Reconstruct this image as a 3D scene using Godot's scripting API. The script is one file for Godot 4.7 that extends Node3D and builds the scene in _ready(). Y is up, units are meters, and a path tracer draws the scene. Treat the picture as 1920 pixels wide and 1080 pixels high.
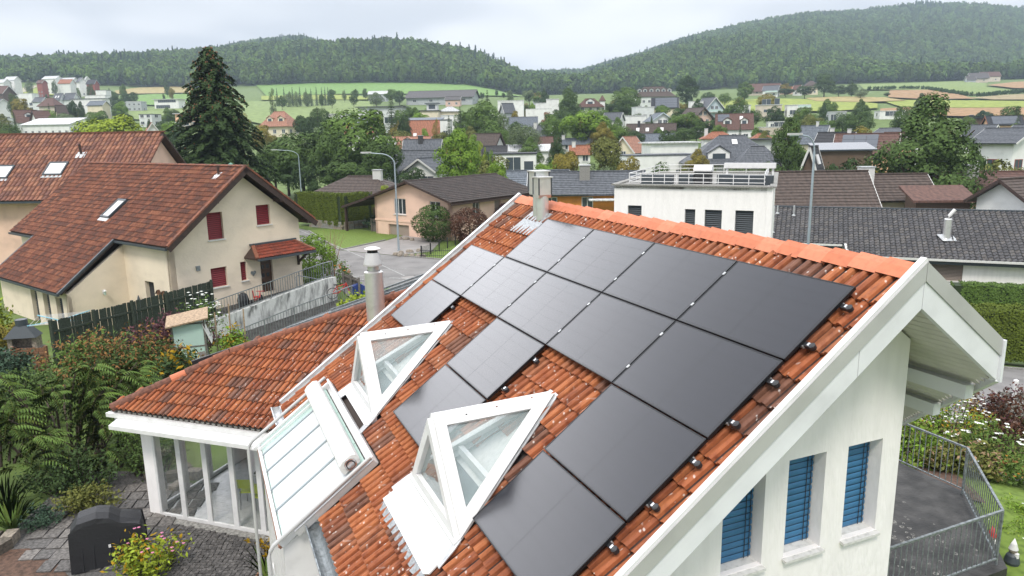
extends Node3D
# A house roof with solar panels above a small town in a wooded valley. Units are metres,y is up.

const ROLL := -0.0170
const PITCH := 0.2075
const EYE := Vector3(0,9.3,0)
var M := {}
var used := {}
var rng := RandomNumberGenerator.new()
var HX := Transform3D()          # frame of the main house: x along the ridge,z down the near slope
var shared := {}

func _ready():
	rng.seed = 7
	camera_and_light()
	materials()
	HX = Transform3D(Basis(Vector3.UP,-1.1664),Vector3(0.687,0,-13.528))
	crowns()
	ground_and_fields()
	roads()
	main_house()
	extension()
	solar_panels()
	conservatory()
	terrace()
	cream_house()
	back_left_house()
	white_flat_house()
	grey_long_house()
	pink_house()
	town_houses()
	street_things()
	garden_left()
	garden_right()
	big_spruce()
	town_trees()
	forest()

func camera_and_light():
	var cam := Camera3D.new(); cam.name = "camera"
	cam.fov = 43.05; cam.near = 0.1; cam.far = 6000.0
	cam.transform = Transform3D(Basis(Vector3.RIGHT,-PITCH) * Basis(Vector3.BACK,ROLL),EYE)
	add_child(cam); cam.current = true
	var env := Environment.new()
	env.background_mode = Environment.BG_SKY
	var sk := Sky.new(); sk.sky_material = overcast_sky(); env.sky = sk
	env.background_energy_multiplier = 1.0
	env.tonemap_mode = Environment.TONE_MAPPER_LINEAR
	env.tonemap_exposure = 1.66
	env.sdfgi_enabled = true; env.ssao_enabled = true; env.ssil_enabled = true
	env.fog_enabled = true; env.fog_density = 0.00024; env.fog_light_color = Color(0.80,0.87,0.95)
	var we := WorldEnvironment.new(); we.name = "world_environment"; we.environment = env; add_child(we)
	var sun := DirectionalLight3D.new(); sun.name = "sun"
	sun.light_energy = 0.5; sun.light_angular_distance = 14.0
	sun.light_color = Color(1.0,0.97,0.92); sun.shadow_enabled = true
	sun.transform = Transform3D(Basis.looking_at(Vector3(0.10,-0.80,-0.58)),Vector3(0,60,0))
	add_child(sun)

func overcast_sky() -> PanoramaSkyMaterial:
	var w := 1024; var h := 512
	var im := Image.create(w,h,false,Image.FORMAT_RGBF)
	var n := FastNoiseLite.new(); n.seed = 11; n.frequency = 0.9; n.fractal_octaves = 5; n.noise_type = FastNoiseLite.TYPE_SIMPLEX_SMOOTH
	var n2 := FastNoiseLite.new(); n2.seed = 4; n2.frequency = 2.3; n2.fractal_octaves = 4; n2.noise_type = FastNoiseLite.TYPE_SIMPLEX_SMOOTH
	for j in h:
		var el := (0.5 - (j + 0.5) / h) * PI
		if el < -0.05:
			continue
		var y := sin(el); var c := cos(el)
		for i in w:
			var az := ((i + 0.5) / w) * TAU
			# clouds lie in a flat layer: they are compressed towards the horizon
			var k := 1.0 / (maxf(y,0.0) + 0.16)
			var p := Vector3(sin(az) * c * k,0,-cos(az) * c * k) * 0.42
			var a := n.get_noise_3d(p.x * 1.2,el * 1.5,p.z * 1.2)
			var b := n2.get_noise_3d(p.x,el * 3.0,p.z)
			var v := 0.5 + a * 0.85 + b * 0.30
			v = smoothstep(0.25,0.85,v)
			var grey := Color(0.36,0.382,0.412); var white := Color(0.55,0.56,0.575)
			var col := grey.lerp(white,v * 0.8)
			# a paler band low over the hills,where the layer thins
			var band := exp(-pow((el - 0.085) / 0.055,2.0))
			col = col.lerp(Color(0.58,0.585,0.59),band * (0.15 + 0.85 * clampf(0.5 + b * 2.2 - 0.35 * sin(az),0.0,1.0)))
			# an overcast sky is brighter towards the zenith,and a bright band is added ahead for the panels to mirror
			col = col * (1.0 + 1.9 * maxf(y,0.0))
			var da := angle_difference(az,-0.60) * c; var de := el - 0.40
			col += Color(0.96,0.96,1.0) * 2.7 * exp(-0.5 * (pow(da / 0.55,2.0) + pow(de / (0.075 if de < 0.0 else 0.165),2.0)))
			im.set_pixel(i,j,col)
	for j in h:
		var el := (0.5 - (j + 0.5) / h) * PI
		if el < -0.05:
			for i in w: im.set_pixel(i,j,Color(0.30,0.31,0.27))
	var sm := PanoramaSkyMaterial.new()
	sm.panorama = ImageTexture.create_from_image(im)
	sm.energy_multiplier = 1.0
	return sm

# ---------- materials ----------
func lin(r,g,b) -> Color: return Color(r,g,b).linear_to_srgb()

func noise_tex(sd: int,fq: float,stops: Array,oct := 4,size := 512,cellular := false) -> NoiseTexture2D:
	var n := FastNoiseLite.new(); n.seed = sd; n.frequency = fq; n.fractal_octaves = oct
	n.noise_type = FastNoiseLite.TYPE_CELLULAR if cellular else FastNoiseLite.TYPE_SIMPLEX_SMOOTH
	if cellular: n.fractal_type = FastNoiseLite.FRACTAL_NONE; n.cellular_return_type = FastNoiseLite.RETURN_DISTANCE
	var g := Gradient.new(); var off := PackedFloat32Array(); var col := PackedColorArray()
	for s in stops: off.append(s[0]); col.append(s[1])
	g.offsets = off; g.colors = col
	var t := NoiseTexture2D.new(); t.width = size; t.height = size; t.seamless = true; t.noise = n; t.color_ramp = g; t.normalize = true
	return t

func bump_tex(sd: int,fq: float,strength := 6.0,oct := 4) -> NoiseTexture2D:
	var n := FastNoiseLite.new(); n.seed = sd; n.frequency = fq; n.fractal_octaves = oct
	var t := NoiseTexture2D.new(); t.width = 512; t.height = 512; t.seamless = true; t.noise = n; t.as_normal_map = true; t.bump_strength = strength
	return t

func grey(v: float) -> Color: return Color(v,v,v)

func mat(key: String,c: Color,rough := 0.8,metal := 0.0,tex: Texture2D = null,sc := 0.5,nrm: Texture2D = null,nsc := 1.0) -> StandardMaterial3D:
	var m := StandardMaterial3D.new(); m.resource_name = key
	m.albedo_color = c; m.roughness = rough; m.metallic = metal
	if tex != null or nrm != null:
		m.uv1_triplanar = true; m.uv1_world_triplanar = true; m.uv1_scale = Vector3(sc,sc,sc)
	if tex != null: m.albedo_texture = tex
	if nrm != null: m.normal_enabled = true; m.normal_texture = nrm; m.normal_scale = nsc
	M[key] = m
	return m

func leaf_mat(key: String,c: Color,back := 0.35) -> StandardMaterial3D:
	var m := mat(key,c,0.75); m.metallic_specular = 0.2
	m.vertex_color_use_as_albedo = true
	m.cull_mode = BaseMaterial3D.CULL_DISABLED
	m.backlight_enabled = true; m.backlight = Color(c.r * back,c.g * back,c.b * back * 0.6)
	return m

func materials():
	var soft := noise_tex(1,0.006,[[0.0,grey(0.90)],[0.45,grey(0.97)],[1.0,grey(1.0)]])
	var smudge := noise_tex(19,0.012,[[0.0,grey(0.80)],[0.4,grey(0.95)],[1.0,grey(1.0)]],4)
	var streak := noise_tex(23,0.010,[[0.0,grey(0.955)],[0.35,grey(0.985)],[0.6,grey(1.0)],[1.0,grey(1.0)]],4)
	var grime := noise_tex(2,0.012,[[0.0,grey(0.55)],[0.35,grey(0.80)],[0.7,grey(0.95)],[1.0,grey(1.0)]],5)
	var bmp := bump_tex(3,0.05,4.0)
	shared.soft = soft; shared.grime = grime; shared.bmp = bmp
	# roof clay: orange body with soot-dark runs and a few pale patches
	var clay := noise_tex(5,0.010,[[0.0,Color(0.60,0.52,0.50)],[0.28,Color(0.82,0.76,0.73)],[0.5,Color(0.96,0.94,0.92)],[0.8,Color(1,1,1)],[1.0,Color(0.88,0.95,1.0)]],5)
	var specks := noise_tex(6,0.011,[[0.0,Color(0.8,0.78,0.72,1)],[0.035,Color(0.8,0.78,0.72,1)],[0.06,Color(1,1,1,0)],[1.0,Color(1,1,1,0)]],1,512,true)
	var clay_cols := [lin(0.345,0.105,0.037),lin(0.29,0.088,0.033),lin(0.39,0.130,0.046),lin(0.225,0.074,0.034),lin(0.32,0.117,0.052),lin(0.18,0.080,0.050)]
	for i in 6:
		var m := mat("clay_%d" % i,clay_cols[i],0.78,0.0,clay,0.9,bmp,0.5)
		m.detail_enabled = true; m.detail_blend_mode = BaseMaterial3D.BLEND_MODE_MIX
		m.detail_albedo = specks
		m.uv1_offset = Vector3(0.13 * i,0.31 * i,0.07 * i)
	var mm := mat("clay_many",Color(1,1,1),0.8,0.0,clay,0.9,bmp,0.5); mm.vertex_color_use_as_albedo = true
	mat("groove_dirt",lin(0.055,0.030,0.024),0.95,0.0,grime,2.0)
	mat("clay_new",lin(0.58,0.178,0.088),0.75,0.0,smudge,1.6)
	mat("clay_new_pale",lin(0.61,0.200,0.105),0.75,0.0,smudge,1.9)
	mat("clay_new_deep",lin(0.53,0.160,0.076),0.75,0.0,smudge,1.4)
	mat("clay_old",lin(0.20,0.080,0.052),0.85,0.0,grime,1.6,bmp,0.6)
	mat("clay_edge",lin(0.28,0.095,0.050),0.85,0.0,grime,1.3,bmp,0.6)
	mat("underlay",lin(0.06,0.045,0.04),0.9)
	mat("white_render",lin(0.82,0.795,0.79),0.9,0.0,streak,0.5,bmp,0.25)
	M.white_render.uv1_scale = Vector3(0.8,0.10,0.8)
	mat("white_paint",lin(0.72,0.712,0.715),0.45,0.0,soft,0.8)
	mat("white_dirty",lin(0.66,0.655,0.64),0.6,0.0,smudge,1.5)
	mat("fascia_grey",lin(0.52,0.515,0.515),0.45,0.25,soft,0.4)
	mat("fascia_white",lin(0.72,0.73,0.755),0.5,0.0,soft,0.5)
	mat("soffit_board",lin(0.62,0.60,0.56),0.65,0.0,soft,0.7)
	mat("dark_gap",lin(0.03,0.03,0.032),0.9)
	mat("steel",lin(0.72,0.715,0.71),0.40,0.75,soft,1.2)
	mat("zinc",lin(0.58,0.59,0.60),0.45,0.6,smudge,0.9)
	mat("lead",lin(0.46,0.48,0.50),0.5,0.5,grime,3.0,bump_tex(9,0.03,10.0),0.8)
	mat("galvanised",lin(0.30,0.33,0.345),0.5,0.4,grime,1.5)
	mat("shutter_blue",lin(0.035,0.150,0.300),0.5,0.0,soft,1.0)
	mat("shutter_red",lin(0.22,0.018,0.025),0.55)
	mat("shutter_dark",lin(0.042,0.052,0.062),0.5)
	mat("shutter_taupe",lin(0.30,0.24,0.20),0.6)
	var cell := mat("solar_cell",lin(0.013,0.013,0.019),0.16)
	cell.metallic_specular = 0.55
	var sheet := mat("solar_sheet",lin(0.006,0.006,0.009),0.22)
	sheet.metallic_specular = 0.55
	mat("solar_frame",lin(0.02,0.021,0.024),0.38,0.6)
	mat("clamp_silver",lin(0.75,0.75,0.76),0.25,1.0)
	mat("black_plastic",lin(0.02,0.02,0.023),0.4)
	var gl := mat("glass",Color(0.45,0.52,0.52,0.06),0.02); gl.transparency = BaseMaterial3D.TRANSPARENCY_ALPHA; gl.metallic_specular = 0.6
	var dg := mat("dormer_glass",Color(0.74,0.82,0.82,0.30),0.03); dg.transparency = BaseMaterial3D.TRANSPARENCY_ALPHA; dg.metallic_specular = 0.8
	var gw := mat("milk_glass",Color(0.80,0.90,0.87,0.62),0.25); gw.transparency = BaseMaterial3D.TRANSPARENCY_ALPHA
	mat("window_glass",lin(0.035,0.042,0.048),0.06)
	mat("blind_fabric",lin(0.56,0.575,0.59),0.85)
	mat("blind_bar",lin(0.24,0.28,0.30),0.5)
	mat("rust_strip",lin(0.30,0.15,0.10),0.8,0.0,grime,4.0)
	mat("black_cover",lin(0.016,0.016,0.019),0.62,0.0,soft,1.0,bump_tex(12,0.02,6.0),0.6)
	mat("dark_flat_roof",lin(0.05,0.06,0.07),0.4,0.3,grime,0.8)
	mat("concrete",lin(0.60,0.61,0.60),0.9,0.0,noise_tex(14,0.010,[[0.0,grey(0.25)],[0.25,grey(0.62)],[0.5,grey(0.95)],[1.0,grey(1.0)]],5),0.35,bmp,0.5)
	M.concrete.uv1_scale = Vector3(0.8,0.16,0.8)
	mat("terrace_dark",lin(0.055,0.052,0.05),0.65,0.0,noise_tex(15,0.008,[[0.0,grey(0.5)],[0.5,grey(0.8)],[0.8,grey(1.0)],[1.0,grey(1.0)]],5),0.4,bmp,0.5)
	mat("asphalt",lin(0.215,0.205,0.20),0.9,0.0,noise_tex(16,0.006,[[0.0,grey(0.78)],[0.5,grey(0.92)],[1.0,grey(1.0)]],5),0.12,bump_tex(17,0.2,3.0),0.5)
	mat("asphalt_pale",lin(0.27,0.25,0.24),0.9,0.0,soft,0.2)
	mat("road_paint",lin(0.40,0.40,0.385),0.8,0.0,grime,1.2)
	mat("kerb_stone",lin(0.33,0.32,0.30),0.9,0.0,grime,1.5)
	mat("sett",lin(0.15,0.142,0.138),0.85,0.0,grime,2.0,bmp,0.8)
	for i in 3: mat("slab_%d" % i,[lin(0.19,0.175,0.165),lin(0.15,0.14,0.135),lin(0.235,0.215,0.20)][i],0.9,0.0,grime,1.6,bmp,0.8)
	mat("soil",lin(0.15,0.085,0.058),0.95,0.0,grime,1.0,bump_tex(18,0.06,10.0),1.0)
	mat("floor_tile",lin(0.46,0.47,0.47),0.25,0.0,soft,1.0)
	mat("chair_green",lin(0.42,0.50,0.035),0.5)
	mat("chair_metal",lin(0.25,0.25,0.26),0.35,0.8)
	mat("table_dark",lin(0.04,0.037,0.036),0.35)
	mat("cream_wall",lin(0.77,0.66,0.53),0.92,0.0,soft,0.22,bmp,0.25)
	mat("brown_wood",lin(0.060,0.032,0.024),0.6,0.0,grime,0.8)
	mat("door_wood",lin(0.10,0.045,0.022),0.45,0.0,grime,1.6)
	mat("fence_dark",lin(0.046,0.062,0.042),0.9,0.0,grime,1.8)
	mat("fence_brown",lin(0.24,0.115,0.058),0.85,0.0,grime,1.8)
	mat("fence_grey",lin(0.20,0.18,0.16),0.9,0.0,grime,1.8)
	mat("plywood",lin(0.48,0.34,0.22),0.8,0.0,grime,1.2)
	mat("sand_stone",lin(0.34,0.29,0.235),0.9,0.0,grime,1.2,bmp,0.6)
	mat("moss_stone",lin(0.16,0.135,0.105),0.95,0.0,grime,1.4,bmp,0.8)
	mat("pink_wall",lin(0.76,0.53,0.42),0.92,0.0,soft,0.2)
	mat("orange_wall",lin(0.70,0.28,0.045),0.9,0.0,soft,0.2)
	mat("red_paint",lin(0.50,0.02,0.02),0.35)
	mat("blue_paint",lin(0.02,0.045,0.20),0.3)
	mat("aqua_plastic",lin(0.16,0.42,0.52),0.4)
	mat("terracotta",lin(0.42,0.22,0.13),0.85,0.0,grime,2.0)
	mat("copper_green",lin(0.12,0.26,0.20),0.7)
	mat("bark",lin(0.085,0.062,0.045),0.95,0.0,grime,1.5)
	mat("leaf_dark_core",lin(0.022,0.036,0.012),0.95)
	mat("leaf_rust_cone",lin(0.17,0.065,0.022),0.8)
	mat("pole_metal",lin(0.36,0.42,0.47),0.45,0.5)

# ---------- mesh helpers ----------
func mb() -> SurfaceTool:
	var st := SurfaceTool.new(); st.begin(Mesh.PRIMITIVE_TRIANGLES); st.set_smooth_group(-1); return st

func tri(st: SurfaceTool,a: Vector3,b: Vector3,c: Vector3):
	st.add_vertex(a); st.add_vertex(b); st.add_vertex(c)

func quad(st: SurfaceTool,a: Vector3,b: Vector3,c: Vector3,d: Vector3):
	tri(st,a,b,c); tri(st,a,c,d)

func box(st: SurfaceTool,c: Vector3,s: Vector3,bs := Basis.IDENTITY):
	var x := bs.x * s.x * 0.5; var y := bs.y * s.y * 0.5; var z := bs.z * s.z * 0.5
	var p := [c - x - y - z,c + x - y - z,c + x + y - z,c - x + y - z,c - x - y + z,c + x - y + z,c + x + y + z,c - x + y + z]
	quad(st,p[4],p[7],p[6],p[5]); quad(st,p[0],p[1],p[2],p[3])
	quad(st,p[3],p[2],p[6],p[7]); quad(st,p[0],p[4],p[5],p[1])
	quad(st,p[1],p[5],p[6],p[2]); quad(st,p[0],p[3],p[7],p[4])

func bar(st: SurfaceTool,a: Vector3,b: Vector3,w: float,h: float,up := Vector3.UP):
	var d := (b - a); var l := d.length(); d /= l
	if absf(d.dot(up)) > 0.98: up = Vector3.RIGHT if absf(d.x) < 0.9 else Vector3.BACK
	var s := d.cross(up).normalized(); var u := s.cross(d)
	box(st,(a + b) * 0.5,Vector3(w,h,l),Basis(s,u,-d))

func prism(st: SurfaceTool,pts: Array,off: Vector3):
	# an outline,convex or not,pushed along off
	var n := Vector3.ZERO
	for i in pts.size():
		n += (pts[i] as Vector3).cross(pts[(i + 1) % pts.size()])
	n = n.normalized()
	var ax := ((pts[1] as Vector3) - (pts[0] as Vector3)).normalized(); var ay := n.cross(ax)
	var p2 := PackedVector2Array()
	for p in pts: p2.append(Vector2((p - pts[0]).dot(ax),(p - pts[0]).dot(ay)))
	var ids := Geometry2D.triangulate_polygon(p2)
	var same := n.dot(off) > 0.0
	for i in range(0,ids.size(),3):
		var a: Vector3 = pts[ids[i]]; var b: Vector3 = pts[ids[i + 1]]; var c: Vector3 = pts[ids[i + 2]]
		if (b - a).cross(c - a).dot(off) > 0.0:
			var q := b; b = c; c = q
		tri(st,a + off,b + off,c + off); tri(st,a,c,b)
	for i in pts.size():
		var a: Vector3 = pts[i]; var b: Vector3 = pts[(i + 1) % pts.size()]
		if same: quad(st,a,a + off,b + off,b)
		else: quad(st,a,b,b + off,a + off)

func tube(st: SurfaceTool,pts: Array,r: float,seg := 8,r2 := -1.0):
	if r2 < 0.0: r2 = r
	var up := Vector3.UP; var rings := []
	for i in pts.size():
		var a: Vector3 = pts[maxi(i - 1,0)]; var b: Vector3 = pts[mini(i + 1,pts.size() - 1)]
		var d := (b - a).normalized()
		var s := d.cross(up if absf(d.y) < 0.95 else Vector3.RIGHT).normalized(); var u := s.cross(d)
		var rr := lerpf(r,r2,float(i) / maxf(1.0,pts.size() - 1)); var ring := []
		for k in seg: ring.append((pts[i] as Vector3) + (s * cos(TAU * k / seg) + u * sin(TAU * k / seg)) * rr)
		rings.append(ring)
	st.set_smooth_group(9)
	for i in rings.size() - 1:
		for k in seg:
			var k2 := (k + 1) % seg
			quad(st,rings[i][k],rings[i + 1][k],rings[i + 1][k2],rings[i][k2])
	st.set_smooth_group(-1)
	for e in [0,rings.size() - 1]:
		for k in range(1,seg - 1):
			if e == 0: tri(st,rings[e][0],rings[e][k + 1],rings[e][k])
			else: tri(st,rings[e][0],rings[e][k],rings[e][k + 1])

func lathe(st: SurfaceTool,prof: Array,at := Vector3.ZERO,seg := 20,sx := 1.0,sz := 1.0):
	# prof: [radius,height] pairs from the bottom up
	for i in prof.size() - 1:
		st.set_smooth_group(10 + i)
		for k in seg:
			var a0 := TAU * k / seg; var a1 := TAU * (k + 1) / seg
			var q := []
			for s in [[i,a0],[i + 1,a0],[i + 1,a1],[i,a1]]:
				q.append(at + Vector3(cos(s[1]) * prof[s[0]][0] * sx,prof[s[0]][1],sin(s[1]) * prof[s[0]][0] * sz))
			quad(st,q[3],q[2],q[1],q[0])
	st.set_smooth_group(-1)

func done(st: SurfaceTool) -> ArrayMesh:
	st.generate_normals(); return st.commit()

func numbered(n: String) -> String:
	if not used.has(n): used[n] = 0; return n
	used[n] += 1
	return "%s_%03d" % [n,used[n]]

func obj(called: String,what,m: Material,parent: Node = self,xf := Transform3D.IDENTITY) -> MeshInstance3D:
	var o := MeshInstance3D.new()
	o.name = numbered(called) if parent == self else called
	o.mesh = done(what) if what is SurfaceTool else what
	if m != null: o.material_override = m
	o.transform = xf
	parent.add_child(o,true)
	return o

func tag(o: Node,label: String,category: String,group := ""):
	o.set_meta("label",label); o.set_meta("category",category)
	if group != "": o.set_meta("group",group)

func thing(called: String,label: String,category: String,xf := Transform3D.IDENTITY,group := "") -> Node3D:
	var o := Node3D.new(); o.name = numbered(called); add_child(o); o.transform = xf
	tag(o,label,category,group)
	return o

func part(called: String,parent: Node,xf := Transform3D.IDENTITY) -> Node3D:
	var o := Node3D.new(); o.name = called; parent.add_child(o,true); o.transform = xf
	return o

func struct(called: String,what,m: Material) -> MeshInstance3D:
	var o := obj(called,what,m); o.set_meta("kind","structure"); return o

func many(called: String,mesh: Mesh,m: Material,xfs: Array,cols: Array,parent: Node = self) -> MultiMeshInstance3D:
	var mm := MultiMesh.new(); mm.transform_format = MultiMesh.TRANSFORM_3D; mm.use_colors = cols.size() > 0
	mm.mesh = mesh; mm.instance_count = xfs.size()
	for i in xfs.size():
		mm.set_instance_transform(i,xfs[i])
		if cols.size() > 0: mm.set_instance_color(i,cols[i])
	var o := MultiMeshInstance3D.new(); o.multimesh = mm
	if m != null: o.material_override = m
	o.name = numbered(called) if parent == self else called
	o.set_meta("kind","stuff")
	parent.add_child(o,true)
	return o

func at(x: float,y: float,z: float,yaw := 0.0) -> Transform3D:
	return Transform3D(Basis(Vector3.UP,yaw),Vector3(x,y,z))

func rect2(x0: float,y0: float,x1: float,y1: float) -> PackedVector2Array:
	return PackedVector2Array([Vector2(x0,y0),Vector2(x1,y0),Vector2(x1,y1),Vector2(x0,y1)])

func wall(st: SurfaceTool,poly: PackedVector2Array,holes: Array,thick: float,xf: Transform3D):
	# a wall with openings: x to the right,y up,z out of the face (at z = 0)
	var xs := []
	for p in poly: xs.append(p.x)
	for h in holes:
		for p in h: xs.append(p.x)
	xs.sort()
	var f := func(p: Vector2,z: float) -> Vector3: return xf * Vector3(p.x,p.y,z)
	for i in xs.size() - 1:
		if xs[i + 1] - xs[i] < 0.001: continue
		var pieces := Geometry2D.intersect_polygons(poly,rect2(xs[i],-50,xs[i + 1],80))
		for h in holes:
			var nxt := []
			for q in pieces: nxt.append_array(Geometry2D.clip_polygons(q,h))
			pieces.assign(nxt)
		for q in pieces:
			var ids := Geometry2D.triangulate_polygon(q)
			for k in range(0,ids.size(),3):
				var a := q[ids[k]]; var b := q[ids[k + 1]]; var c := q[ids[k + 2]]
				if (b - a).cross(c - a) > 0.0:
					var sw := b; b = c; c = sw
				tri(st,f.call(a,0.0),f.call(b,0.0),f.call(c,0.0))
				tri(st,f.call(a,-thick),f.call(c,-thick),f.call(b,-thick))
	for loop in [poly] + holes:
		for k in loop.size():
			var a: Vector2 = loop[k]; var b: Vector2 = loop[(k + 1) % loop.size()]
			quad(st,f.call(a,0.0),f.call(a,-thick),f.call(b,-thick),f.call(b,0.0))

func tile_mesh(w: float,l: float,rolls := 2,seg := 5,hi := 0.050,body: Material = null,dirt: Material = null) -> ArrayMesh:
	# interlocking roof tile: x across,z down the slope,y out; its lower edge lies on the next one
	var st := mb(); var gr := mb(); var pts := []
	for r in rolls:
		pts.append(Vector2(-w * 0.5 + w * float(r) / rolls,-0.016)); pts.append(Vector2(-w * 0.5 + w * (r + 0.16) / rolls,-0.016))
		for k in range(1,seg):
			var t := 0.16 + 0.84 * float(k - 0.7) / (seg - 0.7)
			var h := hi * pow(maxf(0.0,sin(clampf((t - 0.13) / 0.56,0.0,1.0) * PI)),0.8) * (1.0 if r == 0 else 0.8)
			pts.append(Vector2(-w * 0.5 + w * (r + t) / rolls,h))
	pts.append(Vector2(w * 0.5,0.002))
	# the groove lies on the right of each roll
	var rev := []
	for i in pts.size(): rev.append(Vector2(-pts[pts.size() - 1 - i].x,pts[pts.size() - 1 - i].y))
	pts = rev
	var lift := 0.046; var th := 0.034
	for i in pts.size() - 1:
		var a: Vector2 = pts[i]; var b: Vector2 = pts[i + 1]
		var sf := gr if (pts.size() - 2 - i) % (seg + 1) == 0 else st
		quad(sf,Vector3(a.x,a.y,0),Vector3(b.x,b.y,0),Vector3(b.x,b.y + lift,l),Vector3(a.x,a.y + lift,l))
		quad(st,Vector3(a.x,a.y + lift,l),Vector3(b.x,b.y + lift,l),Vector3(b.x,b.y + lift - th,l - 0.004),Vector3(a.x,a.y + lift - th,l - 0.004))
	quad(st,Vector3(-w * 0.5,0,0),Vector3(-w * 0.5,lift,l),Vector3(-w * 0.5,lift - th,l),Vector3(-w * 0.5,-th,0))
	quad(st,Vector3(w * 0.5,0,0),Vector3(w * 0.5,-th,0),Vector3(w * 0.5,lift - th,l),Vector3(w * 0.5,lift,l))
	st.generate_normals(); gr.generate_normals(); var mesh := st.commit(); gr.commit(mesh)
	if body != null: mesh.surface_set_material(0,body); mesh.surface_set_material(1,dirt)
	return mesh

func pitched(origin: Vector3,along: Vector3,down_h: Vector3,ang: float) -> Transform3D:
	# a roof plane: x along the eave,z down the slope,y out of it
	var x := along.normalized(); var z := (down_h.normalized() * cos(ang) + Vector3.DOWN * sin(ang))
	return Transform3D(Basis(x,z.cross(x),z),origin)

# ---------- the main house ----------
const SL := 0.6329              # slope of its roof
const RIDGE_T := -0.55
const RIDGE_Y := 7.953

func main_roof() -> Transform3D:
	return pitched(Vector3(-2.4,RIDGE_Y,RIDGE_T),Vector3.RIGHT,Vector3.BACK,SL)

func panel_cells() -> Array:
	var a := []
	for c in 4: a.append([c,0])
	for c in 5: a.append([c - 1,1])
	for c in [-1,1,3]: a.append([c,2])
	for c in [1,3]: a.append([c,3])
	return a

func panel_at(c: int,r: int) -> Vector2: return Vector2(2.4 + 1.745 * c,0.5565 + 1.0917 * r)

func lay_tiles(root: Node3D,fr: Transform3D,spots: Array,w: float,l: float,most := 300):
	# spots: [x,z,hidden] in the roof's frame; the nearest in view are parts,the rest one part
	var near := []; var rest := []; var cols := []
	var world := root.transform * fr
	for s in spots:
		var d := (world * Vector3(s[0],0,s[1])).distance_to(EYE)
		near.append([d + (1000.0 if s[2] else 0.0),s])
	near.sort_custom(func(a,b): return a[0] < b[0])
	var meshes := []
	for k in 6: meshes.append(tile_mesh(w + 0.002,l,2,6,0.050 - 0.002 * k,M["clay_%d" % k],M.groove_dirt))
	var cl := [Color(0.345,0.105,0.037),Color(0.29,0.088,0.033),Color(0.39,0.130,0.046),Color(0.225,0.074,0.034),Color(0.32,0.117,0.052),Color(0.18,0.080,0.050)]
	for i in near.size():
		var s: Array = near[i][1]
		var b := Basis(Vector3.UP,rng.randf_range(-0.012,0.012)) * Basis(Vector3.RIGHT,rng.randf_range(-0.006,0.006))
		var xf := fr * Transform3D(b,Vector3(s[0],rng.randf_range(0.0,0.006) + (s[3] if s.size() > 3 else 0.0),s[1] + rng.randf_range(-0.008,0.008)))
		var k: int = [0,0,0,1,1,2,2,3,4,5][rng.randi() % 10]
		if i < most and near[i][0] < 900.0:
			obj("tile",meshes[k],null,root,xf)
		else:
			rest.append(xf); cols.append(cl[k])
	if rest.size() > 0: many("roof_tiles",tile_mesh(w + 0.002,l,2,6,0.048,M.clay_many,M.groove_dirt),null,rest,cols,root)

func gutter(st: SurfaceTool,a: Vector3,b: Vector3,r: float):
	var d := (b - a).normalized(); var s := d.cross(Vector3.UP).normalized()
	var pa := []; 
	for k in 9:
		var t := PI * k / 8.0
		pa.append(s * cos(t) * r + Vector3.DOWN * sin(t) * r)
	for k in 8:
		quad(st,a + pa[k],b + pa[k],b + pa[k + 1],a + pa[k + 1])
		quad(st,a + pa[k] * 0.92,a + pa[k + 1] * 0.92,b + pa[k + 1] * 0.92,b + pa[k] * 0.92)
	for e in [a,b]:
		for k in range(1,8): tri(st,e + pa[0],e + pa[k],e + pa[k + 1])
	bar(st,a + pa[0],b + pa[0],0.018,0.018); bar(st,a + pa[8],b + pa[8],0.018,0.018)

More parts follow.
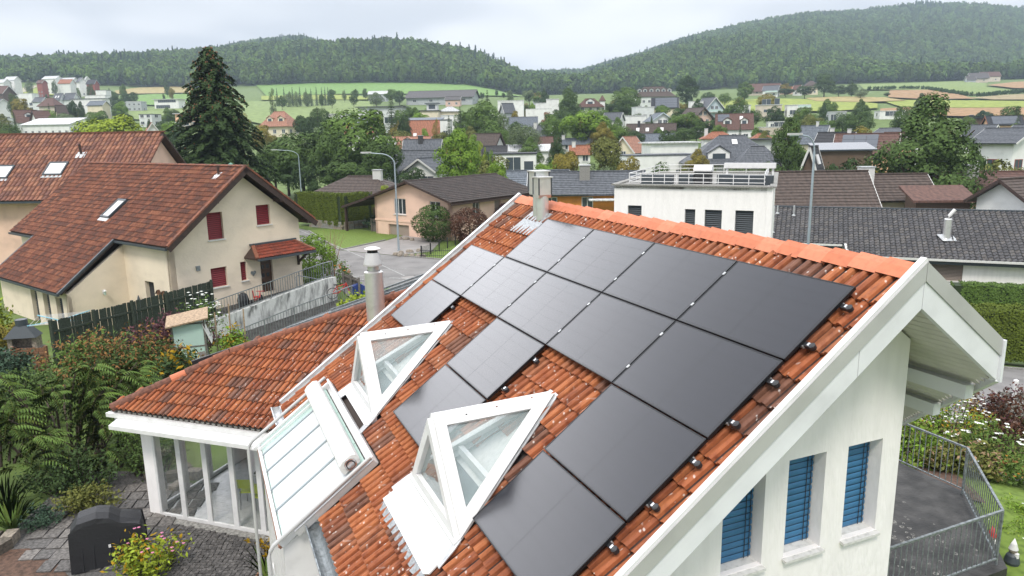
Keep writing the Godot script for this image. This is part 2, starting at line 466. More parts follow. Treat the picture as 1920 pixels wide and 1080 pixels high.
func main_house():
	var h := thing("main_house","white rendered house with orange clay tiled roof carrying black solar panels","house",HX)
	var RS := main_roof()
	var ty := func(t: float,off: float) -> float: return 8.023 + off - 0.7335 * absf(t + 0.5)
	# roof boards under the tiles,near and far slope
	var st := mb()
	prism(st,[RS * Vector3(0,-0.03,0.0),RS * Vector3(9.68,-0.03,0.0),RS * Vector3(9.68,-0.03,6.52),RS * Vector3(0,-0.03,6.52)],RS.basis.y * -0.16)
	obj("roof_boards",st,M.underlay,h)
	st = mb()
	var far := []
	for p in [[-2.4,-0.5],[7.27,-0.5],[7.27,-1.75],[3.55,-5.2],[-2.4,-5.2]]: far.append(Vector3(p[0],ty.call(p[1],-0.15),p[1]))
	prism(st,far,Vector3(0,-0.14,0.0))
	obj("roof_far_side",st,M.underlay,h)
	# tiles
	var w := 9.60 / 32.0; var spots := []
	for r in range(-1,17):
		var zl := 0.61 + 0.375 * r
		for c in 32:
			var x := 0.07 + w * (c + 0.5); var z0 := zl - 0.42
			var s := x - 2.4; var t := RIDGE_T + (z0 + 0.25) * cos(SL)
			var skip := false
			for cc in [0.37,4.36]:
				if t > 2.35 and t < 3.80 and absf(s - cc) < (t - 2.2) * 0.60: skip = true
				if t > 3.60 and t < 3.86 and absf(s - cc) < 0.85: skip = true
			if s > -1.42 and s < 2.42 and t > 3.86: skip = true
			if skip: continue
			var hid := false
			for p in panel_cells():
				var q := panel_at(p[0],p[1]); var zc := z0 + 0.21
				if x > q.x - 0.03 and x < q.x + 1.75 and zc > q.y - 0.1 and zc < q.y + 1.12: hid = true
			spots.append([x,maxf(z0,0.10),hid,-0.035 if r < 0 else 0.0])
	lay_tiles(h,RS,spots,w,0.42)
	# ridge caps: newer and paler than the roof,each lapping the next
	st = mb()
	var pr := [Vector2(-0.19,-0.125),Vector2(-0.09,-0.035),Vector2(0.0,0.012),Vector2(0.09,-0.035),Vector2(0.19,-0.125)]
	var L := 0.375
	for i in 4:
		var a: Vector2 = pr[i]; var b: Vector2 = pr[i + 1]
		quad(st,Vector3(0,a.y + 0.024,a.x * 1.06),Vector3(0,b.y + 0.024,b.x * 1.06),Vector3(L,b.y,b.x * 0.97),Vector3(L,a.y,a.x * 0.97))
		quad(st,Vector3(0,a.y + 0.024,a.x * 1.06),Vector3(0,a.y - 0.005,a.x * 1.02),Vector3(0,b.y - 0.005,b.x * 1.02),Vector3(0,b.y + 0.024,b.x * 1.06))
		quad(st,Vector3(L,a.y,a.x * 0.97),Vector3(L,b.y,b.x * 0.97),Vector3(L,b.y - 0.025,b.x * 0.92),Vector3(L,a.y - 0.025,a.x * 0.92))
	var cap := done(st)
	for i in 27:
		obj("ridge_tile",cap,M[["clay_new","clay_new_pale","clay_new_deep"][rng.randi() % 3]],h,Transform3D(Basis(Vector3.UP,rng.randf_range(-0.012,0.012)),Vector3(-2.33 + 0.355 * i,RIDGE_Y + 0.014 + rng.randf_range(-0.006,0.006),RIDGE_T + 0.02)))
	# verge trim on both ends
	st = mb(); bar(st,RS * Vector3(9.705,0.06,-0.02),RS * Vector3(9.705,0.06,6.66),0.065,0.12,RS.basis.y)
	obj("verge_trim",st,M.white_paint,h)
	st = mb(); bar(st,RS * Vector3(-0.02,0.05,-0.02),RS * Vector3(-0.02,0.05,6.58),0.11,0.12,RS.basis.y)
	bar(st,RS * Vector3(0.06,0.025,-0.02),RS * Vector3(0.06,0.025,6.58),0.08,0.05,RS.basis.y)
	obj("verge_trim",st,M.zinc,h)
	# bargeboards on the near gable: a grey metal one over a white one,left and right of the peak
	var face := func(called: String,t0: float,t1: float,top: float,low: float,s: float,m: Material):
		var q := mb()
		prism(q,[Vector3(s,ty.call(t0,top),t0),Vector3(s,ty.call(t1,top),t1),Vector3(s,ty.call(t1,low),t1),Vector3(s,ty.call(t0,low),t0)],Vector3(-0.06,0,0))
		obj(called,q,m,h)
	face.call("bargeboard",-0.496,4.95,0.0,-0.19,7.352,M.fascia_grey)
	face.call("bargeboard",-1.782,-0.504,0.0,-0.19,7.352,M.fascia_grey)
	face.call("bargeboard",-0.496,0.296,-0.192,-0.47,7.335,M.fascia_white)
	face.call("bargeboard",0.304,4.90,-0.192,-0.47,7.335,M.fascia_white)
	face.call("bargeboard",-1.78,-0.504,-0.192,-0.47,7.335,M.fascia_white)
	st = mb(); box(st,Vector3(7.31,ty.call(-1.80,-0.235),-1.80),Vector3(0.12,0.47,0.035)); obj("bargeboard_end",st,M.fascia_white,h)
	# gable wall with three deep window openings,the left one cut by the slope
	var gx := Transform3D(Basis(Vector3(0,0,-1),Vector3.UP,Vector3.RIGHT),Vector3(6.6,0,0))
	var und := func(t: float) -> float: return ty.call(t,-0.46)
	var poly := PackedVector2Array([Vector2(-4.4,0),Vector2(1.35,0),Vector2(1.35,und.call(-1.35)),Vector2(0.5,und.call(-0.5)),Vector2(-4.4,und.call(4.4))])
	var holes := [PackedVector2Array([Vector2(-1.215,4.64),Vector2(-0.66,4.64),Vector2(-0.66,5.745),Vector2(-1.215,5.34)]),rect2(-0.345,4.64,0.19,5.80),rect2(0.52,4.64,1.056,5.795)]
	st = mb(); wall(st,poly,holes,0.24,gx)
	obj("gable_wall",st,M.white_render,h)
	for i in 3:
		var hp: PackedVector2Array = holes[i]
		var x0 := hp[0].x; var x1 := hp[1].x
		var bl := part("roller_blind",h,gx)
		st = mb(); box(st,Vector3((x0 + x1) / 2,5.2,-0.215),Vector3(x1 - x0 + 0.02,1.3,0.02)); obj("backing",st,M.dark_gap,bl)
		var slat := mb()
		for k in 5:
			var a0 := -0.9 + 1.8 * k / 5.0; var a1 := -0.9 + 1.8 * (k + 1) / 5.0
			quad(slat,Vector3(0,sin(a0) * 0.044,cos(a0) * 0.030),Vector3(1,sin(a0) * 0.044,cos(a0) * 0.030),Vector3(1,sin(a1) * 0.044,cos(a1) * 0.030),Vector3(0,sin(a1) * 0.044,cos(a1) * 0.030))
		var sm := done(slat)
		for k in 15:
			var y := 4.69 + 0.076 * k; var l := x0 + 0.006; var r := x1 - 0.012
			if i == 0: l = maxf(l,x0 + (y + 0.04 - 5.34) / (5.745 - 5.34) * (x1 - x0))
			if y > 5.77 or l > r - 0.05: continue
			obj("slat",sm,M.shutter_blue,bl,Transform3D(Basis(Vector3(r - l,0,0),Vector3.UP,Vector3.BACK),Vector3(l,y,-0.19)))
		st = mb()
		for xx in [x1 - 0.05,x1 - 0.11]: bar(st,Vector3(xx,4.66,-0.152),Vector3(xx,5.72,-0.152),0.006,0.006)
		obj("cord",st,M.black_plastic,bl)
		st = mb(); prism(st,[gx * Vector3(x0 - 0.02,4.655,-0.2),gx * Vector3(x1 + 0.02,4.655,-0.2),gx * Vector3(x1 + 0.02,4.625,0.065),gx * Vector3(x0 - 0.02,4.625,0.065)],Vector3(0,-0.03,0))
		obj("window_sill",st,M.white_dirty,h)
	# the walls behind
	st = mb(); prism(st,[Vector3(6.595,0,-1.352),Vector3(3.6,0,-4.352),Vector3(-2.0,0,-4.352),Vector3(-2.0,0,4.4),Vector3(-1.8,0,4.4),Vector3(-1.8,0,-4.15),Vector3(3.5,0,-4.15),Vector3(6.4,0,-1.25)],Vector3(0,4.2,0))
	prism(st,[Vector3(6.595,4.2,-1.352),Vector3(6.595,und.call(-1.35),-1.352),Vector3(3.6,4.42,-4.352),Vector3(3.6,4.2,-4.352)],Vector3(-0.15,0,0.15))
	prism(st,[Vector3(-2.0,4.2,-4.35),Vector3(-2.0,4.2,4.4),Vector3(-2.0,und.call(4.4),4.4),Vector3(-2.0,und.call(-0.5),-0.5),Vector3(-2.0,und.call(-4.35),-4.35)],Vector3(0.2,0,0))
	obj("rear_wall",st,M.white_render,h)
	st = mb(); box(st,Vector3(4.35,1.95,4.3),Vector3(4.1,3.9,0.2)); box(st,Vector3(-1.5,1.95,4.3),Vector3(0.6,3.9,0.2))
	obj("garden_wall",st,M.white_render,h)
	# boards under the far slope,seen below the gable peak
	for i in 46:
		var t := -0.56 - 0.115 * i
		var sm_ := 7.29 if t > -1.72 else 7.29 - (-1.72 - t) * 1.07
		var s0 := 6.3 if t > -1.3 else 6.45 - (-1.35 - t)
		if sm_ - s0 < 0.1 or t < -5.1: continue
		st = mb(); var y: float = und.call(t) + 0.03
		prism(st,[Vector3(s0,y,t),Vector3(sm_,y,t),Vector3(sm_,y - 0.0735 * 0.95,t - 0.095),Vector3(s0,y - 0.0735 * 0.95,t - 0.095)],Vector3(0,0.02,0))
		obj("soffit_board",st,M.soffit_board,h)
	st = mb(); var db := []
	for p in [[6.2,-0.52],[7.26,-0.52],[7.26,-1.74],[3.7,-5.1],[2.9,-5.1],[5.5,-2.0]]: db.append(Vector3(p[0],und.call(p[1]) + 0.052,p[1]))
	prism(st,db,Vector3(0,0.02,0)); obj("soffit_gap_shade",st,M.dark_gap,h)  # near-black sheet added above the boards: gap shade put in by colour
	for q in [[-2.15,6.85],[-3.25,5.7]]:
		st = mb(); var y2: float = und.call(q[0])
		box(st,Vector3(q[1] - 0.75,y2 - 0.075,q[0] + 0.06),Vector3(1.5,0.17,0.14)); obj("purlin",st,M.fascia_white,h)
	st = mb(); bar(st,Vector3(7.33,und.call(-1.78) + 0.03,-1.80),Vector3(3.57,und.call(-5.25) + 0.03,-5.31),0.05,0.11)
	obj("eave_board",st,M.fascia_white,h)
	# gutters
	st = mb(); gutter(st,Vector3(2.42,4.00,4.90),Vector3(7.28,4.00,4.90),0.095); obj("gutter",st,M.galvanised,h)
	st = mb(); gutter(st,Vector3(-2.48,4.02,4.90),Vector3(-1.45,4.02,4.90),0.085); obj("gutter",st,M.zinc,h)
	# two flues with square steel cowls,on a lead apron
	var fy := RIDGE_Y - 0.7335 * 0.36
	st = mb(); prism(st,[RS * Vector3(1.28,0.055,0.34),RS * Vector3(2.12,0.055,0.34),RS * Vector3(2.16,0.055,0.98),RS * Vector3(1.24,0.055,0.98)],RS.basis.y * 0.012)
	obj("lead_apron",st,M.lead,h)
	for q in [[-0.84,-0.22,0.50,0.30,0.44],[-0.52,-0.14,0.46,0.26,0.38]]:
		var fl := part("flue",h,Transform3D(Basis.IDENTITY,Vector3(q[0],fy - 0.05,q[1])))
		st = mb(); lathe(st,[[0.12,-0.1],[0.12,q[2] + 0.05]],Vector3.ZERO,20); obj("pipe",st,M.steel,fl)
		st = mb()
		var hw: float = q[3] / 2.0; var y0: float = q[2]; var y1: float = y0 + q[4]
		box(st,Vector3(0,(y0 + y1) / 2 + 0.03,0),Vector3(q[3],q[4] - 0.06,q[3]))
		prism(st,[Vector3(-hw,y0 + 0.06,-hw),Vector3(hw,y0 + 0.06,-hw),Vector3(hw * 0.75,y0,-hw),Vector3(-hw * 0.75,y0,-hw)],Vector3(0,0,hw * 2))
		obj("cowl",st,M.steel,fl)
		for sx in [-1,1]: for sz in [-1,1]:
			st = mb(); bar(st,Vector3(hw * sx,y0 + 0.06,hw * sz),Vector3(hw * sx,y1,hw * sz),0.022,0.022); obj("cowl_seam",st,M.shutter_dark,fl)
		st = mb(); box(st,Vector3(0,y1 + 0.012,0),Vector3(q[3] + 0.05,0.024,q[3] + 0.05)); obj("cowl_lid",st,M.steel,fl)
	# snow hooks: thin clips here and there on the tiles
	for q in [[1.62,2.62],[2.56,3.05],[5.15,2.35],[6.02,2.3],[6.0,5.7],[4.45,4.9],[6.35,3.35],[8.3,6.0],[5.2,6.1],[1.1,4.1],[7.2,5.95]]:
		st = mb(); bar(st,RS * Vector3(q[0],0.06,q[1]),RS * Vector3(q[0],0.06,q[1] + 0.12),0.02,0.006,RS.basis.y)
		bar(st,RS * Vector3(q[0],0.06,q[1] + 0.12),RS * Vector3(q[0],0.15,q[1] + 0.10),0.02,0.006,RS.basis.z)
		obj("snow_hook",st,M.clay_edge,h)
	for k in 2: glass_dormer(h,[0.37,4.36][k])

func glass_dormer(h: Node3D,c: float):
	# a tent of glass: a triangle upright over the eave side and two sloping sides that run into the roof
	var d := part("glass_dormer",h)
	var pk := Vector3(c,6.06,3.66); var ap := Vector3(c,6.09,2.08)
	var bl := Vector3(c - 0.87,4.96,3.66); var br := Vector3(c + 0.87,4.96,3.66)
	var st := mb()
	var frame := func(sf: SurfaceTool,a: Vector3,b: Vector3,e: Vector3,wd: float,th: float) -> Array:
		# a triangular frame: outline a b e,mitred inwards by wd,of thickness th
		var n := (b - a).cross(e - a).normalized()
		var p := [a,b,e]; var inn := []
		for i in 3:
			var u: Vector3 = ((p[(i + 1) % 3] as Vector3) - p[i]).normalized(); var v: Vector3 = ((p[(i + 2) % 3] as Vector3) - p[i]).normalized()
			var half := acos(clampf(u.dot(v),-1,1)) / 2.0
			inn.append((p[i] as Vector3) + (u + v).normalized() * wd / sin(half))
		for i in 3:
			prism(sf,[p[i],p[(i + 1) % 3],inn[(i + 1) % 3],inn[i]],n * th)
		return inn
	var fi: Array = frame.call(st,bl,br,pk,0.12,0.06)
	obj("front_frame",st,M.white_paint,d)
	st = mb(); var ri: Array = frame.call(st,br,ap,pk,0.135,0.06); obj("side_frame",st,M.white_paint,d)
	st = mb(); var li: Array = frame.call(st,ap,bl,pk,0.135,0.06); obj("side_frame",st,M.white_paint,d)
	st = mb(); tri(st,fi[0],fi[1],fi[2]); obj("front_pane",st,M.dormer_glass,d)
	st = mb(); tri(st,ri[0],ri[1],ri[2]); obj("side_pane",st,M.dormer_glass,d)
	st = mb(); tri(st,li[0],li[1],li[2]); obj("side_pane",st,M.dormer_glass,d)
	st = mb()
	for t in [0.25,0.5,0.8]:
		var p: Vector3 = br.lerp(ap,t) * 0.07 + pk.lerp(ap,t) * 0.93
		box(st,p + Vector3(0.03,0.05,0.0),Vector3(0.022,0.022,0.022))
	obj("screw",st,M.clamp_silver,d)
	# the lining inside: pale plaster,a white rail and a dark floor below
	var RS := main_roof(); var x := c + 2.4; var z := func(t: float) -> float: return (t - RIDGE_T) / cos(SL)
	st = mb(); prism(st,[RS * Vector3(x - 0.35,-0.02,z.call(2.75)),RS * Vector3(x + 0.35,-0.02,z.call(2.75)),RS * Vector3(x + 0.6,-0.02,z.call(3.2)),RS * Vector3(x - 0.6,-0.02,z.call(3.2))],RS.basis.y * 0.03)
	prism(st,[RS * Vector3(x - 0.02,-0.02,z.call(2.2)),RS * Vector3(x + 0.02,-0.02,z.call(2.2)),RS * Vector3(x + 0.35,-0.02,z.call(2.75)),RS * Vector3(x - 0.35,-0.02,z.call(2.75))],RS.basis.y * 0.032)
	obj("lining",st,M.white_dirty,d)
	st = mb(); prism(st,[RS * Vector3(x - 0.62,-0.02,z.call(3.2)),RS * Vector3(x + 0.62,-0.02,z.call(3.2)),RS * Vector3(x + 0.84,-0.02,z.call(3.64)),RS * Vector3(x - 0.84,-0.02,z.call(3.64))],RS.basis.y * 0.03)
	obj("inner_floor",st,M.dark_flat_roof,d)
	st = mb(); bar(st,Vector3(c - 0.5,5.36,3.15),Vector3(c + 0.5,5.36,3.15),0.07,0.10); obj("inner_rail",st,M.white_paint,d)
	# sill step and white apron on the eave side,with a lead skirt below
	st = mb(); prism(st,[Vector3(c - 0.9,4.99,3.66),Vector3(c + 0.9,4.99,3.66),Vector3(c + 0.9,4.94,3.745),Vector3(c - 0.9,4.94,3.745)],Vector3(0,-0.12,0)); obj("sill",st,M.white_paint,d)
	var z0: float = z.call(3.70); var z1: float = z.call(3.70) + (0.42 if c > 2.0 else 0.13)
	st = mb(); prism(st,[RS * Vector3(x - 0.90,0.06,z0),RS * Vector3(x + 0.90,0.06,z0),RS * Vector3(x + 0.95,0.075,z1 - 0.05),RS * Vector3(x + 0.88,0.075,z1),RS * Vector3(x - 0.96,0.075,z1)],RS.basis.y * 0.02); obj("apron",st,M.white_paint,d)
	if c > 2.0:
		st = mb(); 
		for k in 24:
			var a := x - 0.98 + 1.92 * k / 24.0; var b := x - 0.98 + 1.92 * (k + 1) / 24.0
			var ha := 0.055 + 0.016 * sin(a * 42.0); var hb := 0.055 + 0.016 * sin(b * 42.0)
			quad(st,RS * Vector3(a,ha + 0.01,z1 - 0.02),RS * Vector3(b,hb + 0.01,z1 - 0.02),RS * Vector3(b,hb,z1 + 0.11),RS * Vector3(a,ha,z1 + 0.11 + 0.008 * (k % 3)))
		obj("lead_skirt",st,M.lead,d)
	for s in [-1,1]:
		st = mb(); prism(st,[RS * Vector3(x + s * 0.02,0.055,z.call(2.02)),RS * Vector3(x + s * 0.11,0.055,z.call(2.02)),RS * Vector3(x + s * 0.97,0.085,z.call(3.7)),RS * Vector3(x + s * 1.02,0.085,z.call(3.9)),RS * Vector3(x + s * 0.80,0.05,z.call(3.9))],RS.basis.y * 0.012)
		obj("side_flashing",st,M.zinc,d)

func solar_panels():
	var RS := HX * main_roof()
	var W := 1.725; var D := 1.0717
	var st := mb()
	for q in [[W / 2,0.006,W,0.012],[W / 2,D - 0.006,W,0.012]]: box(st,Vector3(q[0],-0.0175,q[1]),Vector3(q[2],0.037,q[3]))
	for xx in [0.006,W - 0.006]: box(st,Vector3(xx,-0.0175,D / 2),Vector3(0.012,0.037,D - 0.024))
	var frame := done(st)
	st = mb(); box(st,Vector3(W / 2,-0.0066,D / 2),Vector3(W - 0.024,0.010,D - 0.024)); var sheet := done(st)
	var cw := (W - 0.06) / 2.0; var cd := (D - 0.05) / 6.0
	st = mb(); box(st,Vector3(cw / 2 - 0.004,-0.0025,cd / 2 - 0.002),Vector3(cw - 0.010,0.003,cd - 0.006)); var cell := done(st)
	st = mb(); box(st,Vector3(0,-0.058,0),Vector3(W + 0.02,0.036,0.04)); var rail := done(st)
	st = mb(); box(st,Vector3(0,0.004,0),Vector3(0.030,0.008,0.045)); box(st,Vector3(0,0.008,0),Vector3(0.012,0.006,0.012)); var clamp := done(st)
	st = mb(); box(st,Vector3(0.05,-0.06,0),Vector3(0.11,0.045,0.05)); lathe(st,[[0.0,-0.08],[0.035,-0.075],[0.035,-0.03],[0.02,-0.022],[0.0,-0.02]],Vector3(0.10,0,0),10); var hook := done(st)
	st = mb(); box(st,Vector3(0.075,-0.033,0),Vector3(0.05,0.012,0.035)); var hook_top := done(st)
	var row := ["in the top row under the ridge","in the second row from the ridge","in the third row from the ridge","in the lowest row"]
	var col := {-1: "against the far verge",0: "second from the far verge",1: "third from the far verge",2: "next to last toward the gable",3: "nearest the white gable"}
	for p in panel_cells():
		var c: int = p[0]; var r: int = p[1]
		var q := panel_at(c,r)
		var lab := "black solar panel %s, %s" % [row[r],col[c]]
		if c == 0 and r == 0: lab = "black solar panel in the top row, touching the twin steel flues"
		if c == -1 and r == 2: lab = "black solar panel against the far verge, above the small far glass dormer"
		if c == 1 and r == 3: lab = "black solar panel lying between the two glass dormers"
		if c == 3 and r == 3: lab = "black solar panel lowest on the roof, right beside the near glass dormer"
		var t := thing("solar_module",lab,"solar panel",RS * Transform3D(Basis.IDENTITY,Vector3(q.x + 0.01,0.171,q.y + 0.01)),"solar panels on the tiled roof")
		obj("frame",frame,M.solar_frame,t); obj("backing_sheet",sheet,M.solar_sheet,t)
		for i in 2: for k in 6:
			obj("cell",cell,M.solar_cell,t,Transform3D(Basis.IDENTITY,Vector3(0.03 + cw * i + (0.004 if i == 1 else 0.0),0,0.025 + cd * k)))
		for z in [0.22,0.82]: obj("mounting_rail",rail,M.zinc,t,Transform3D(Basis.IDENTITY,Vector3(W / 2,0,z)))
		var right_free := true
		for o in panel_cells():
			if o[0] == c + 1 and o[1] == r: right_free = false
		for z in [0.24,0.80]:
			if right_free:
				obj("end_clamp",hook,M.black_plastic,t,Transform3D(Basis.IDENTITY,Vector3(W + 0.0,0,z)))
				obj("clamp_plate",hook_top,M.clamp_silver,t,Transform3D(Basis.IDENTITY,Vector3(W + 0.0,0,z)))
			else:
				obj("clamp",clamp,M.zinc,t,Transform3D(Basis.IDENTITY,Vector3(W + 0.010,0,z)))

func conservatory():
	var k := thing("conservatory","white lean-to conservatory with glass roof under a white fabric sunblind","conservatory",HX)
	var RS := main_roof()
	var P := func(s: float,y: float,z: float) -> Vector3: return RS * Vector3(s + 2.4,y,z)
	var z0 := 5.56; var z1 := 7.22
	var st := mb()
	# side rails and cross members of the roof frame
	for s in [-1.30,2.36]: bar(st,P.call(s,0.09,z0),P.call(s,0.09,z1 + 0.02),0.06,0.09,RS.basis.y)
	bar(st,P.call(-1.3,0.085,z1),P.call(2.36,0.085,z1),0.06,0.07,RS.basis.y)
	obj("roof_frame",st,M.white_paint,k)
	for i in 5:
		var a: float = [-1.24,-0.62,0.10,0.82,1.54][i]; var b: float = [-0.64,0.08,0.80,1.52,2.30][i]
		st = mb(); prism(st,[P.call(a,0.09,z0 + 0.1),P.call(b,0.09,z0 + 0.1),P.call(b,0.09,z1 - 0.04),P.call(a,0.09,z1 - 0.04)],RS.basis.y * 0.012)
		obj("roof_pane",st,M.milk_glass,k)
		if i > 0:
			st = mb(); prism(st,[P.call(a + 0.005,0.135,z0 + 0.3),P.call(b - 0.005,0.135,z0 + 0.3),P.call(b - 0.005,0.135,z1 - 0.08),P.call(a + 0.005,0.135,z1 - 0.08)],RS.basis.y * 0.006)
			obj("sunblind_strip",st,M.blind_fabric,k)
			st = mb(); bar(st,P.call(a - 0.01,0.145,z0 + 0.3),P.call(a - 0.01,0.145,z1 - 0.05),0.045,0.03,RS.basis.y); obj("glazing_bar",st,M.blind_bar,k)
	st = mb(); bar(st,P.call(-0.95,0.15,z0 + 0.3),P.call(-0.95,0.15,z1),0.03,0.04,RS.basis.y); bar(st,P.call(-1.15,0.17,z0),P.call(-1.15,0.17,z1 + 0.1),0.05,0.03,RS.basis.y)
	obj("guide_rail",st,M.white_paint,k)
	# fabric roller across the top,with a round end cap
	st = mb(); var ca: Vector3 = P.call(-1.26,0.26,z0 + 0.26); var cb: Vector3 = P.call(2.30,0.26,z0 + 0.26)
	var od := []
	for q in [[-0.16,-0.07],[-0.17,0.0],[-0.14,0.07],[-0.06,0.10],[0.08,0.10],[0.14,0.06],[0.15,-0.02],[0.12,-0.08]]: od.append(ca + RS.basis.z * -q[0] + RS.basis.y * q[1])
	prism(st,od,cb - ca); obj("roller_cassette",st,M.white_dirty,k)
	st = mb(); tube(st,[cb + Vector3(0.004,0,0),cb + Vector3(0.03,0,0)],0.090,18); obj("end_cap",st,M.clamp_silver,k)
	st = mb(); tube(st,[cb + Vector3(0.03,0,0),cb + Vector3(0.037,0,0)],0.068,18); obj("end_cap_ring",st,M.black_plastic,k)
	st = mb(); tube(st,[cb + Vector3(0.036,0,0),cb + Vector3(0.046,0,0)],0.054,18); obj("end_cap_hub",st,M.clamp_silver,k)
	st = mb(); bar(st,P.call(-1.36,0.10,z0 - 0.03),P.call(2.42,0.10,z0 - 0.03),0.035,0.14,RS.basis.y); bar(st,P.call(-1.36,0.04,z0 + 0.03),P.call(2.42,0.04,z0 + 0.03),0.12,0.04,RS.basis.y)
	obj("top_channel",st,M.white_paint,k)
	# tubes beside the roof that bend down into posts
	for s in [-1.42,2.46]:
		st = mb(); var pts := [P.call(s,0.20,z0 - 0.02),P.call(s,0.20,z1 + 0.06)]
		var e: Vector3 = P.call(s,0.17,z1 + 0.14); pts.append(e + Vector3(0,0.0,0.0)); pts.append(e + Vector3(0,-0.09,0.03)); pts.append(Vector3(s,0.0,e.z + 0.03))
		tube(st,pts,0.030,10); obj("post_tube",st,M.fascia_grey,k)
	st = mb(); bar(st,P.call(2.43,0.08,z0 - 0.02),P.call(2.43,0.08,z1 - 0.25),0.03,0.10,RS.basis.y); obj("side_flashing",st,M.fascia_grey,k)
	st = mb(); bar(st,P.call(-1.28,0.03,z1 + 0.06),P.call(2.30,0.03,z1 + 0.06),0.05,0.05,RS.basis.y); obj("drip_strip",st,M.rust_strip,k)
	# upright front and the end towards the camera
	var ey: float = (P.call(0.0,0.03,z1) as Vector3).y; var ez: float = (P.call(0.0,0.03,z1) as Vector3).z - 0.03
	for i in 6:
		var s := -1.22 + 3.5 * i / 5.0
		st = mb(); box(st,Vector3(s,ey / 2,ez),Vector3(0.09,ey,0.09)); obj("mullion",st,M.white_paint,k)
		if i < 5:
			st = mb(); box(st,Vector3(s + 0.35,ey / 2,ez),Vector3(0.60,ey - 0.3,0.014)); obj("front_pane",st,M.glass,k)
	for y in [0.08,1.35,ey - 0.05]:
		st = mb(); box(st,Vector3(0.53,y,ez),Vector3(3.48,0.09,0.07)); obj("rail",st,M.white_paint,k)
	var dx := 2.32; var wd := ez - 4.42
	var ex := Transform3D(Basis(Vector3(0,0,-1),Vector3.UP,Vector3.RIGHT),Vector3(dx,0,ez))
	st = mb()
	var win := PackedVector2Array([Vector2(0.20,2.35),Vector2(wd - 0.16,2.35),Vector2(wd - 0.12,2.45),Vector2(wd - 0.12,2.85),Vector2(wd - 0.22,3.0),Vector2(0.26,3.0),Vector2(0.18,2.88),Vector2(0.16,2.45)])
	wall(st,PackedVector2Array([Vector2(0,0),Vector2(wd,0),Vector2(wd,ey + 0.5),Vector2(0,ey)]),[win,rect2(0.14,0.3,wd - 0.1,2.05)],0.07,ex)
	obj("end_door",st,M.white_paint,k)
	st = mb(); prism(st,[ex * Vector3(0.16,2.35,-0.03),ex * Vector3(wd - 0.12,2.35,-0.03),ex * Vector3(wd - 0.12,3.0,-0.03),ex * Vector3(0.16,3.0,-0.03)],Vector3(-0.01,0,0)); obj("door_pane",st,M.window_glass,k)
	st = mb(); prism(st,[ex * Vector3(0.14,0.3,-0.03),ex * Vector3(wd - 0.1,0.3,-0.03),ex * Vector3(wd - 0.1,2.05,-0.03),ex * Vector3(0.14,2.05,-0.03)],Vector3(-0.01,0,0)); obj("door_panel",st,M.milk_glass,k)

# ---------- the single-storey wing set at 45 degrees ----------
func ext_frame() -> Transform3D: return Transform3D(Basis(Vector3.UP,-0.330),Vector3(-9.02,0,-16.96))

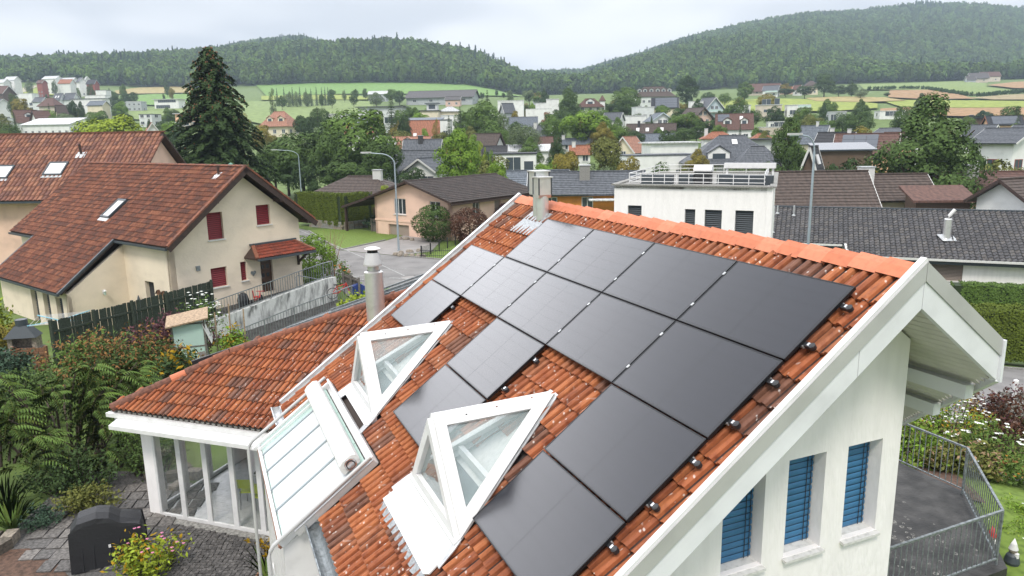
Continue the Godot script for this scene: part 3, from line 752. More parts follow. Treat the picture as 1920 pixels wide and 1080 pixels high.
func extension():
	var EX := ext_frame()
	var h := thing("garden_wing","low white wing with folding glass doors and weathered orange tiled roof","house",EX)
	var ang := deg_to_rad(26.0)
	var ER := pitched(Vector3(-0.76,2.95,0.40),Vector3.RIGHT,Vector3.BACK,ang)
	var inv := HX.affine_inverse() * EX
	# verge: from the front corner up and back to the right
	var ve := func(x: float) -> float: return ((x - 0.13) * 1.015 if x < 2.1 else 2.0 + (x - 2.1) * 0.669) / cos(ang)
	var spots := []; var w := 0.297; var p := 0.36
	for r in 17:
		for c in 40:
			var x := 0.06 + w * (c + 0.5); var up := p * r
			if ve.call(x) < up + 0.06: continue
			var q := inv * (ER * Vector3(x,0,-up - 0.2))
			if q.x > -2.25 and q.z < 5.2: continue
			if q.x > -1.2: continue
			spots.append([x,-up - 0.42 + 0.03,false])
	lay_tiles(h,ER,spots,w,0.42,290)
	var st := mb()
	prism(st,[ER * Vector3(0.1,-0.03,0.0),ER * Vector3(5.7,-0.03,0.0),ER * Vector3(8.4,-0.03,-2.6),ER * Vector3(8.0,-0.03,ve.call(8.0) * -1.0),ER * Vector3(2.1,-0.03,ve.call(2.1) * -1.0),ER * Vector3(0.1,-0.03,-0.05)],ER.basis.y * -0.14)
	obj("roof_boards",st,M.underlay,h)
	# hip tiles along the verge,one of them new
	st = mb()
	var n := 7; var L := 0.40
	for k in n:
		var a0 := PI * k / n - 0.2; var a1 := PI * (k + 1) / n - 0.2
		var pa := Vector3(0,sin(a0),cos(a0)); var pb := Vector3(0,sin(a1),cos(a1))
		quad(st,pa * 0.125,pb * 0.125,pb * 0.105 + Vector3(L,0,0),pa * 0.105 + Vector3(L,0,0))
		quad(st,pa * 0.125,pa * 0.10,pb * 0.10,pb * 0.125)
		quad(st,pa * 0.10,pa * 0.085 + Vector3(L,0,0),pb * 0.085 + Vector3(L,0,0),pb * 0.10)
	var hip := done(st)
	var hn := 0
	var a := Vector3.ZERO; var dir := Vector3.ZERO; var zz := Vector3.ZERO
	for seg in [[0.12,2.1],[2.1,8.0]]:
		a = ER * Vector3(seg[0],0.02,-(ve.call(seg[0]) as float)); var b := ER * Vector3(seg[1],0.02,-(ve.call(seg[1]) as float))
		dir = (b - a).normalized(); zz = dir.cross(ER.basis.y).normalized(); var hb := Basis(dir,zz.cross(dir).normalized(),zz)
		for i in int(a.distance_to(b) / 0.365):
			var o := obj("hip_tile",hip,M.clay_new if hn == 4 else (M.clay_old if hn < 4 or hn % 4 == 1 else M.clay_edge),h,Transform3D(hb * Basis(Vector3.RIGHT,rng.randf_range(-0.06,0.06)),a + dir * 0.365 * i + Vector3(0,rng.randf_range(-0.008,0.008),0)))
			if hn == 4: o.set_meta("label","bright new orange hip tile")
			hn += 1
	a -= dir * 1.6
	# low dark sheet-metal roof behind the hip
	st = mb(); var back := -zz
	if back.z > 0.0: back = -back
	prism(st,[a + dir * 0.9 + back * 0.14 + Vector3(0,-0.06,0),a + dir * 9.3 + back * 0.14 + Vector3(0,-0.06,0),a + dir * 9.3 + back * 1.15 + Vector3(0,-0.30,0),a + dir * 3.4 + back * 0.55 + Vector3(0,-0.14,0)],Vector3(0,-0.10,0))
	obj("metal_roof",st,M.dark_flat_roof,h)
	for i in 3:
		st = mb(); var f := 0.3 + 0.26 * i
		bar(st,a + dir * (3.0 + i * 1.3) + back * f + Vector3(0,-0.045 - 0.06 * i,0),a + dir * 9.2 + back * (f + 0.12) + Vector3(0,-0.07 - 0.06 * i,0),0.035,0.05); obj("standing_seam",st,M.galvanised,h)
	st = mb(); bar(st,a + dir * 0.6 + back * 0.15 + Vector3(0,-0.02,0),a + dir * 9.0 + back * 0.15 + Vector3(0,-0.02,0),0.06,0.10); obj("black_flashing",st,M.black_plastic,h)
	# eaves: grey comb under the tiles,white gutter and box awning
	st = mb(); box(st,Vector3.ZERO,Vector3(0.09,0.05,0.05)); var comb := done(st)
	for i in 34: obj("eaves_comb",comb,M.kerb_stone,h,Transform3D(Basis.IDENTITY,Vector3(-0.60 + 0.155 * i,2.875,0.37)))
	st = mb(); box(st,Vector3(2.05,2.79,0.42),Vector3(5.7,0.10,0.10)); obj("gutter",st,M.white_paint,h)
	st = mb(); prism(st,[Vector3(-0.80,2.84,0.47),Vector3(-0.80,2.84,0.35),Vector3(-0.40,2.84,-1.2),Vector3(-0.50,2.84,-1.2)],Vector3(0,-0.09,0)); obj("gutter_return",st,M.white_paint,h)
	st = mb(); box(st,Vector3(-0.30,2.68,0.12),Vector3(0.7,0.16,0.5)); obj("eaves_box",st,M.fascia_white,h)
	st = mb(); prism(st,[Vector3(-0.45,2.74,0.44),Vector3(4.4,2.74,0.44),Vector3(4.4,2.66,0.74),Vector3(-0.45,2.66,0.74)],Vector3(0,-0.10,0.0)); obj("awning_box",st,M.white_paint,h)
	# white pier and four folding glass doors
	st = mb(); box(st,Vector3(-0.13,1.38,-0.12),Vector3(0.32,2.76,0.26)); obj("pier",st,M.white_render,h)
	for i in 5:
		var x0 := 0.05 + 0.78 * i
		var d := part("folding_door",h,Transform3D(Basis.IDENTITY,Vector3(x0,0,0)))
		st = mb()
		for xx in [0.035,0.745]: box(st,Vector3(xx,1.15,0),Vector3(0.068,2.26,0.06))
		box(st,Vector3(0.39,0.06,0),Vector3(0.64,0.09,0.06)); box(st,Vector3(0.39,2.24,0),Vector3(0.64,0.08,0.06))
		obj("frame",st,M.white_paint,d)
		st = mb(); box(st,Vector3(0.39,1.15,0),Vector3(0.64,2.1,0.014)); obj("pane",st,M.glass,d)
	st = mb(); box(st,Vector3(2.0,2.54,-0.03),Vector3(4.0,0.50,0.12)); obj("door_head",st,M.white_paint,h)
	st = mb(); box(st,Vector3(1.9,0.012,0.16),Vector3(4.4,0.024,0.22)); obj("threshold",st,M.kerb_stone,h)
	# glazed left side,back walls,ceiling
	for i in 3:
		var d := part("side_window",h,Transform3D(Basis(Vector3.UP,PI / 2),Vector3(-0.2,0,-0.28 - 0.9 * i)))
		st = mb()
		for xx in [0.04,0.86]: box(st,Vector3(xx,1.15,0),Vector3(0.07,2.26,0.06))
		box(st,Vector3(0.45,0.07,0),Vector3(0.75,0.10,0.06)); box(st,Vector3(0.45,2.24,0),Vector3(0.75,0.08,0.06))
		obj("frame",st,M.white_paint,d)
		st = mb(); box(st,Vector3(0.45,1.15,0),Vector3(0.75,2.1,0.014)); obj("pane",st,M.glass,d)
	st = mb(); box(st,Vector3(-0.2,1.35,-3.6),Vector3(0.2,2.7,1.3)); box(st,Vector3(2.6,1.35,-4.25),Vector3(5.6,2.7,0.15)); box(st,Vector3(-0.2,2.52,-1.6),Vector3(0.16,0.46,2.7))
	box(st,Vector3(0.9,1.2,-2.7),Vector3(0.35,2.4,0.35)); box(st,Vector3(3.6,1.2,-3.6),Vector3(0.12,2.4,1.2))
	obj("inner_wall",st,M.white_render,h)
	st = mb(); box(st,Vector3(2.3,2.74,-1.95),Vector3(5.0,0.08,4.5)); obj("ceiling",st,M.white_render,h)
	st = mb(); box(st,Vector3(2.3,-0.02,-2.1),Vector3(5.3,0.06,4.4)); obj("floor_base",st,M.kerb_stone,h)
	st = mb(); box(st,Vector3(0.145,0.004,0.145),Vector3(0.286,0.012,0.286)); var ft := done(st)
	for i in 16: for k in 14:
		obj("floor_tile",ft,M.floor_tile,h,Transform3D(Basis.IDENTITY,Vector3(-0.1 + 0.29 * i,0.013,-0.1 - 0.29 * (k + 1))))
	# steel chimney that rises through the tiles
	var ch := part("steel_chimney",h,Transform3D(Basis.IDENTITY,Vector3(4.74,0.22,-3.1)))
	st = mb(); lathe(st,[[0.238,3.9],[0.238,5.70],[0.18,5.735]],Vector3.ZERO,28); obj("casing",st,M.steel,ch)
	st = mb(); lathe(st,[[0.244,4.35],[0.247,4.36],[0.247,4.40],[0.244,4.41]],Vector3.ZERO,28); obj("band",st,M.zinc,ch)
	st = mb(); lathe(st,[[0.15,5.70],[0.15,5.95]],Vector3.ZERO,20); obj("neck",st,M.steel,ch)
	st = mb(); lathe(st,[[0.18,5.86],[0.242,5.875],[0.242,5.91],[0.165,6.20],[0.15,6.20]],Vector3.ZERO,28); obj("wind_cone",st,M.fascia_grey,ch)
	st = mb(); lathe(st,[[0.13,6.18],[0.13,6.27]],Vector3.ZERO,16); obj("inner_pipe",st,M.dark_gap,ch)
	st = mb(); lathe(st,[[0.0,6.275],[0.20,6.28],[0.205,6.30],[0.12,6.335],[0.0,6.345]],Vector3.ZERO,28); obj("lid",st,M.white_paint,ch)
	# table and green chairs inside
	var tb := thing("dining_table","dark dining table inside the glass-fronted wing","table",EX * at(2.75,0.02,-1.95,0.12))
	st = mb(); box(st,Vector3(0,0.74,0),Vector3(1.9,0.04,0.95)); obj("tabletop",st,M.table_dark,tb)
	for sx in [-1,1]: for sz in [-1,1]:
		st = mb(); box(st,Vector3(0.85 * sx,0.36,0.40 * sz),Vector3(0.06,0.72,0.06)); obj("leg",st,M.chair_metal,tb)
	var labs := ["lime green chair at the near left corner of the dark table","lime green chair in the middle of the dark table's near side","lime green chair near the white posts, rightmost at the table","lime green chair on the far side of the dark table"]
	var spots2 := [[1.95,-1.10,PI + 0.3],[2.50,-0.95,PI],[3.10,-0.98,PI - 0.1],[2.3,-2.8,0.0]]
	var c0: Node3D
	for i in 4:
		var xf: Transform3D = EX * at(spots2[i][0],0.02,spots2[i][1],spots2[i][2])
		if i == 0: c0 = green_chair(labs[0],xf)
		else:
			var c: Node3D = c0.duplicate(); c.name = numbered("green_chair"); add_child(c); c.transform = xf; c.set_meta("label",labs[i])

func green_chair(label: String,xf: Transform3D) -> Node3D:
	var c := thing("green_chair",label,"chair",xf,"green chairs round the table")
	var st := mb(); prism(st,[Vector3(-0.22,0.45,0.22),Vector3(0.22,0.45,0.22),Vector3(0.21,0.44,-0.21),Vector3(-0.21,0.44,-0.21)],Vector3(0,0.03,0)); obj("seat",st,M.chair_green,c)
	st = mb(); prism(st,[Vector3(-0.22,0.58,-0.22),Vector3(0.22,0.58,-0.22),Vector3(0.21,0.86,-0.30),Vector3(-0.21,0.86,-0.30)],Vector3(0,0.01,-0.03)); obj("backrest",st,M.chair_green,c)
	for s in [-1,1]:
		st = mb(); tube(st,[Vector3(0.2 * s,0,0.2),Vector3(0.19 * s,0.45,0.19)],0.013,8); obj("leg",st,M.chair_metal,c)
		st = mb(); tube(st,[Vector3(0.2 * s,0,-0.26),Vector3(0.19 * s,0.45,-0.2),Vector3(0.19 * s,0.84,-0.31)],0.013,8); obj("leg",st,M.chair_metal,c)
	return c

func railing(t: Node3D,pts: Array,hgt: float,gap: float,r := 0.018,low := 0.10):
	# handrail,foot rail,posts and balusters along a broken line
	var st := mb()
	var top := []; var bot := []
	for p in pts: top.append((p as Vector3) + Vector3(0,hgt,0)); bot.append((p as Vector3) + Vector3(0,low,0))
	for i in pts.size() - 1: bar(st,top[i],top[i + 1],r * 2.4,r * 2.0)
	obj("handrail",st,M.galvanised,t)
	st = mb()
	for i in pts.size() - 1: bar(st,bot[i],bot[i + 1],r * 1.8,r * 1.4)
	obj("foot_rail",st,M.galvanised,t)
	for i in pts.size():
		st = mb(); bar(st,(pts[i] as Vector3) - Vector3(0,0.15,0),top[i],r * 2.0,r * 2.0); obj("post",st,M.galvanised,t)
	for i in pts.size() - 1:
		var n := int((top[i] as Vector3).distance_to(top[i + 1]) / gap)
		for k in range(1,n):
			var a: Vector3 = (bot[i] as Vector3).lerp(bot[i + 1],float(k) / n); var b: Vector3 = (top[i] as Vector3).lerp(top[i + 1],float(k) / n)
			st = mb(); bar(st,a,b,r * 0.8,r * 0.8); obj("baluster",st,M.galvanised,t)

func terrace():
	var t := thing("terrace","dark concrete terrace slab with lichen spots beside the white gable","terrace",HX)
	var st := mb()
	prism(st,[Vector3(6.6,1.88,-1.3),Vector3(5.2,1.88,-2.7),Vector3(5.15,1.88,-6.2),Vector3(3.12,1.88,-8.1),Vector3(0.4,1.88,-8.1),Vector3(0.4,1.88,-4.3),Vector3(3.6,1.88,-4.3)],Vector3(0,-0.26,0))
	obj("slab",st,M.terrace_dark,t)
	# pale lichen rings on the concrete: thin raised patches
	st = mb(); box(st,Vector3.ZERO,Vector3.ONE * 0.001); var r2 := RandomNumberGenerator.new(); r2.seed = 3
	st = mb()
	for i in 130:
		var c := Vector3(r2.randf_range(2.2,4.95),1.8825,r2.randf_range(-6.6,-3.4)); var rr := r2.randf_range(0.012,0.05)
		for k in 8:
			var a0 := TAU * k / 8; var a1 := TAU * (k + 1) / 8
			var ra := rr * r2.randf_range(0.8,1.2); var o0 := Vector3(cos(a0),0,sin(a0)); var o1 := Vector3(cos(a1),0,sin(a1))
			if r2.randf() < 0.8: quad(st,c + o0 * ra,c + o1 * ra,c + o1 * ra * 0.5,c + o0 * ra * 0.5)
	var l := obj("lichen",st,M.kerb_stone,t); l.set_meta("kind","stuff")
	var g := thing("terrace_railing","grey galvanised balustrade around the dark concrete terrace","railing",HX)
	railing(g,[Vector3(5.02,1.90,-3.05),Vector3(5.0,1.90,-6.12),Vector3(3.08,1.90,-7.95),Vector3(0.6,1.90,-7.95)],1.0,0.125,0.017)

# ---------- houses near by ----------
func tile_slope(parent: Node3D,fr: Transform3D,outline: PackedVector2Array,holes: Array,w: float,p: float,cols: Array,rolls := 2,hi := 0.044):
	# real tiles laid over an outline (x,z) of a roof plane
	var r2 := RandomNumberGenerator.new(); r2.seed = 5 + outline.size()
	var lo := Vector2(1e9,1e9); var up := Vector2(-1e9,-1e9)
	for q in outline: lo = lo.min(q); up = up.max(q)
	var xfs := []; var cl := []
	var z := up.y
	while z > lo.y - 0.05:
		var x := lo.x + w * 0.5
		while x < up.x:
			var c := Vector2(x,z - p * 0.5)
			var ok := Geometry2D.is_point_in_polygon(c,outline)
			for h in holes:
				if ok and (h as Rect2).has_point(c): ok = false
			if ok:
				xfs.append(fr * Transform3D(Basis(Vector3.UP,r2.randf_range(-0.015,0.015)),Vector3(x,r2.randf_range(0,0.008),z - p * 1.12)))
				var cc: Color = cols[r2.randi() % cols.size()]; var v := r2.randf_range(0.82,1.15)
				cl.append(Color(cc.r * v,cc.g * v,cc.b * v))
			x += w
		z -= p
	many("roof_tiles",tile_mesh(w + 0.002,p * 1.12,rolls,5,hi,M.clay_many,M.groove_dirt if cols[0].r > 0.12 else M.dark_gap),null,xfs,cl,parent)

func window_unit(parent: Node3D,fr: Transform3D,x0: float,y0: float,x1: float,y1: float,depth: float,kind: String,sill := true):
	# what fills an opening: "shutter_*" slats,or "glass" casements
	var cx := (x0 + x1) / 2; var w := x1 - x0; var hgt := y1 - y0
	if kind.begins_with("shutter"):
		var o := part("window_blind",parent,fr); var st := mb()
		box(st,Vector3(cx,(y0 + y1) / 2,-depth - 0.03),Vector3(w,hgt,0.02)); obj("backing",st,M.dark_gap,o)
		var n := int(hgt / 0.10); st = mb()
		for k in n:
			var y := y0 + hgt * (k + 0.5) / n
			box(st,Vector3(cx,y,-depth),Vector3(w - 0.02,hgt / n * 0.86,0.014),Basis(Vector3.RIGHT,-0.62))
		var s := obj("slats",st,M[kind],o); s.set_meta("kind","stuff")
	else:
		var o := part("window",parent,fr); var st := mb(); var f := 0.06
		box(st,Vector3(cx,y0 + f / 2,-depth),Vector3(w,f,0.06)); box(st,Vector3(cx,y1 - f / 2,-depth),Vector3(w,f,0.06))
		var n := 3 if w > 1.5 else (2 if w > 0.8 else 1)
		for k in n + 1: box(st,Vector3(x0 + f / 2 + (w - f) * k / n,(y0 + y1) / 2,-depth),Vector3(f,hgt - 2 * f,0.06))
		obj("frame",st,M.white_paint,o)
		st = mb(); box(st,Vector3(cx,(y0 + y1) / 2,-depth - 0.02),Vector3(w - 0.02,hgt - 0.02,0.012)); obj("pane",st,M.window_glass,o)
	if sill:
		var st2 := mb(); box(st2,Vector3(cx,y0 - 0.035,0.02 - depth / 2),Vector3(w + 0.12,0.06,depth + 0.12)); obj("window_sill",st2,M.white_dirty,parent,fr)

func skylight(parent: Node3D,fr: Transform3D,cx: float,cz: float,w: float,l: float,pane: Material):
	var o := part("skylight",parent,fr); var st := mb()
	for s in [-1,1]:
		box(st,Vector3(cx + s * (w / 2 - 0.05),0.09,cz),Vector3(0.10,0.12,l)); box(st,Vector3(cx,0.09,cz + s * (l / 2 - 0.06)),Vector3(w - 0.2,0.12,0.12))
	obj("frame",st,M.shutter_dark,o)
	st = mb(); box(st,Vector3(cx,0.09,cz),Vector3(w - 0.2,0.03,l - 0.24)); obj("pane",st,pane,o)
	st = mb(); box(st,Vector3(cx,0.06,cz + l / 2 + 0.12),Vector3(w + 0.1,0.02,0.26)); obj("flashing",st,M.zinc,o)

const CLAY := [Color(0.190,0.072,0.044),Color(0.225,0.086,0.050),Color(0.155,0.062,0.042),Color(0.27,0.110,0.062),Color(0.125,0.056,0.042)]

func cream_house():
	var X := at(-17.87,0,-37.67,0.9057)
	var h := thing("cream_house","cream rendered house with red blinds, brown eaves and long orange-brown tiled roof","house",X)
	var a := deg_to_rad(38.4); var RX := 4.45; var RY := 7.80
	var LS := pitched(Vector3(RX,RY,0.72),Vector3.FORWARD * -1.0,Vector3.LEFT,a)
	# the frame must have x along the ridge away from the gable: turn it round
	LS = pitched(Vector3(RX,RY,-19.2),Vector3.BACK,Vector3.LEFT,a)
	var RSl := pitched(Vector3(RX,RY,0.72),Vector3.FORWARD,Vector3.RIGHT,deg_to_rad(37.4))
	var l1 := (RX + 0.45) / cos(a); var l2 := (RX + 3.62) / cos(a); var l3 := (RX + 1.0) / cos(a)
	var zx := func(z: float) -> float: return z + 19.2
	var out := PackedVector2Array([Vector2(0,0),Vector2(zx.call(0.72),0),Vector2(zx.call(0.72),l1),Vector2(zx.call(-5.1),l1),Vector2(zx.call(-5.1),l2),Vector2(zx.call(-15.0),l2),Vector2(zx.call(-15.0),l3),Vector2(0,l3)])
	var sky_r := Rect2(zx.call(-9.15),(RX - 1.95) / cos(a),1.25,1.75)
	tile_slope(h,LS,out,[sky_r],0.30,0.34,CLAY)
	tile_slope(h,RSl,PackedVector2Array([Vector2(0,0),Vector2(19.9,0),Vector2(19.9,5.75),Vector2(0,5.75)]),[],0.30,0.34,CLAY)
	var st := mb(); var o3 := []
	for q in out: o3.append(LS * Vector3(q.x,-0.03,q.y - 0.06))
	prism(st,o3,LS.basis.y * -0.16)
	prism(st,[RSl * Vector3(0,-0.03,0),RSl * Vector3(19.9,-0.03,0),RSl * Vector3(19.9,-0.03,5.70),RSl * Vector3(0,-0.03,5.70)],RSl.basis.y * -0.16)
	obj("roof_boards",st,M.brown_wood,h)
	st = mb()
	for k in 6:
		var a0 := PI * k / 6; var a1 := PI * (k + 1) / 6
		quad(st,Vector3(cos(a0) * 0.14,sin(a0) * 0.10,0),Vector3(cos(a1) * 0.14,sin(a1) * 0.10,0),Vector3(cos(a1) * 0.12,sin(a1) * 0.085,-0.42),Vector3(cos(a0) * 0.12,sin(a0) * 0.085,-0.42))
		tri(st,Vector3(0,0,0),Vector3(cos(a1) * 0.14,sin(a1) * 0.10,0),Vector3(cos(a0) * 0.14,sin(a0) * 0.10,0))
	var cap := done(st)
	for i in 50: obj("ridge_tile",cap,M.clay_edge if i % 3 else M.clay_old,h,Transform3D(Basis(Vector3.UP,rng.randf_range(-0.02,0.02)),Vector3(RX,RY + 0.01,0.74 - 0.395 * i)))
	# verge tiles down both slopes of the gable
	for s in [0,1]:
		var fr := LS if s == 0 else RSl
		var x := zx.call(0.72) as float if s == 0 else 0.0
		var ln := l1 if s == 0 else 5.75
		st = mb(); box(st,Vector3(0,0.0,0.19),Vector3(0.20,0.09,0.42),Basis(Vector3.RIGHT,0.05)); var vt := done(st)
		for i in int(ln / 0.36): obj("verge_tile",vt,M.clay_edge if i % 3 else M.clay_old,h,fr * Transform3D(Basis.IDENTITY,Vector3(x,0.035,0.36 * i)))
		st = mb(); bar(st,fr * Vector3(x + (0.02 if s == 0 else -0.02),-0.16,0.02),fr * Vector3(x + (0.02 if s == 0 else -0.02),-0.16,ln),0.06,0.30,fr.basis.y); obj("bargeboard",st,M.brown_wood,h)
	# walls
	var wx := func(x: float) -> float: return RY - 0.42 - tan(deg_to_rad(37.9)) * absf(x - RX)
	var poly := PackedVector2Array([Vector2(0,-1.6),Vector2(8.15,-1.6),Vector2(8.15,wx.call(8.15)),Vector2(RX,wx.call(RX)),Vector2(0,wx.call(0.0))])
	var wins := [[2.29,3.92,3.22,5.40,"shutter_red"],[5.33,4.42,6.24,5.56,"shutter_red"],[2.22,1.28,3.17,2.36,"shutter_red"],[4.03,1.38,4.42,2.46,"shutter_red"]]
	var holes := []
	for q in wins: holes.append(rect2(q[0],q[1],q[2],q[3]))
	holes.append(rect2(5.30,0.45,6.12,2.45))
	st = mb(); wall(st,poly,holes,0.3,Transform3D.IDENTITY); obj("gable_wall",st,M.cream_wall,h)
	for q in wins: window_unit(h,Transform3D.IDENTITY,q[0],q[1],q[2],q[3],0.16,q[4])
	var dr := part("front_door",h)
	st = mb(); box(st,Vector3(5.71,1.45,-0.2),Vector3(0.82,2.0,0.06)); obj("leaf",st,M.door_wood,dr)
	st = mb()
	for i in 2: for k in 3: box(st,Vector3(5.54 + 0.32 * i,0.95 + 0.5 * k,-0.16),Vector3(0.17,0.22,0.02))
	obj("door_pane",st,M.window_glass,dr)
	st = mb(); box(st,Vector3(5.38,1.4,-0.13),Vector3(0.03,0.14,0.05)); obj("handle",st,M.clamp_silver,dr)
	# side wall with an open garden door,the wall under the lean-to,the low front with three dark blinds
	var LW := Transform3D(Basis(Vector3(0,0,1),Vector3.UP,Vector3(-1,0,0)),Vector3(0,0,0))
	st = mb(); wall(st,PackedVector2Array([Vector2(-5.1,-1.6),Vector2(0,-1.6),Vector2(0,3.75),Vector2(-5.1,3.75)]),[rect2(-3.0,-0.9,-2.0,1.75)],0.3,LW)
	var lw2 := Transform3D(Basis.IDENTITY,Vector3(0,0,-5.1))
	wall(st,PackedVector2Array([Vector2(-3.2,-1.6),Vector2(0,-1.6),Vector2(0,3.55),Vector2(-3.2,1.25)]),[],0.3,lw2)
	var lw3 := Transform3D(LW.basis,Vector3(-3.2,0,0))
	var lows := []
	for i in 3: lows.append(rect2(-6.75 - 1.75 * i,-1.0,-5.85 - 1.75 * i,0.98))
	wall(st,PackedVector2Array([Vector2(-15,-1.6),Vector2(-5.1,-1.6),Vector2(-5.1,1.3),Vector2(-15,1.3)]),lows,0.35,lw3)
	box(st,Vector3(-0.3,0.9,-17.0),Vector3(0.3,5.0,3.8)); prism(st,[Vector3(-0.3,-1.6,-18.8),Vector3(8.1,-1.6,-18.8),Vector3(8.1,wx.call(8.1),-18.8),Vector3(RX,wx.call(RX),-18.8),Vector3(-0.3,wx.call(-0.3),-18.8)],Vector3(0,0,-0.3)); box(st,Vector3(8.0,1.5,-9.5),Vector3(0.3,6.2,18.6)); box(st,Vector3(-2.1,0.0,-14.9),Vector3(2.0,3.0,0.3))
	obj("side_wall",st,M.cream_wall,h)
	for q in lows: window_unit(h,lw3,q[0].x,q[0].y,q[1].x,q[2].y,0.22,"shutter_dark",false)
	st = mb(); box(st,Vector3(0.24,0.45,-2.5),Vector3(0.04,2.7,1.0)); obj("garden_doorway",st,M.dark_gap,h)
	# gutters along the stepped eaves
	st = mb()
	for q in [[LS * Vector3(zx.call(0.70),-0.07,l1 + 0.06),LS * Vector3(zx.call(-5.1),-0.07,l1 + 0.06)],[LS * Vector3(zx.call(-5.06),0.0,l1),LS * Vector3(zx.call(-5.06),0.0,l2 + 0.05)],[LS * Vector3(zx.call(-5.1),-0.07,l2 + 0.06),LS * Vector3(zx.call(-15.0),-0.07,l2 + 0.06)],[LS * Vector3(zx.call(-15.04),0.0,l2),LS * Vector3(zx.call(-15.04),0.0,l3)],[LS * Vector3(zx.call(-15.0),-0.07,l3 + 0.06),LS * Vector3(0,-0.07,l3 + 0.06)]]:
		bar(st,q[0],q[1],0.13,0.12)
	obj("gutter",st,M.shutter_dark,h)
	for z in [0.35]: for x in [0.6,2.6,6.6,8.4]:
		st = mb(); var yy: float = wx.call(x) + 0.10; box(st,Vector3(x,yy,z),Vector3(0.18,0.22,0.75)); obj("purlin_end",st,M.brown_wood,h)
	skylight(h,LS,zx.call(-8.45),(RX - 1.28) / cos(a),1.05,1.55,M.white_paint)
	var vp := part("vent_pipe",h,LS * Transform3D(Basis.IDENTITY,Vector3(zx.call(-1.05),0,0.80)))
	st = mb(); tube(st,[Vector3(0,-0.1,0),Vector3(0,0.22,-0.22),Vector3(0,0.40,-0.38)],0.07,10); obj("pipe",st,M.brown_wood,vp)
	st = mb(); box(st,Vector3(0,0.05,0.05),Vector3(0.5,0.02,0.55)); obj("flashing",st,M.zinc,vp)
	st = mb(); lathe(st,[[0.05,0.0],[0.05,0.12],[0.16,0.14],[0.17,0.30],[0.10,0.42],[0.0,0.47]],Vector3(RX + 0.6,RY - 0.30,-1.7),12); obj("roof_vent",st,M.copper_green,h)
	# tiled canopy over the door
	var cn := part("door_canopy",h)
	st = mb(); var A := Vector3(4.9,3.30,0.02); var B := Vector3(7.6,3.30,0.02); var C := Vector3(8.2,2.72,1.35); var D := Vector3(4.3,2.72,1.35); var E := Vector3(4.3,2.72,0.02); var F := Vector3(8.2,2.72,0.02)
	prism(st,[A,B,C,D],Vector3(0,-0.10,0)); prism(st,[A,D,E],Vector3(0,-0.10,0)); prism(st,[B,F,C],Vector3(0,-0.10,0)); obj("boards",st,M.brown_wood,cn)
	var CF := pitched(Vector3(4.3,3.305,0.02),Vector3.RIGHT,Vector3.BACK,atan2(0.58,1.33))
	tile_slope(cn,CF,PackedVector2Array([Vector2(0.6,0),Vector2(3.3,0),Vector2(3.9,1.45),Vector2(0,1.45)]),[],0.28,0.30,[Color(0.24,0.05,0.025),Color(0.19,0.045,0.026)])
	st = mb(); bar(st,A + Vector3(0,0.05,0),D + Vector3(0,0.05,0),0.2,0.09); bar(st,B + Vector3(0,0.05,0),C + Vector3(0,0.05,0),0.2,0.09); obj("hip_tiles",st,M.clay_edge,cn)
	st = mb(); bar(st,A + Vector3(-0.2,0.06,0.05),B + Vector3(0.2,0.06,0.05),0.16,0.10); bar(st,D + Vector3(0,-0.07,0.05),C + Vector3(0,-0.07,0.05),0.12,0.12); obj("gutter",st,M.shutter_dark,cn)
	st = mb(); bar(st,Vector3(7.9,1.9,0.03),Vector3(7.9,2.62,1.1),0.10,0.12); bar(st,Vector3(7.9,1.75,0.05),Vector3(7.9,2.65,0.05),0.10,0.12); obj("bracket",st,M.brown_wood,cn)
	# things on its walls
	st = mb(); box(st,Vector3(1.5,2.5,0.04),Vector3(0.22,0.26,0.07)); obj("vent_grille",st,M.galvanised,h)
	var lamp := thing("wall_lantern","small white lantern on the cream wall under the low roof","lantern",X * at(-1.35,1.05,-5.1))
	st = mb(); box(st,Vector3(0,0.05,0.02),Vector3(0.10,0.24,0.03)); bar(st,Vector3(0,0.16,0.02),Vector3(0,0.20,0.20),0.02,0.02); obj("bracket",st,M.white_paint,lamp)
	st = mb(); lathe(st,[[0.05,-0.12],[0.085,0.09]],Vector3(0,0.02,0.20),6); obj("lamp_glass",st,M.milk_glass,lamp)
	st = mb(); lathe(st,[[0.11,0.10],[0.02,0.19],[0.0,0.20]],Vector3(0,0.02,0.20),6); obj("lamp_cap",st,M.white_paint,lamp)
	for i in 2:
		var b := thing("birdhouse",["wooden birdhouse on the cream wall, nearer the open garden door","wooden birdhouse on the cream wall, nearer the house corner"][i],"birdhouse",X * Transform3D(LW.basis,Vector3(-0.10,0.92,-1.45 + 0.55 * i)),"birdhouses on the cream wall")
		st = mb(); prism(st,[Vector3(-0.16,0,0),Vector3(0.16,0,0),Vector3(0.16,0.30,0),Vector3(0,0.46,0),Vector3(-0.16,0.30,0)],Vector3(0,0,-0.18)); obj("box",st,M.fence_brown,b)
		st = mb(); prism(st,[Vector3(0,0.47,0.05),Vector3(0.24,0.26,0.05),Vector3(0.24,0.29,0.05),Vector3(0,0.51,0.05),Vector3(-0.24,0.29,0.05),Vector3(-0.24,0.26,0.05)],Vector3(0,0,-0.28)); obj("roof",st,M.door_wood,b)
		st = mb(); box(st,Vector3(0,0.16,0.012),Vector3(0.20,0.16,0.02)); obj("insect_panel",st,M.plywood,b)
	var hs := thing("heart_ornament","grey heart hung on the cream wall left of the door","ornament",X * at(4.78,1.72,0.03))
	st = mb(); var pts := []
	for k in 20:
		var t := TAU * k / 20; pts.append(Vector3(0.011 * 16 * pow(sin(t),3),0.011 * (13 * cos(t) - 5 * cos(2 * t) - 2 * cos(3 * t) - cos(4 * t)),0))
	prism(st,pts,Vector3(0,0,0.03)); obj("heart",st,M.galvanised,hs)
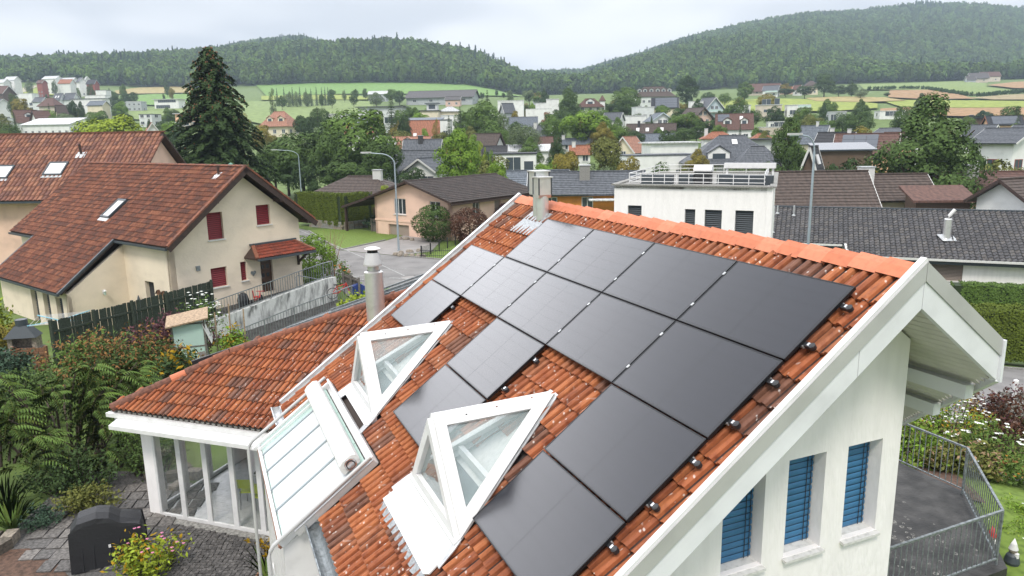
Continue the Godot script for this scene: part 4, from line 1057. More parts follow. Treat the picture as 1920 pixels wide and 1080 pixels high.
	var hose := thing("garden_bag","dark mesh bag hanging over a pale sack by the garden door","bag",X * Transform3D(LW.basis,Vector3(-0.12,0.0,-3.6)))
	st = mb(); lathe(st,[[0.0,-0.30],[0.20,-0.25],[0.24,0.05],[0.10,0.45],[0.03,0.62],[0.0,0.63]],Vector3(0,0.25,0.05),10,1.0,0.6); obj("mesh_bag",st,M.shutter_dark,hose)
	st = mb(); lathe(st,[[0.0,-0.95],[0.28,-0.9],[0.34,-0.55],[0.26,-0.25],[0.0,-0.18]],Vector3(0,0.1,0.1),10,1.0,0.7); obj("sack",st,M.galvanised,hose)
	# walkway along the gable,its stained wall and railings
	var rt := thing("ramp_wall","white rendered ramp wall streaked black, below the cream house door","wall",X)
	st = mb()
	prism(st,[Vector3(0.2,0.06,2.25),Vector3(7.9,1.12,2.25),Vector3(8.7,1.12,2.25),Vector3(8.7,-2.0,2.25),Vector3(0.2,-2.0,2.25)],Vector3(0,0,0.28))
	prism(st,[Vector3(8.42,1.12,2.24),Vector3(8.42,-2.0,2.24),Vector3(8.42,-2.0,-1.6),Vector3(8.42,-0.5,-1.6)],Vector3(0.28,0,0))
	obj("wall",st,M.concrete,rt)
	st = mb(); prism(st,[Vector3(-0.5,-0.10,0.02),Vector3(8.4,0.42,0.02),Vector3(8.4,0.42,2.24),Vector3(-0.5,-0.10,2.24)],Vector3(0,-0.3,0)); obj("walkway",st,M.terrace_dark,rt)
	var r1 := thing("ramp_railing","grey metal railing on top of the stained ramp wall","railing",X)
	railing(r1,[Vector3(0.3,0.05,2.38),Vector3(2.3,0.33,2.38),Vector3(4.3,0.60,2.38),Vector3(6.2,0.88,2.38),Vector3(7.9,1.10,2.38),Vector3(8.6,1.13,2.38)],0.95,0.16,0.022)
	var r3 := thing("ramp_railing","second grey metal railing, lower down beside the dark path","railing",X)
	railing(r3,[Vector3(0.2,-1.0,5.0),Vector3(2.1,-0.75,4.9),Vector3(4.0,-0.5,4.8),Vector3(6.0,-0.3,4.7),Vector3(8.2,-0.1,4.5)],0.98,0.17,0.022)
	var r4 := thing("stair_handrail","short bent handrail by the brown front door","handrail",X)
	st = mb(); tube(st,[Vector3(6.6,0.5,1.5),Vector3(6.6,1.35,1.5),Vector3(6.75,1.42,1.5),Vector3(8.3,0.9,1.7)],0.03,8); obj("rail",st,M.galvanised,r4)
	var gr := thing("garden_path","dark concrete path below the stained ramp wall","path",X)
	st = mb(); prism(st,[Vector3(-0.5,-1.1,2.55),Vector3(8.8,-0.25,2.55),Vector3(8.8,-0.2,4.9),Vector3(-0.5,-1.1,5.3)],Vector3(0,-0.6,0)); obj("slab",st,M.terrace_dark,gr)
	# bits by the walkway: black bin,planks,red tricycle,dark sack
	var bin := thing("storage_box","black storage box with flat lid beside the cream wall","box",X * at(0.9,-0.1,1.2,0.3))
	st = mb(); box(st,Vector3(0,0.35,0),Vector3(1.1,0.7,0.7)); obj("box",st,M.black_plastic,bin)
	st = mb(); box(st,Vector3(0,0.73,0),Vector3(1.2,0.07,0.8),Basis(Vector3.RIGHT,0.08)); obj("lid",st,M.black_plastic,bin)
	var bd := thing("wooden_board","plywood board leaning against the cream wall","board",X * at(-0.6,-0.9,0.5,0.3))
	st = mb(); box(st,Vector3(0,0.85,0),Vector3(1.6,1.2,0.04),Basis(Vector3.RIGHT,-0.15)); obj("board",st,M.plywood,bd)
	var tr := thing("tricycle","red child's tricycle on the walkway near the door","tricycle",X * at(4.2,0.20,1.2,0.6))
	st = mb(); tube(st,[Vector3(-0.4,0.28,0),Vector3(0.25,0.30,0),Vector3(0.38,0.62,0)],0.035,8); tube(st,[Vector3(0.36,0.62,-0.22),Vector3(0.36,0.62,0.22)],0.022,8); box(st,Vector3(-0.2,0.42,0),Vector3(0.26,0.06,0.2)); tube(st,[Vector3(-0.5,0.35,0.0),Vector3(-0.62,0.85,0.0)],0.03,8); obj("body",st,M.red_paint,tr)
	for q in [[0.42,0.0,0.2],[-0.42,0.22,0.14],[-0.42,-0.22,0.14]]:
		st = mb(); tube(st,[Vector3(q[0],q[2],q[1] - 0.025),Vector3(q[0],q[2],q[1] + 0.025)],q[2],14); obj("wheel",st,M.black_plastic,tr)
	var sk := thing("garden_sack","dark crumpled sack on the walkway beside the tricycle","sack",X * at(3.4,0.18,1.0))
	st = mb(); lathe(st,[[0.0,0.0],[0.32,0.04],[0.34,0.35],[0.26,0.62],[0.12,0.74],[0.0,0.78]],Vector3.ZERO,9,1.0,0.8); obj("sack",st,M.black_cover,sk)

func back_left_house():
	var X := at(-40.8,0,-60.6,-0.03)
	var h := thing("large_tiled_house","large house behind with long red-brown tiled roof and two skylights","house",X)
	var a := deg_to_rad(38.0); var fr := pitched(Vector3(-13,9.95,0),Vector3.RIGHT,Vector3.BACK,a)
	var ln := 26.0
	var cols := [Color(0.26,0.110,0.066),Color(0.21,0.088,0.058),Color(0.31,0.145,0.088),Color(0.17,0.075,0.056)]
	tile_slope(h,fr,PackedVector2Array([Vector2(0,0),Vector2(ln,0),Vector2(ln + 0.2,7.9),Vector2(0,7.9)]),[],0.34,0.52,cols,1,0.06)
	var st := mb(); prism(st,[fr * Vector3(0,-0.03,0),fr * Vector3(ln,-0.03,0),fr * Vector3(ln,-0.03,7.9),fr * Vector3(0,-0.03,7.9)],fr.basis.y * -0.2)
	prism(st,[Vector3(-13,9.9,0),Vector3(ln - 13,9.9,0),Vector3(ln - 13,5.4,-5.8),Vector3(-13,5.4,-5.8)],Vector3(0,-0.2,0)); obj("roof_boards",st,M.brown_wood,h)
	st = mb(); box(st,Vector3(0,0,0.23),Vector3(0.30,0.12,0.5)); var cap := done(st)
	for i in 56: obj("ridge_tile",cap,M.clay_old,h,Transform3D(Basis(Vector3.UP,PI / 2),Vector3(-13 + 0.465 * i,9.99,0)))
	st = mb(); prism(st,[Vector3(-12.6,-1.5,5.2),Vector3(ln - 13.6,-1.5,5.2),Vector3(ln - 13.6,5.5,5.2),Vector3(-12.6,5.5,5.2)],Vector3(0,0,-0.3))
	prism(st,[Vector3(ln - 13.6,-1.5,5.2),Vector3(ln - 13.6,-1.5,-5.2),Vector3(ln - 13.6,5.5,-5.2),Vector3(ln - 13.6,9.6,0),Vector3(ln - 13.6,5.5,5.2)],Vector3(-0.3,0,0)); obj("wall",st,M.pink_wall,h)
	st = mb(); bar(st,fr * Vector3(0,-0.10,7.96),fr * Vector3(ln,-0.10,7.96),0.14,0.14); obj("gutter",st,M.shutter_dark,h)
	for q in [[14.9,4.7],[19.0,4.4]]: skylight(h,fr,q[0],q[1],1.5,1.5,M.white_paint)
	var vp := part("vent_pipe",h,fr * Transform3D(Basis.IDENTITY,Vector3(20.3,0,2.7)))
	st = mb(); tube(st,[Vector3(0,-0.1,0),Vector3(0,0.40,-0.25),Vector3(0,0.7,-0.45)],0.09,10); obj("pipe",st,M.brown_wood,vp)
	st = mb(); box(st,Vector3(0,0.06,0.1),Vector3(0.8,0.02,0.7)); obj("flashing",st,M.zinc,vp)
	window_unit(h,at(0,0,5.25),5.6,2.6,8.0,4.3,0.0,"glass",true)

func white_flat_house():
	var h := thing("white_flat_house","white flat-roofed house with roof terrace and dark roller blinds","house")
	var c := [Vector3(5.79,-2.5,-40.88),Vector3(9.24,-2.5,-39.14),Vector3(13.24,-2.5,-36.96),Vector3(17.9,-2.5,-49.64),Vector3(10.0,-2.5,-52.0)]
	var st := mb(); var top := 6.42
	var front := [[0,1,[[0.79,3.95,1.58,5.34]]],[1,2,[[0.10,3.98,0.66,5.23],[1.16,3.98,2.06,5.23],[2.74,3.98,3.66,5.25]]]]
	for q in front:
		var a: Vector3 = c[q[0]]; var b: Vector3 = c[q[1]]; var d := (b - a).normalized()
		var fr := Transform3D(Basis(d,Vector3.UP,d.cross(Vector3.UP)),Vector3(a.x,0,a.z)); var holes := []
		for w in q[2]: holes.append(rect2(w[0],w[1],w[2],w[3]))
		st = mb(); wall(st,PackedVector2Array([Vector2(0,-2.5),Vector2(a.distance_to(b),-2.5),Vector2(a.distance_to(b),top),Vector2(0,top)]),holes,0.3,fr); obj("front_wall",st,M.white_render,h)
		for w in q[2]: window_unit(h,fr,w[0],w[1],w[2],w[3],0.14,"shutter_dark",false)
	st = mb()
	for i in [2,3,4]:
		var a: Vector3 = c[i]; var b: Vector3 = c[(i + 1) % 5]; var d := (b - a).normalized(); var n := Vector3.UP.cross(d) * 0.3
		prism(st,[a,b,b + Vector3(0,top + 2.5,0),a + Vector3(0,top + 2.5,0)],n)
	obj("rear_wall",st,M.white_render,h)
	var roof := []; var inset := []
	for p in c: roof.append(Vector3(p.x,top,p.z))
	st = mb(); prism(st,roof,Vector3(0,-0.15,0)); obj("roof_deck",st,M.kerb_stone,h)
	st = mb()
	for i in 5: bar(st,(roof[i] as Vector3) + Vector3(0,0.05,0),(roof[(i + 1) % 5] as Vector3) + Vector3(0,0.05,0),0.34,0.08)
	obj("parapet_cap",st,M.kerb_stone,h)
	# white roof railing
	var cen := Vector3(12.0,top,-43.0); var rp := []
	for p in [roof[0],roof[1],roof[2],roof[3],roof[4]]: rp.append(cen + ((p as Vector3) - cen) * 0.86 + Vector3(0,0.1,0))
	var rl := part("roof_railing",h)
	for yy in [0.10,0.32,0.55]:
		st = mb()
		for i in 5: tube(st,[(rp[i] as Vector3) + Vector3(0,yy,0),(rp[(i + 1) % 5] as Vector3) + Vector3(0,yy,0)],0.022,6)
		obj("rail",st,M.white_paint,rl)
	for i in 5:
		for k in 5:
			var p: Vector3 = (rp[i] as Vector3).lerp(rp[(i + 1) % 5],k / 5.0); st = mb(); tube(st,[p,p + Vector3(0,0.57,0)],0.022,6); obj("post",st,M.white_paint,rl)
	# things on the terrace
	var gr := thing("gas_grill","white lidded grill on black cart on the white roof terrace","grill",at(10.75,top,-41.0,-0.5))
	st = mb(); box(st,Vector3(0,0.35,0),Vector3(0.9,0.7,0.5)); obj("cart",st,M.black_plastic,gr)
	st = mb(); prism(st,[Vector3(-0.5,0.70,0.28),Vector3(-0.5,0.78,0.28),Vector3(-0.5,1.02,0.12),Vector3(-0.5,1.02,-0.2),Vector3(-0.5,0.70,-0.28)],Vector3(1.0,0,0)); obj("lid",st,M.white_paint,gr)
	var aw := thing("folded_awning","long white folded awning box at the end of the roof terrace","awning",at(14.1,top,-43.4,-0.45))
	st = mb(); box(st,Vector3(0,0.85,0),Vector3(2.9,0.30,0.35)); obj("box",st,M.white_paint,aw)
	for s in [-1,1]:
		st = mb(); box(st,Vector3(1.3 * s,0.4,0),Vector3(0.12,0.8,0.12)); obj("post",st,M.white_paint,aw)
	var bn := [[8.3,-41.6,1.8,"low dark planter box at the left of the roof terrace"],[9.9,-41.3,0.8,"dark planter box beside the white grill"],[11.9,-40.6,0.9,"dark storage cube in the middle of the roof terrace"],[13.0,-39.6,2.2,"long dark planter with green plants on the roof terrace"]]
	for q in bn:
		var b := thing("planter_box",q[3],"planter",at(q[0],top,q[1],-0.45))
		st = mb(); box(st,Vector3(0,0.25,0),Vector3(q[2],0.5,0.5)); obj("box",st,M.shutter_dark,b)

func grey_long_house():
	# ridge and eave of the long slope,from the white flat house to beyond the frame
	var h := thing("grey_tiled_house","long low white house with dark grey tiled roof, right of the white cube","house")
	var rl := Vector3(22.1,2.8,-63.2); var rr := Vector3(46.0,2.8,-53.5)
	var al := (rr - rl).normalized(); var dn := Vector3(al.z,0,-al.x); 
	if dn.z < 0.0: dn = -dn
	var ang := deg_to_rad(22.0)
	var fr := pitched(rl,al,dn,ang)
	var cols := [Color(0.075,0.076,0.082),Color(0.088,0.088,0.094),Color(0.064,0.065,0.072),Color(0.10,0.097,0.096)]
	var e1 := 6.0; var e2 := 7.6
	tile_slope(h,fr,PackedVector2Array([Vector2(0,0),Vector2(25.5,0),Vector2(25.5,e2),Vector2(6.4,e2),Vector2(6.0,e1),Vector2(0,e1)]),[],0.36,0.40,cols,1,0.075)
	var st := mb()
	prism(st,[fr * Vector3(0,-0.03,0),fr * Vector3(25.5,-0.03,0),fr * Vector3(25.5,-0.03,e2 - 0.05),fr * Vector3(6.4,-0.03,e2 - 0.05),fr * Vector3(6.0,-0.03,e1 - 0.05),fr * Vector3(0,-0.03,e1 - 0.05)],fr.basis.y * -0.14)
	prism(st,[rl,rr,rr - dn * 5.0 + Vector3(0,-2.0,0),rl - dn * 5.0 + Vector3(0,-2.0,0)],Vector3(0,-0.15,0)); obj("roof_boards",st,M.shutter_dark,h)
	st = mb(); bar(st,rl + Vector3(0,0.05,0),rr + Vector3(0,0.05,0),0.26,0.12); obj("ridge_tiles",st,M.shutter_dark,h)
	st = mb(); bar(st,fr * Vector3(0,-0.05,e1 + 0.05),fr * Vector3(6.0,-0.05,e1 + 0.05),0.16,0.14); bar(st,fr * Vector3(6.2,0.03,e1),fr * Vector3(6.4,0.03,e2),0.16,0.12,fr.basis.y); bar(st,fr * Vector3(6.4,-0.05,e2 + 0.05),fr * Vector3(25.5,-0.05,e2 + 0.05),0.16,0.16); obj("gutter",st,M.white_dirty,h)
	st = mb(); bar(st,fr * Vector3(0,-0.25,e1 - 0.05),fr * Vector3(6.0,-0.25,e1 - 0.05),0.10,0.36); bar(st,fr * Vector3(6.4,-0.27,e2 - 0.05),fr * Vector3(25.5,-0.27,e2 - 0.05),0.10,0.34); obj("eaves_board",st,M.shutter_dark,h)
	# wall below: awning,taupe door,roller blind
	var wz := e2 * cos(ang) - 0.75
	var wf := Transform3D(Basis(al,Vector3.UP,dn),Vector3(rl.x,0,rl.z) + dn * wz)
	st = mb(); wall(st,PackedVector2Array([Vector2(6.6,-3.4),Vector2(26,-3.4),Vector2(26,0.1),Vector2(6.6,0.1)]),[rect2(10.3,-2.75,11.9,-0.55),rect2(12.05,-1.75,14.1,-0.3)],0.3,wf); obj("wall",st,M.white_render,h)
	st = mb(); var wf1 := Transform3D(wf.basis,Vector3(rl.x,0,rl.z) + dn * (e1 * cos(ang) - 0.6)); prism(st,[wf1 * Vector3(0,-3.4,0),wf1 * Vector3(6.6,-3.4,0),wf1 * Vector3(6.6,0.6,0),wf1 * Vector3(0,0.6,0)],-dn * 0.3); obj("wall",st,M.white_render,h)
	st = mb(); box(st,Vector3(11.1,-1.65,-0.1),Vector3(1.6,2.2,0.06)); obj("door",st,M.shutter_taupe,h,wf)
	window_unit(h,wf,12.05,-1.75,14.1,-0.3,0.14,"shutter_taupe")
	st = mb(); box(st,Vector3(7.6,-0.42,0.3),Vector3(7.6,0.16,0.4)); box(st,Vector3(2.9,0.10,-1.2),Vector3(5.6,0.18,0.4)); obj("awning_box",st,M.white_paint,h,wf)
	# chimney and vents
	var cp: Vector3 = fr * Vector3(13.15,0,4.55); var ch := part("steel_chimney",h,Transform3D(Basis.IDENTITY,cp))
	st = mb(); lathe(st,[[0.27,-0.3],[0.27,1.45],[0.22,1.5],[0.0,1.5]],Vector3.ZERO,20); obj("casing",st,M.steel,ch)
	st = mb(); tube(st,[Vector3(0,1.45,0),Vector3(0.04,1.7,0),Vector3(0.42,2.15,0)],0.13,12); obj("cowl",st,M.white_paint,ch)
	st = mb(); box(st,Vector3(0,0.08,0.1),Vector3(1.1,0.03,1.0),Basis(Vector3.RIGHT,ang)); obj("flashing",st,M.zinc,ch)
	for q in [[1.0,1.3,0.7],[0.85,4.6,2.2],[2.3,1.6,0.9]]:
		var vp: Vector3 = fr * Vector3(q[0],0,q[1]); st = mb(); tube(st,[vp,vp + Vector3(0,q[2],0)],0.07,8); lathe(st,[[0.16,0.0],[0.16,0.06],[0.08,0.12]],vp + Vector3(0,0.02,0),10); obj("vent_pipe",st,M.zinc,h)

func pink_house():
	var X := at(-5.6,0,-73.0,deg_to_rad(52.0))     # local x: along the ridge,away to the right
	var h := thing("pink_house","pink rendered house with dark brown low roof and basement garage","house",X)
	var st := mb(); var ang := deg_to_rad(17.0)
	var W := 6.0; var D := 5.0; var e := 3.55; var r := 5.25
	for s in [-1,1]:
		var fr := pitched(Vector3(-W - 0.7,r,0),Vector3.RIGHT * s,Vector3.BACK * s,ang) if s == 1 else pitched(Vector3(W + 0.7,r,0),Vector3.LEFT,Vector3.FORWARD,ang)
		var ln := (D + 0.7) / cos(ang); st = mb()
		prism(st,[fr * Vector3(0,0,0),fr * Vector3(2 * W + 1.4,0,0),fr * Vector3(2 * W + 1.4,0,ln),fr * Vector3(0,0,ln)],fr.basis.y * -0.16); obj("roof",st,M.brown_wood,h)
		tile_slope(h,fr,PackedVector2Array([Vector2(0,0),Vector2(2 * W + 1.4,0),Vector2(2 * W + 1.4,ln),Vector2(0,ln)]),[],0.35,0.40,[Color(0.052,0.040,0.036),Color(0.062,0.048,0.043),Color(0.044,0.035,0.032)],1,0.02)
	st = mb(); bar(st,Vector3(-W - 0.7,r + 0.03,0),Vector3(W + 0.7,r + 0.03,0),0.26,0.08); obj("ridge_tiles",st,M.brown_wood,h)
	var gf := Transform3D(Basis(Vector3(0,0,1),Vector3.UP,Vector3(-1,0,0)),Vector3(-W,0,0))
	var gab := PackedVector2Array([Vector2(-D,-1),Vector2(D,-1),Vector2(D,e),Vector2(0,r - 0.2),Vector2(-D,e)])
	st = mb(); wall(st,gab,[rect2(-2.3,2.05,-0.7,3.55),rect2(2.45,2.0,3.75,3.45),rect2(-3.2,-0.5,-0.4,1.05)],0.3,gf); obj("gable_wall",st,M.pink_wall,h)
	window_unit(h,gf,-2.3,2.05,-0.7,3.55,0.10,"glass"); window_unit(h,gf,2.45,2.0,3.75,3.45,0.10,"glass")
	st = mb(); box(st,Vector3(-1.8,0.28,-0.2),Vector3(2.8,1.6,0.05)); obj("garage_door",st,M.shutter_taupe,h,gf)
	st = mb(); box(st,Vector3(0,1.4,0.02),Vector3(2 * D + 0.06,0.16,0.06)); obj("plinth_band",st,M.pink_wall,h,gf)
	var sf := Transform3D(Basis.IDENTITY,Vector3(0,0,D))
	st = mb(); wall(st,PackedVector2Array([Vector2(-W,-1),Vector2(W,-1),Vector2(W,e + 0.1),Vector2(-W,e + 0.1)]),[rect2(-3.0,1.9,-2.0,3.3),rect2(0.2,1.0,1.1,3.3)],0.3,sf)
	box(st,Vector3(0,1.2,-D + 0.15),Vector3(2 * W,4.5,0.3)); prism(st,[Vector3(W,-1,-D),Vector3(W,-1,D),Vector3(W,e,D),Vector3(W,r - 0.2,0),Vector3(W,e,-D)],Vector3(-0.3,0,0)); obj("side_wall",st,M.pink_wall,h)
	window_unit(h,sf,-3.0,1.9,-2.0,3.3,0.1,"glass")
	st = mb(); box(st,Vector3(0.65,2.15,-0.15),Vector3(0.9,2.3,0.05)); obj("side_door",st,M.shutter_taupe,h,sf)
	st = mb(); bar(st,Vector3(-W - 0.7,e - 0.25,D + 0.75),Vector3(W + 0.7,e - 0.25,D + 0.75),0.12,0.14); tube(st,[Vector3(2.6,e - 0.3,D + 0.7),Vector3(2.6,e - 0.6,D + 0.1),Vector3(2.6,-0.5,D + 0.1)],0.06,8); obj("gutter",st,M.brown_wood,h)
	# lean-to carport on the left
	st = mb(); prism(st,[Vector3(-W - 0.7,e - 0.02,-D - 0.5),Vector3(W - 4,e - 0.02,-D - 0.5),Vector3(W - 4,e - 1.0,-D - 4.2),Vector3(-W - 0.7,e - 1.0,-D - 4.2)],Vector3(0,-0.22,0)); obj("carport_roof",st,M.brown_wood,h)
	for x in [-W - 0.4,0.0]:
		st = mb(); box(st,Vector3(x,0.8,-D - 3.9),Vector3(0.2,3.4,0.2)); obj("carport_post",st,M.brown_wood,h)

# ---------- town houses: one builder,each house its own node ----------
func town_mats():
	var soft: Texture2D = shared.soft; var grime: Texture2D = shared.grime
	for q in [["wall_white",lin(0.78,0.78,0.77)],["wall_cream",lin(0.72,0.64,0.49)],["wall_pale",lin(0.66,0.68,0.68)],["wall_blue",lin(0.50,0.58,0.64)],["wall_peach",lin(0.74,0.46,0.29)],["wall_beige",lin(0.60,0.52,0.44)],["wall_pink",lin(0.68,0.47,0.40)],["wall_grey",lin(0.42,0.44,0.46)],["wall_wood",lin(0.13,0.085,0.06)],["wall_red",lin(0.30,0.085,0.065)],["wall_orange",lin(0.68,0.27,0.05)],["wall_olive",lin(0.42,0.42,0.33)]]:
		mat(q[0],q[1],0.9,0.0,soft,0.15)
	for q in [["roof_grey",lin(0.13,0.14,0.16)],["roof_dark",lin(0.052,0.052,0.058)],["roof_brown",lin(0.105,0.075,0.062)],["roof_redbrown",lin(0.155,0.078,0.06)],["roof_orange",lin(0.40,0.155,0.085)],["roof_salmon",lin(0.46,0.225,0.15)],["roof_bluegrey",lin(0.165,0.19,0.225)],["roof_white",lin(0.72,0.73,0.74)],["roof_black",lin(0.03,0.033,0.042)],["roof_barn",lin(0.125,0.115,0.115)]]:
		mat(q[0],q[1],0.75,0.0,grime,0.35)
	var sp := mat("far_solar",lin(0.03,0.038,0.055),0.15); sp.metallic_specular = 0.9
	mat("window_far",lin(0.06,0.075,0.09),0.08)

func court(st: SurfaceTool,fr: Transform3D,w0: float,w1: float,l: float,n: int):
	# a roof slope in overlapping courses: w0 wide at the top,w1 at the eave,centred
	for i in n:
		var a := float(i) / n; var b := float(i + 1) / n
		var ha := lerpf(w0,w1,a) / 2; var hb := lerpf(w0,w1,b) / 2
		var z0 := l * a; var z1 := l * b + 0.02
		quad(st,fr * Vector3(-ha,0.02,z0),fr * Vector3(ha,0.02,z0),fr * Vector3(hb,0.07,z1),fr * Vector3(-hb,0.07,z1))
		quad(st,fr * Vector3(-hb,0.07,z1),fr * Vector3(hb,0.07,z1),fr * Vector3(hb,-0.01,z1),fr * Vector3(-hb,-0.01,z1))

func house(called: String,label: String,x: float,y: float,z: float,yaw: float,W: float,D: float,e: float,r: float,kind: String,wm: String,rm: String,wn: Array,op: Dictionary = {}):
	var X := at(x,y,z,yaw)
	var far := Vector2(x,z).length() > 330.0
	var h := thing(called,label,op.get("cat","house"),X,"houses of the town")
	var hw := W / 2; var hd := D / 2; var ov: float = op.get("ov",0.5)
	var st := mb(); var wl: Material = M[wm]
	var rise := r - e
	if kind == "flat":
		box(st,Vector3(0,(e - 3) / 2,0),Vector3(W,e + 3,D)); obj("wall",st,wl,h)
		st = mb(); var o2: float = op.get("ov",0.12); box(st,Vector3(0,e + 0.12,0),Vector3(W + o2 * 2,0.26,D + o2 * 2)); obj("roof",st,M[rm],h)
	elif kind == "shed":
		prism(st,[Vector3(-hw,-3,hd),Vector3(-hw,e,hd),Vector3(-hw,r,-hd),Vector3(-hw,-3,-hd)],Vector3(W,0,0)); obj("wall",st,wl,h)
		st = mb(); prism(st,[Vector3(-hw - ov,e - 0.05,hd + ov),Vector3(hw + ov,e - 0.05,hd + ov),Vector3(hw + ov,r + 0.1,-hd - ov),Vector3(-hw - ov,r + 0.1,-hd - ov)],Vector3(0,0.22,0)); obj("roof",st,M[rm],h)
	else:
		var ang := atan2(rise,hd); var ln := (hd + ov) / cos(ang)
		var hip: bool = kind == "hip"
		if hip: box(st,Vector3(0,(e - 3) / 2,0),Vector3(W,e + 3,D))
		else: prism(st,[Vector3(-hw,-3,-hd),Vector3(-hw,-3,hd),Vector3(-hw,e,hd),Vector3(-hw,r - 0.05,0),Vector3(-hw,e,-hd)],Vector3(W,0,0))
		obj("wall",st,wl,h)
		var rw := maxf(0.4,W - D * 0.9) if hip else W + 2 * ov
		var n := maxi(3,int(ln / (0.38 if not far else 0.9)))
		st = mb()
		for s in [0,1]:
			var fr := pitched(Vector3(0,r + 0.12,0),Vector3.RIGHT if s == 0 else Vector3.LEFT,Vector3.BACK if s == 0 else Vector3.FORWARD,ang)
			court(st,fr,rw,W + 2 * ov,ln,n)
			if not hip: prism(st,[fr * Vector3(-rw / 2,0.0,0),fr * Vector3(rw / 2,0.0,0),fr * Vector3(rw / 2,0.0,ln),fr * Vector3(-rw / 2,0.0,ln)],fr.basis.y * -0.18)
			else:
				var a2 := atan2(rise,hw - rw / 2); var l2 := (hw + ov - rw / 2) / cos(a2)
				var f2 := pitched(Vector3(rw / 2 * (1 if s == 0 else -1),r + 0.12,0),Vector3.FORWARD if s == 0 else Vector3.BACK,Vector3.RIGHT if s == 0 else Vector3.LEFT,a2)
				court(st,f2,0.02,D + 2 * ov,l2,n)
		if hip: box(st,Vector3(0,e - ov * tan(ang) + 0.02,0),Vector3(W + 2 * ov - 0.05,0.10,D + 2 * ov - 0.05))
		var ro := obj("roof",st,M[rm],h)
		st = mb(); bar(st,Vector3(-rw / 2,r + 0.20,0),Vector3(rw / 2,r + 0.20,0),0.3,0.12); obj("ridge_tiles",st,M[rm],ro)
		if not hip:
			st = mb()
			for sx in [-1,1]: for sz in [-1,1]:
				bar(st,Vector3((hw + ov + 0.02) * sx,r + 0.02,0),Vector3((hw + ov + 0.02) * sx,r + 0.02 - (hd + ov) * tan(ang),(hd + ov) * sz),0.06,0.26)
			obj("bargeboard",st,M[op.get("barge","white_dirty")],ro)
		# things on the near slope
		var nf := pitched(Vector3(0,r + 0.14,0),Vector3.RIGHT,Vector3.BACK,ang)
		if op.has("solar"):
			var sl: Array = op.solar      # [x0,x1,z0,z1] as shares
			st = mb(); var x0: float = lerpf(-hw,hw,sl[0]); var x1: float = lerpf(-hw,hw,sl[1]); var z0: float = ln * sl[2]; var z1: float = ln * sl[3]
			var nx := maxi(1,int((x1 - x0) / 1.75)); var nz := maxi(1,int((z1 - z0) / 1.1))
			for i in nx: for k in nz: 
				var bx := mb(); box(bx,Vector3(lerpf(x0,x1,(i + 0.5) / nx),0.15,lerpf(z0,z1,(k + 0.5) / nz)),Vector3((x1 - x0) / nx - 0.04,0.05,(z1 - z0) / nz - 0.04)); obj("solar_module",bx,M.far_solar,h,nf)
		if op.has("sky"):
			for q in op.sky:
				st = mb(); box(st,Vector3(lerpf(-hw,hw,q[0]),0.12,ln * q[1]),Vector3(0.9,0.14,1.3)); obj("skylight",st,M.white_paint,h,nf)
		if op.has("dormers"):
			for q in op.dormers:
				var dz: float = hd * q[1]; var dy: float = r - dz * tan(ang); var dxx: float = lerpf(-hw,hw,q[0]); var dw: float = q[2]
				var dm := part("dormer",h,Transform3D(Basis.IDENTITY,Vector3(dxx,dy,dz)))
				st = mb(); prism(st,[Vector3(-dw / 2,-0.4,0.05),Vector3(dw / 2,-0.4,0.05),Vector3(dw / 2,1.1,0.05),Vector3(0,1.1 + dw * 0.3,0.05),Vector3(-dw / 2,1.1,0.05)],Vector3(0,0,-2.4)); obj("wall",st,wl,dm)
				st = mb(); prism(st,[Vector3(-dw / 2 - 0.2,1.05,0.3),Vector3(0,1.2 + dw * 0.3,0.3),Vector3(dw / 2 + 0.2,1.05,0.3),Vector3(dw / 2 + 0.2,1.2,0.3),Vector3(0,1.38 + dw * 0.3,0.3),Vector3(-dw / 2 - 0.2,1.2,0.3)],Vector3(0,0,-2.8)); obj("roof",st,M[rm],dm)
				st = mb(); box(st,Vector3(0,0.55,0.08),Vector3(dw * 0.6,0.9,0.05)); obj("window",st,M.window_far,dm)
	if op.has("chim"):
		for q in op.chim:
			var cx: float = lerpf(-hw,hw,q[0]); var cz: float = hd * q[1]; var top := r + 0.9 if kind != "flat" else e + 1.0; var cw: float = q[2]
			var ch := part("chimney",h,Transform3D(Basis.IDENTITY,Vector3(cx,0,cz)))
			st = mb(); box(st,Vector3(0,(top + e) / 2 - 0.2,0),Vector3(cw,top - e + 0.4,cw * 0.8)); obj("stack",st,M[q[3] if q.size() > 3 else "white_dirty"],ch)
			st = mb(); box(st,Vector3(0,top + 0.05,0),Vector3(cw + 0.15,0.10,cw * 0.8 + 0.15)); obj("cap",st,M.zinc,ch)
	# windows: [front columns,front floors,side columns,side floors]
	var base: float = op.get("base",0.9); var fh: float = op.get("fh",2.7); var ww: float = op.get("ww",1.3); var wh: float = op.get("wh",1.3)
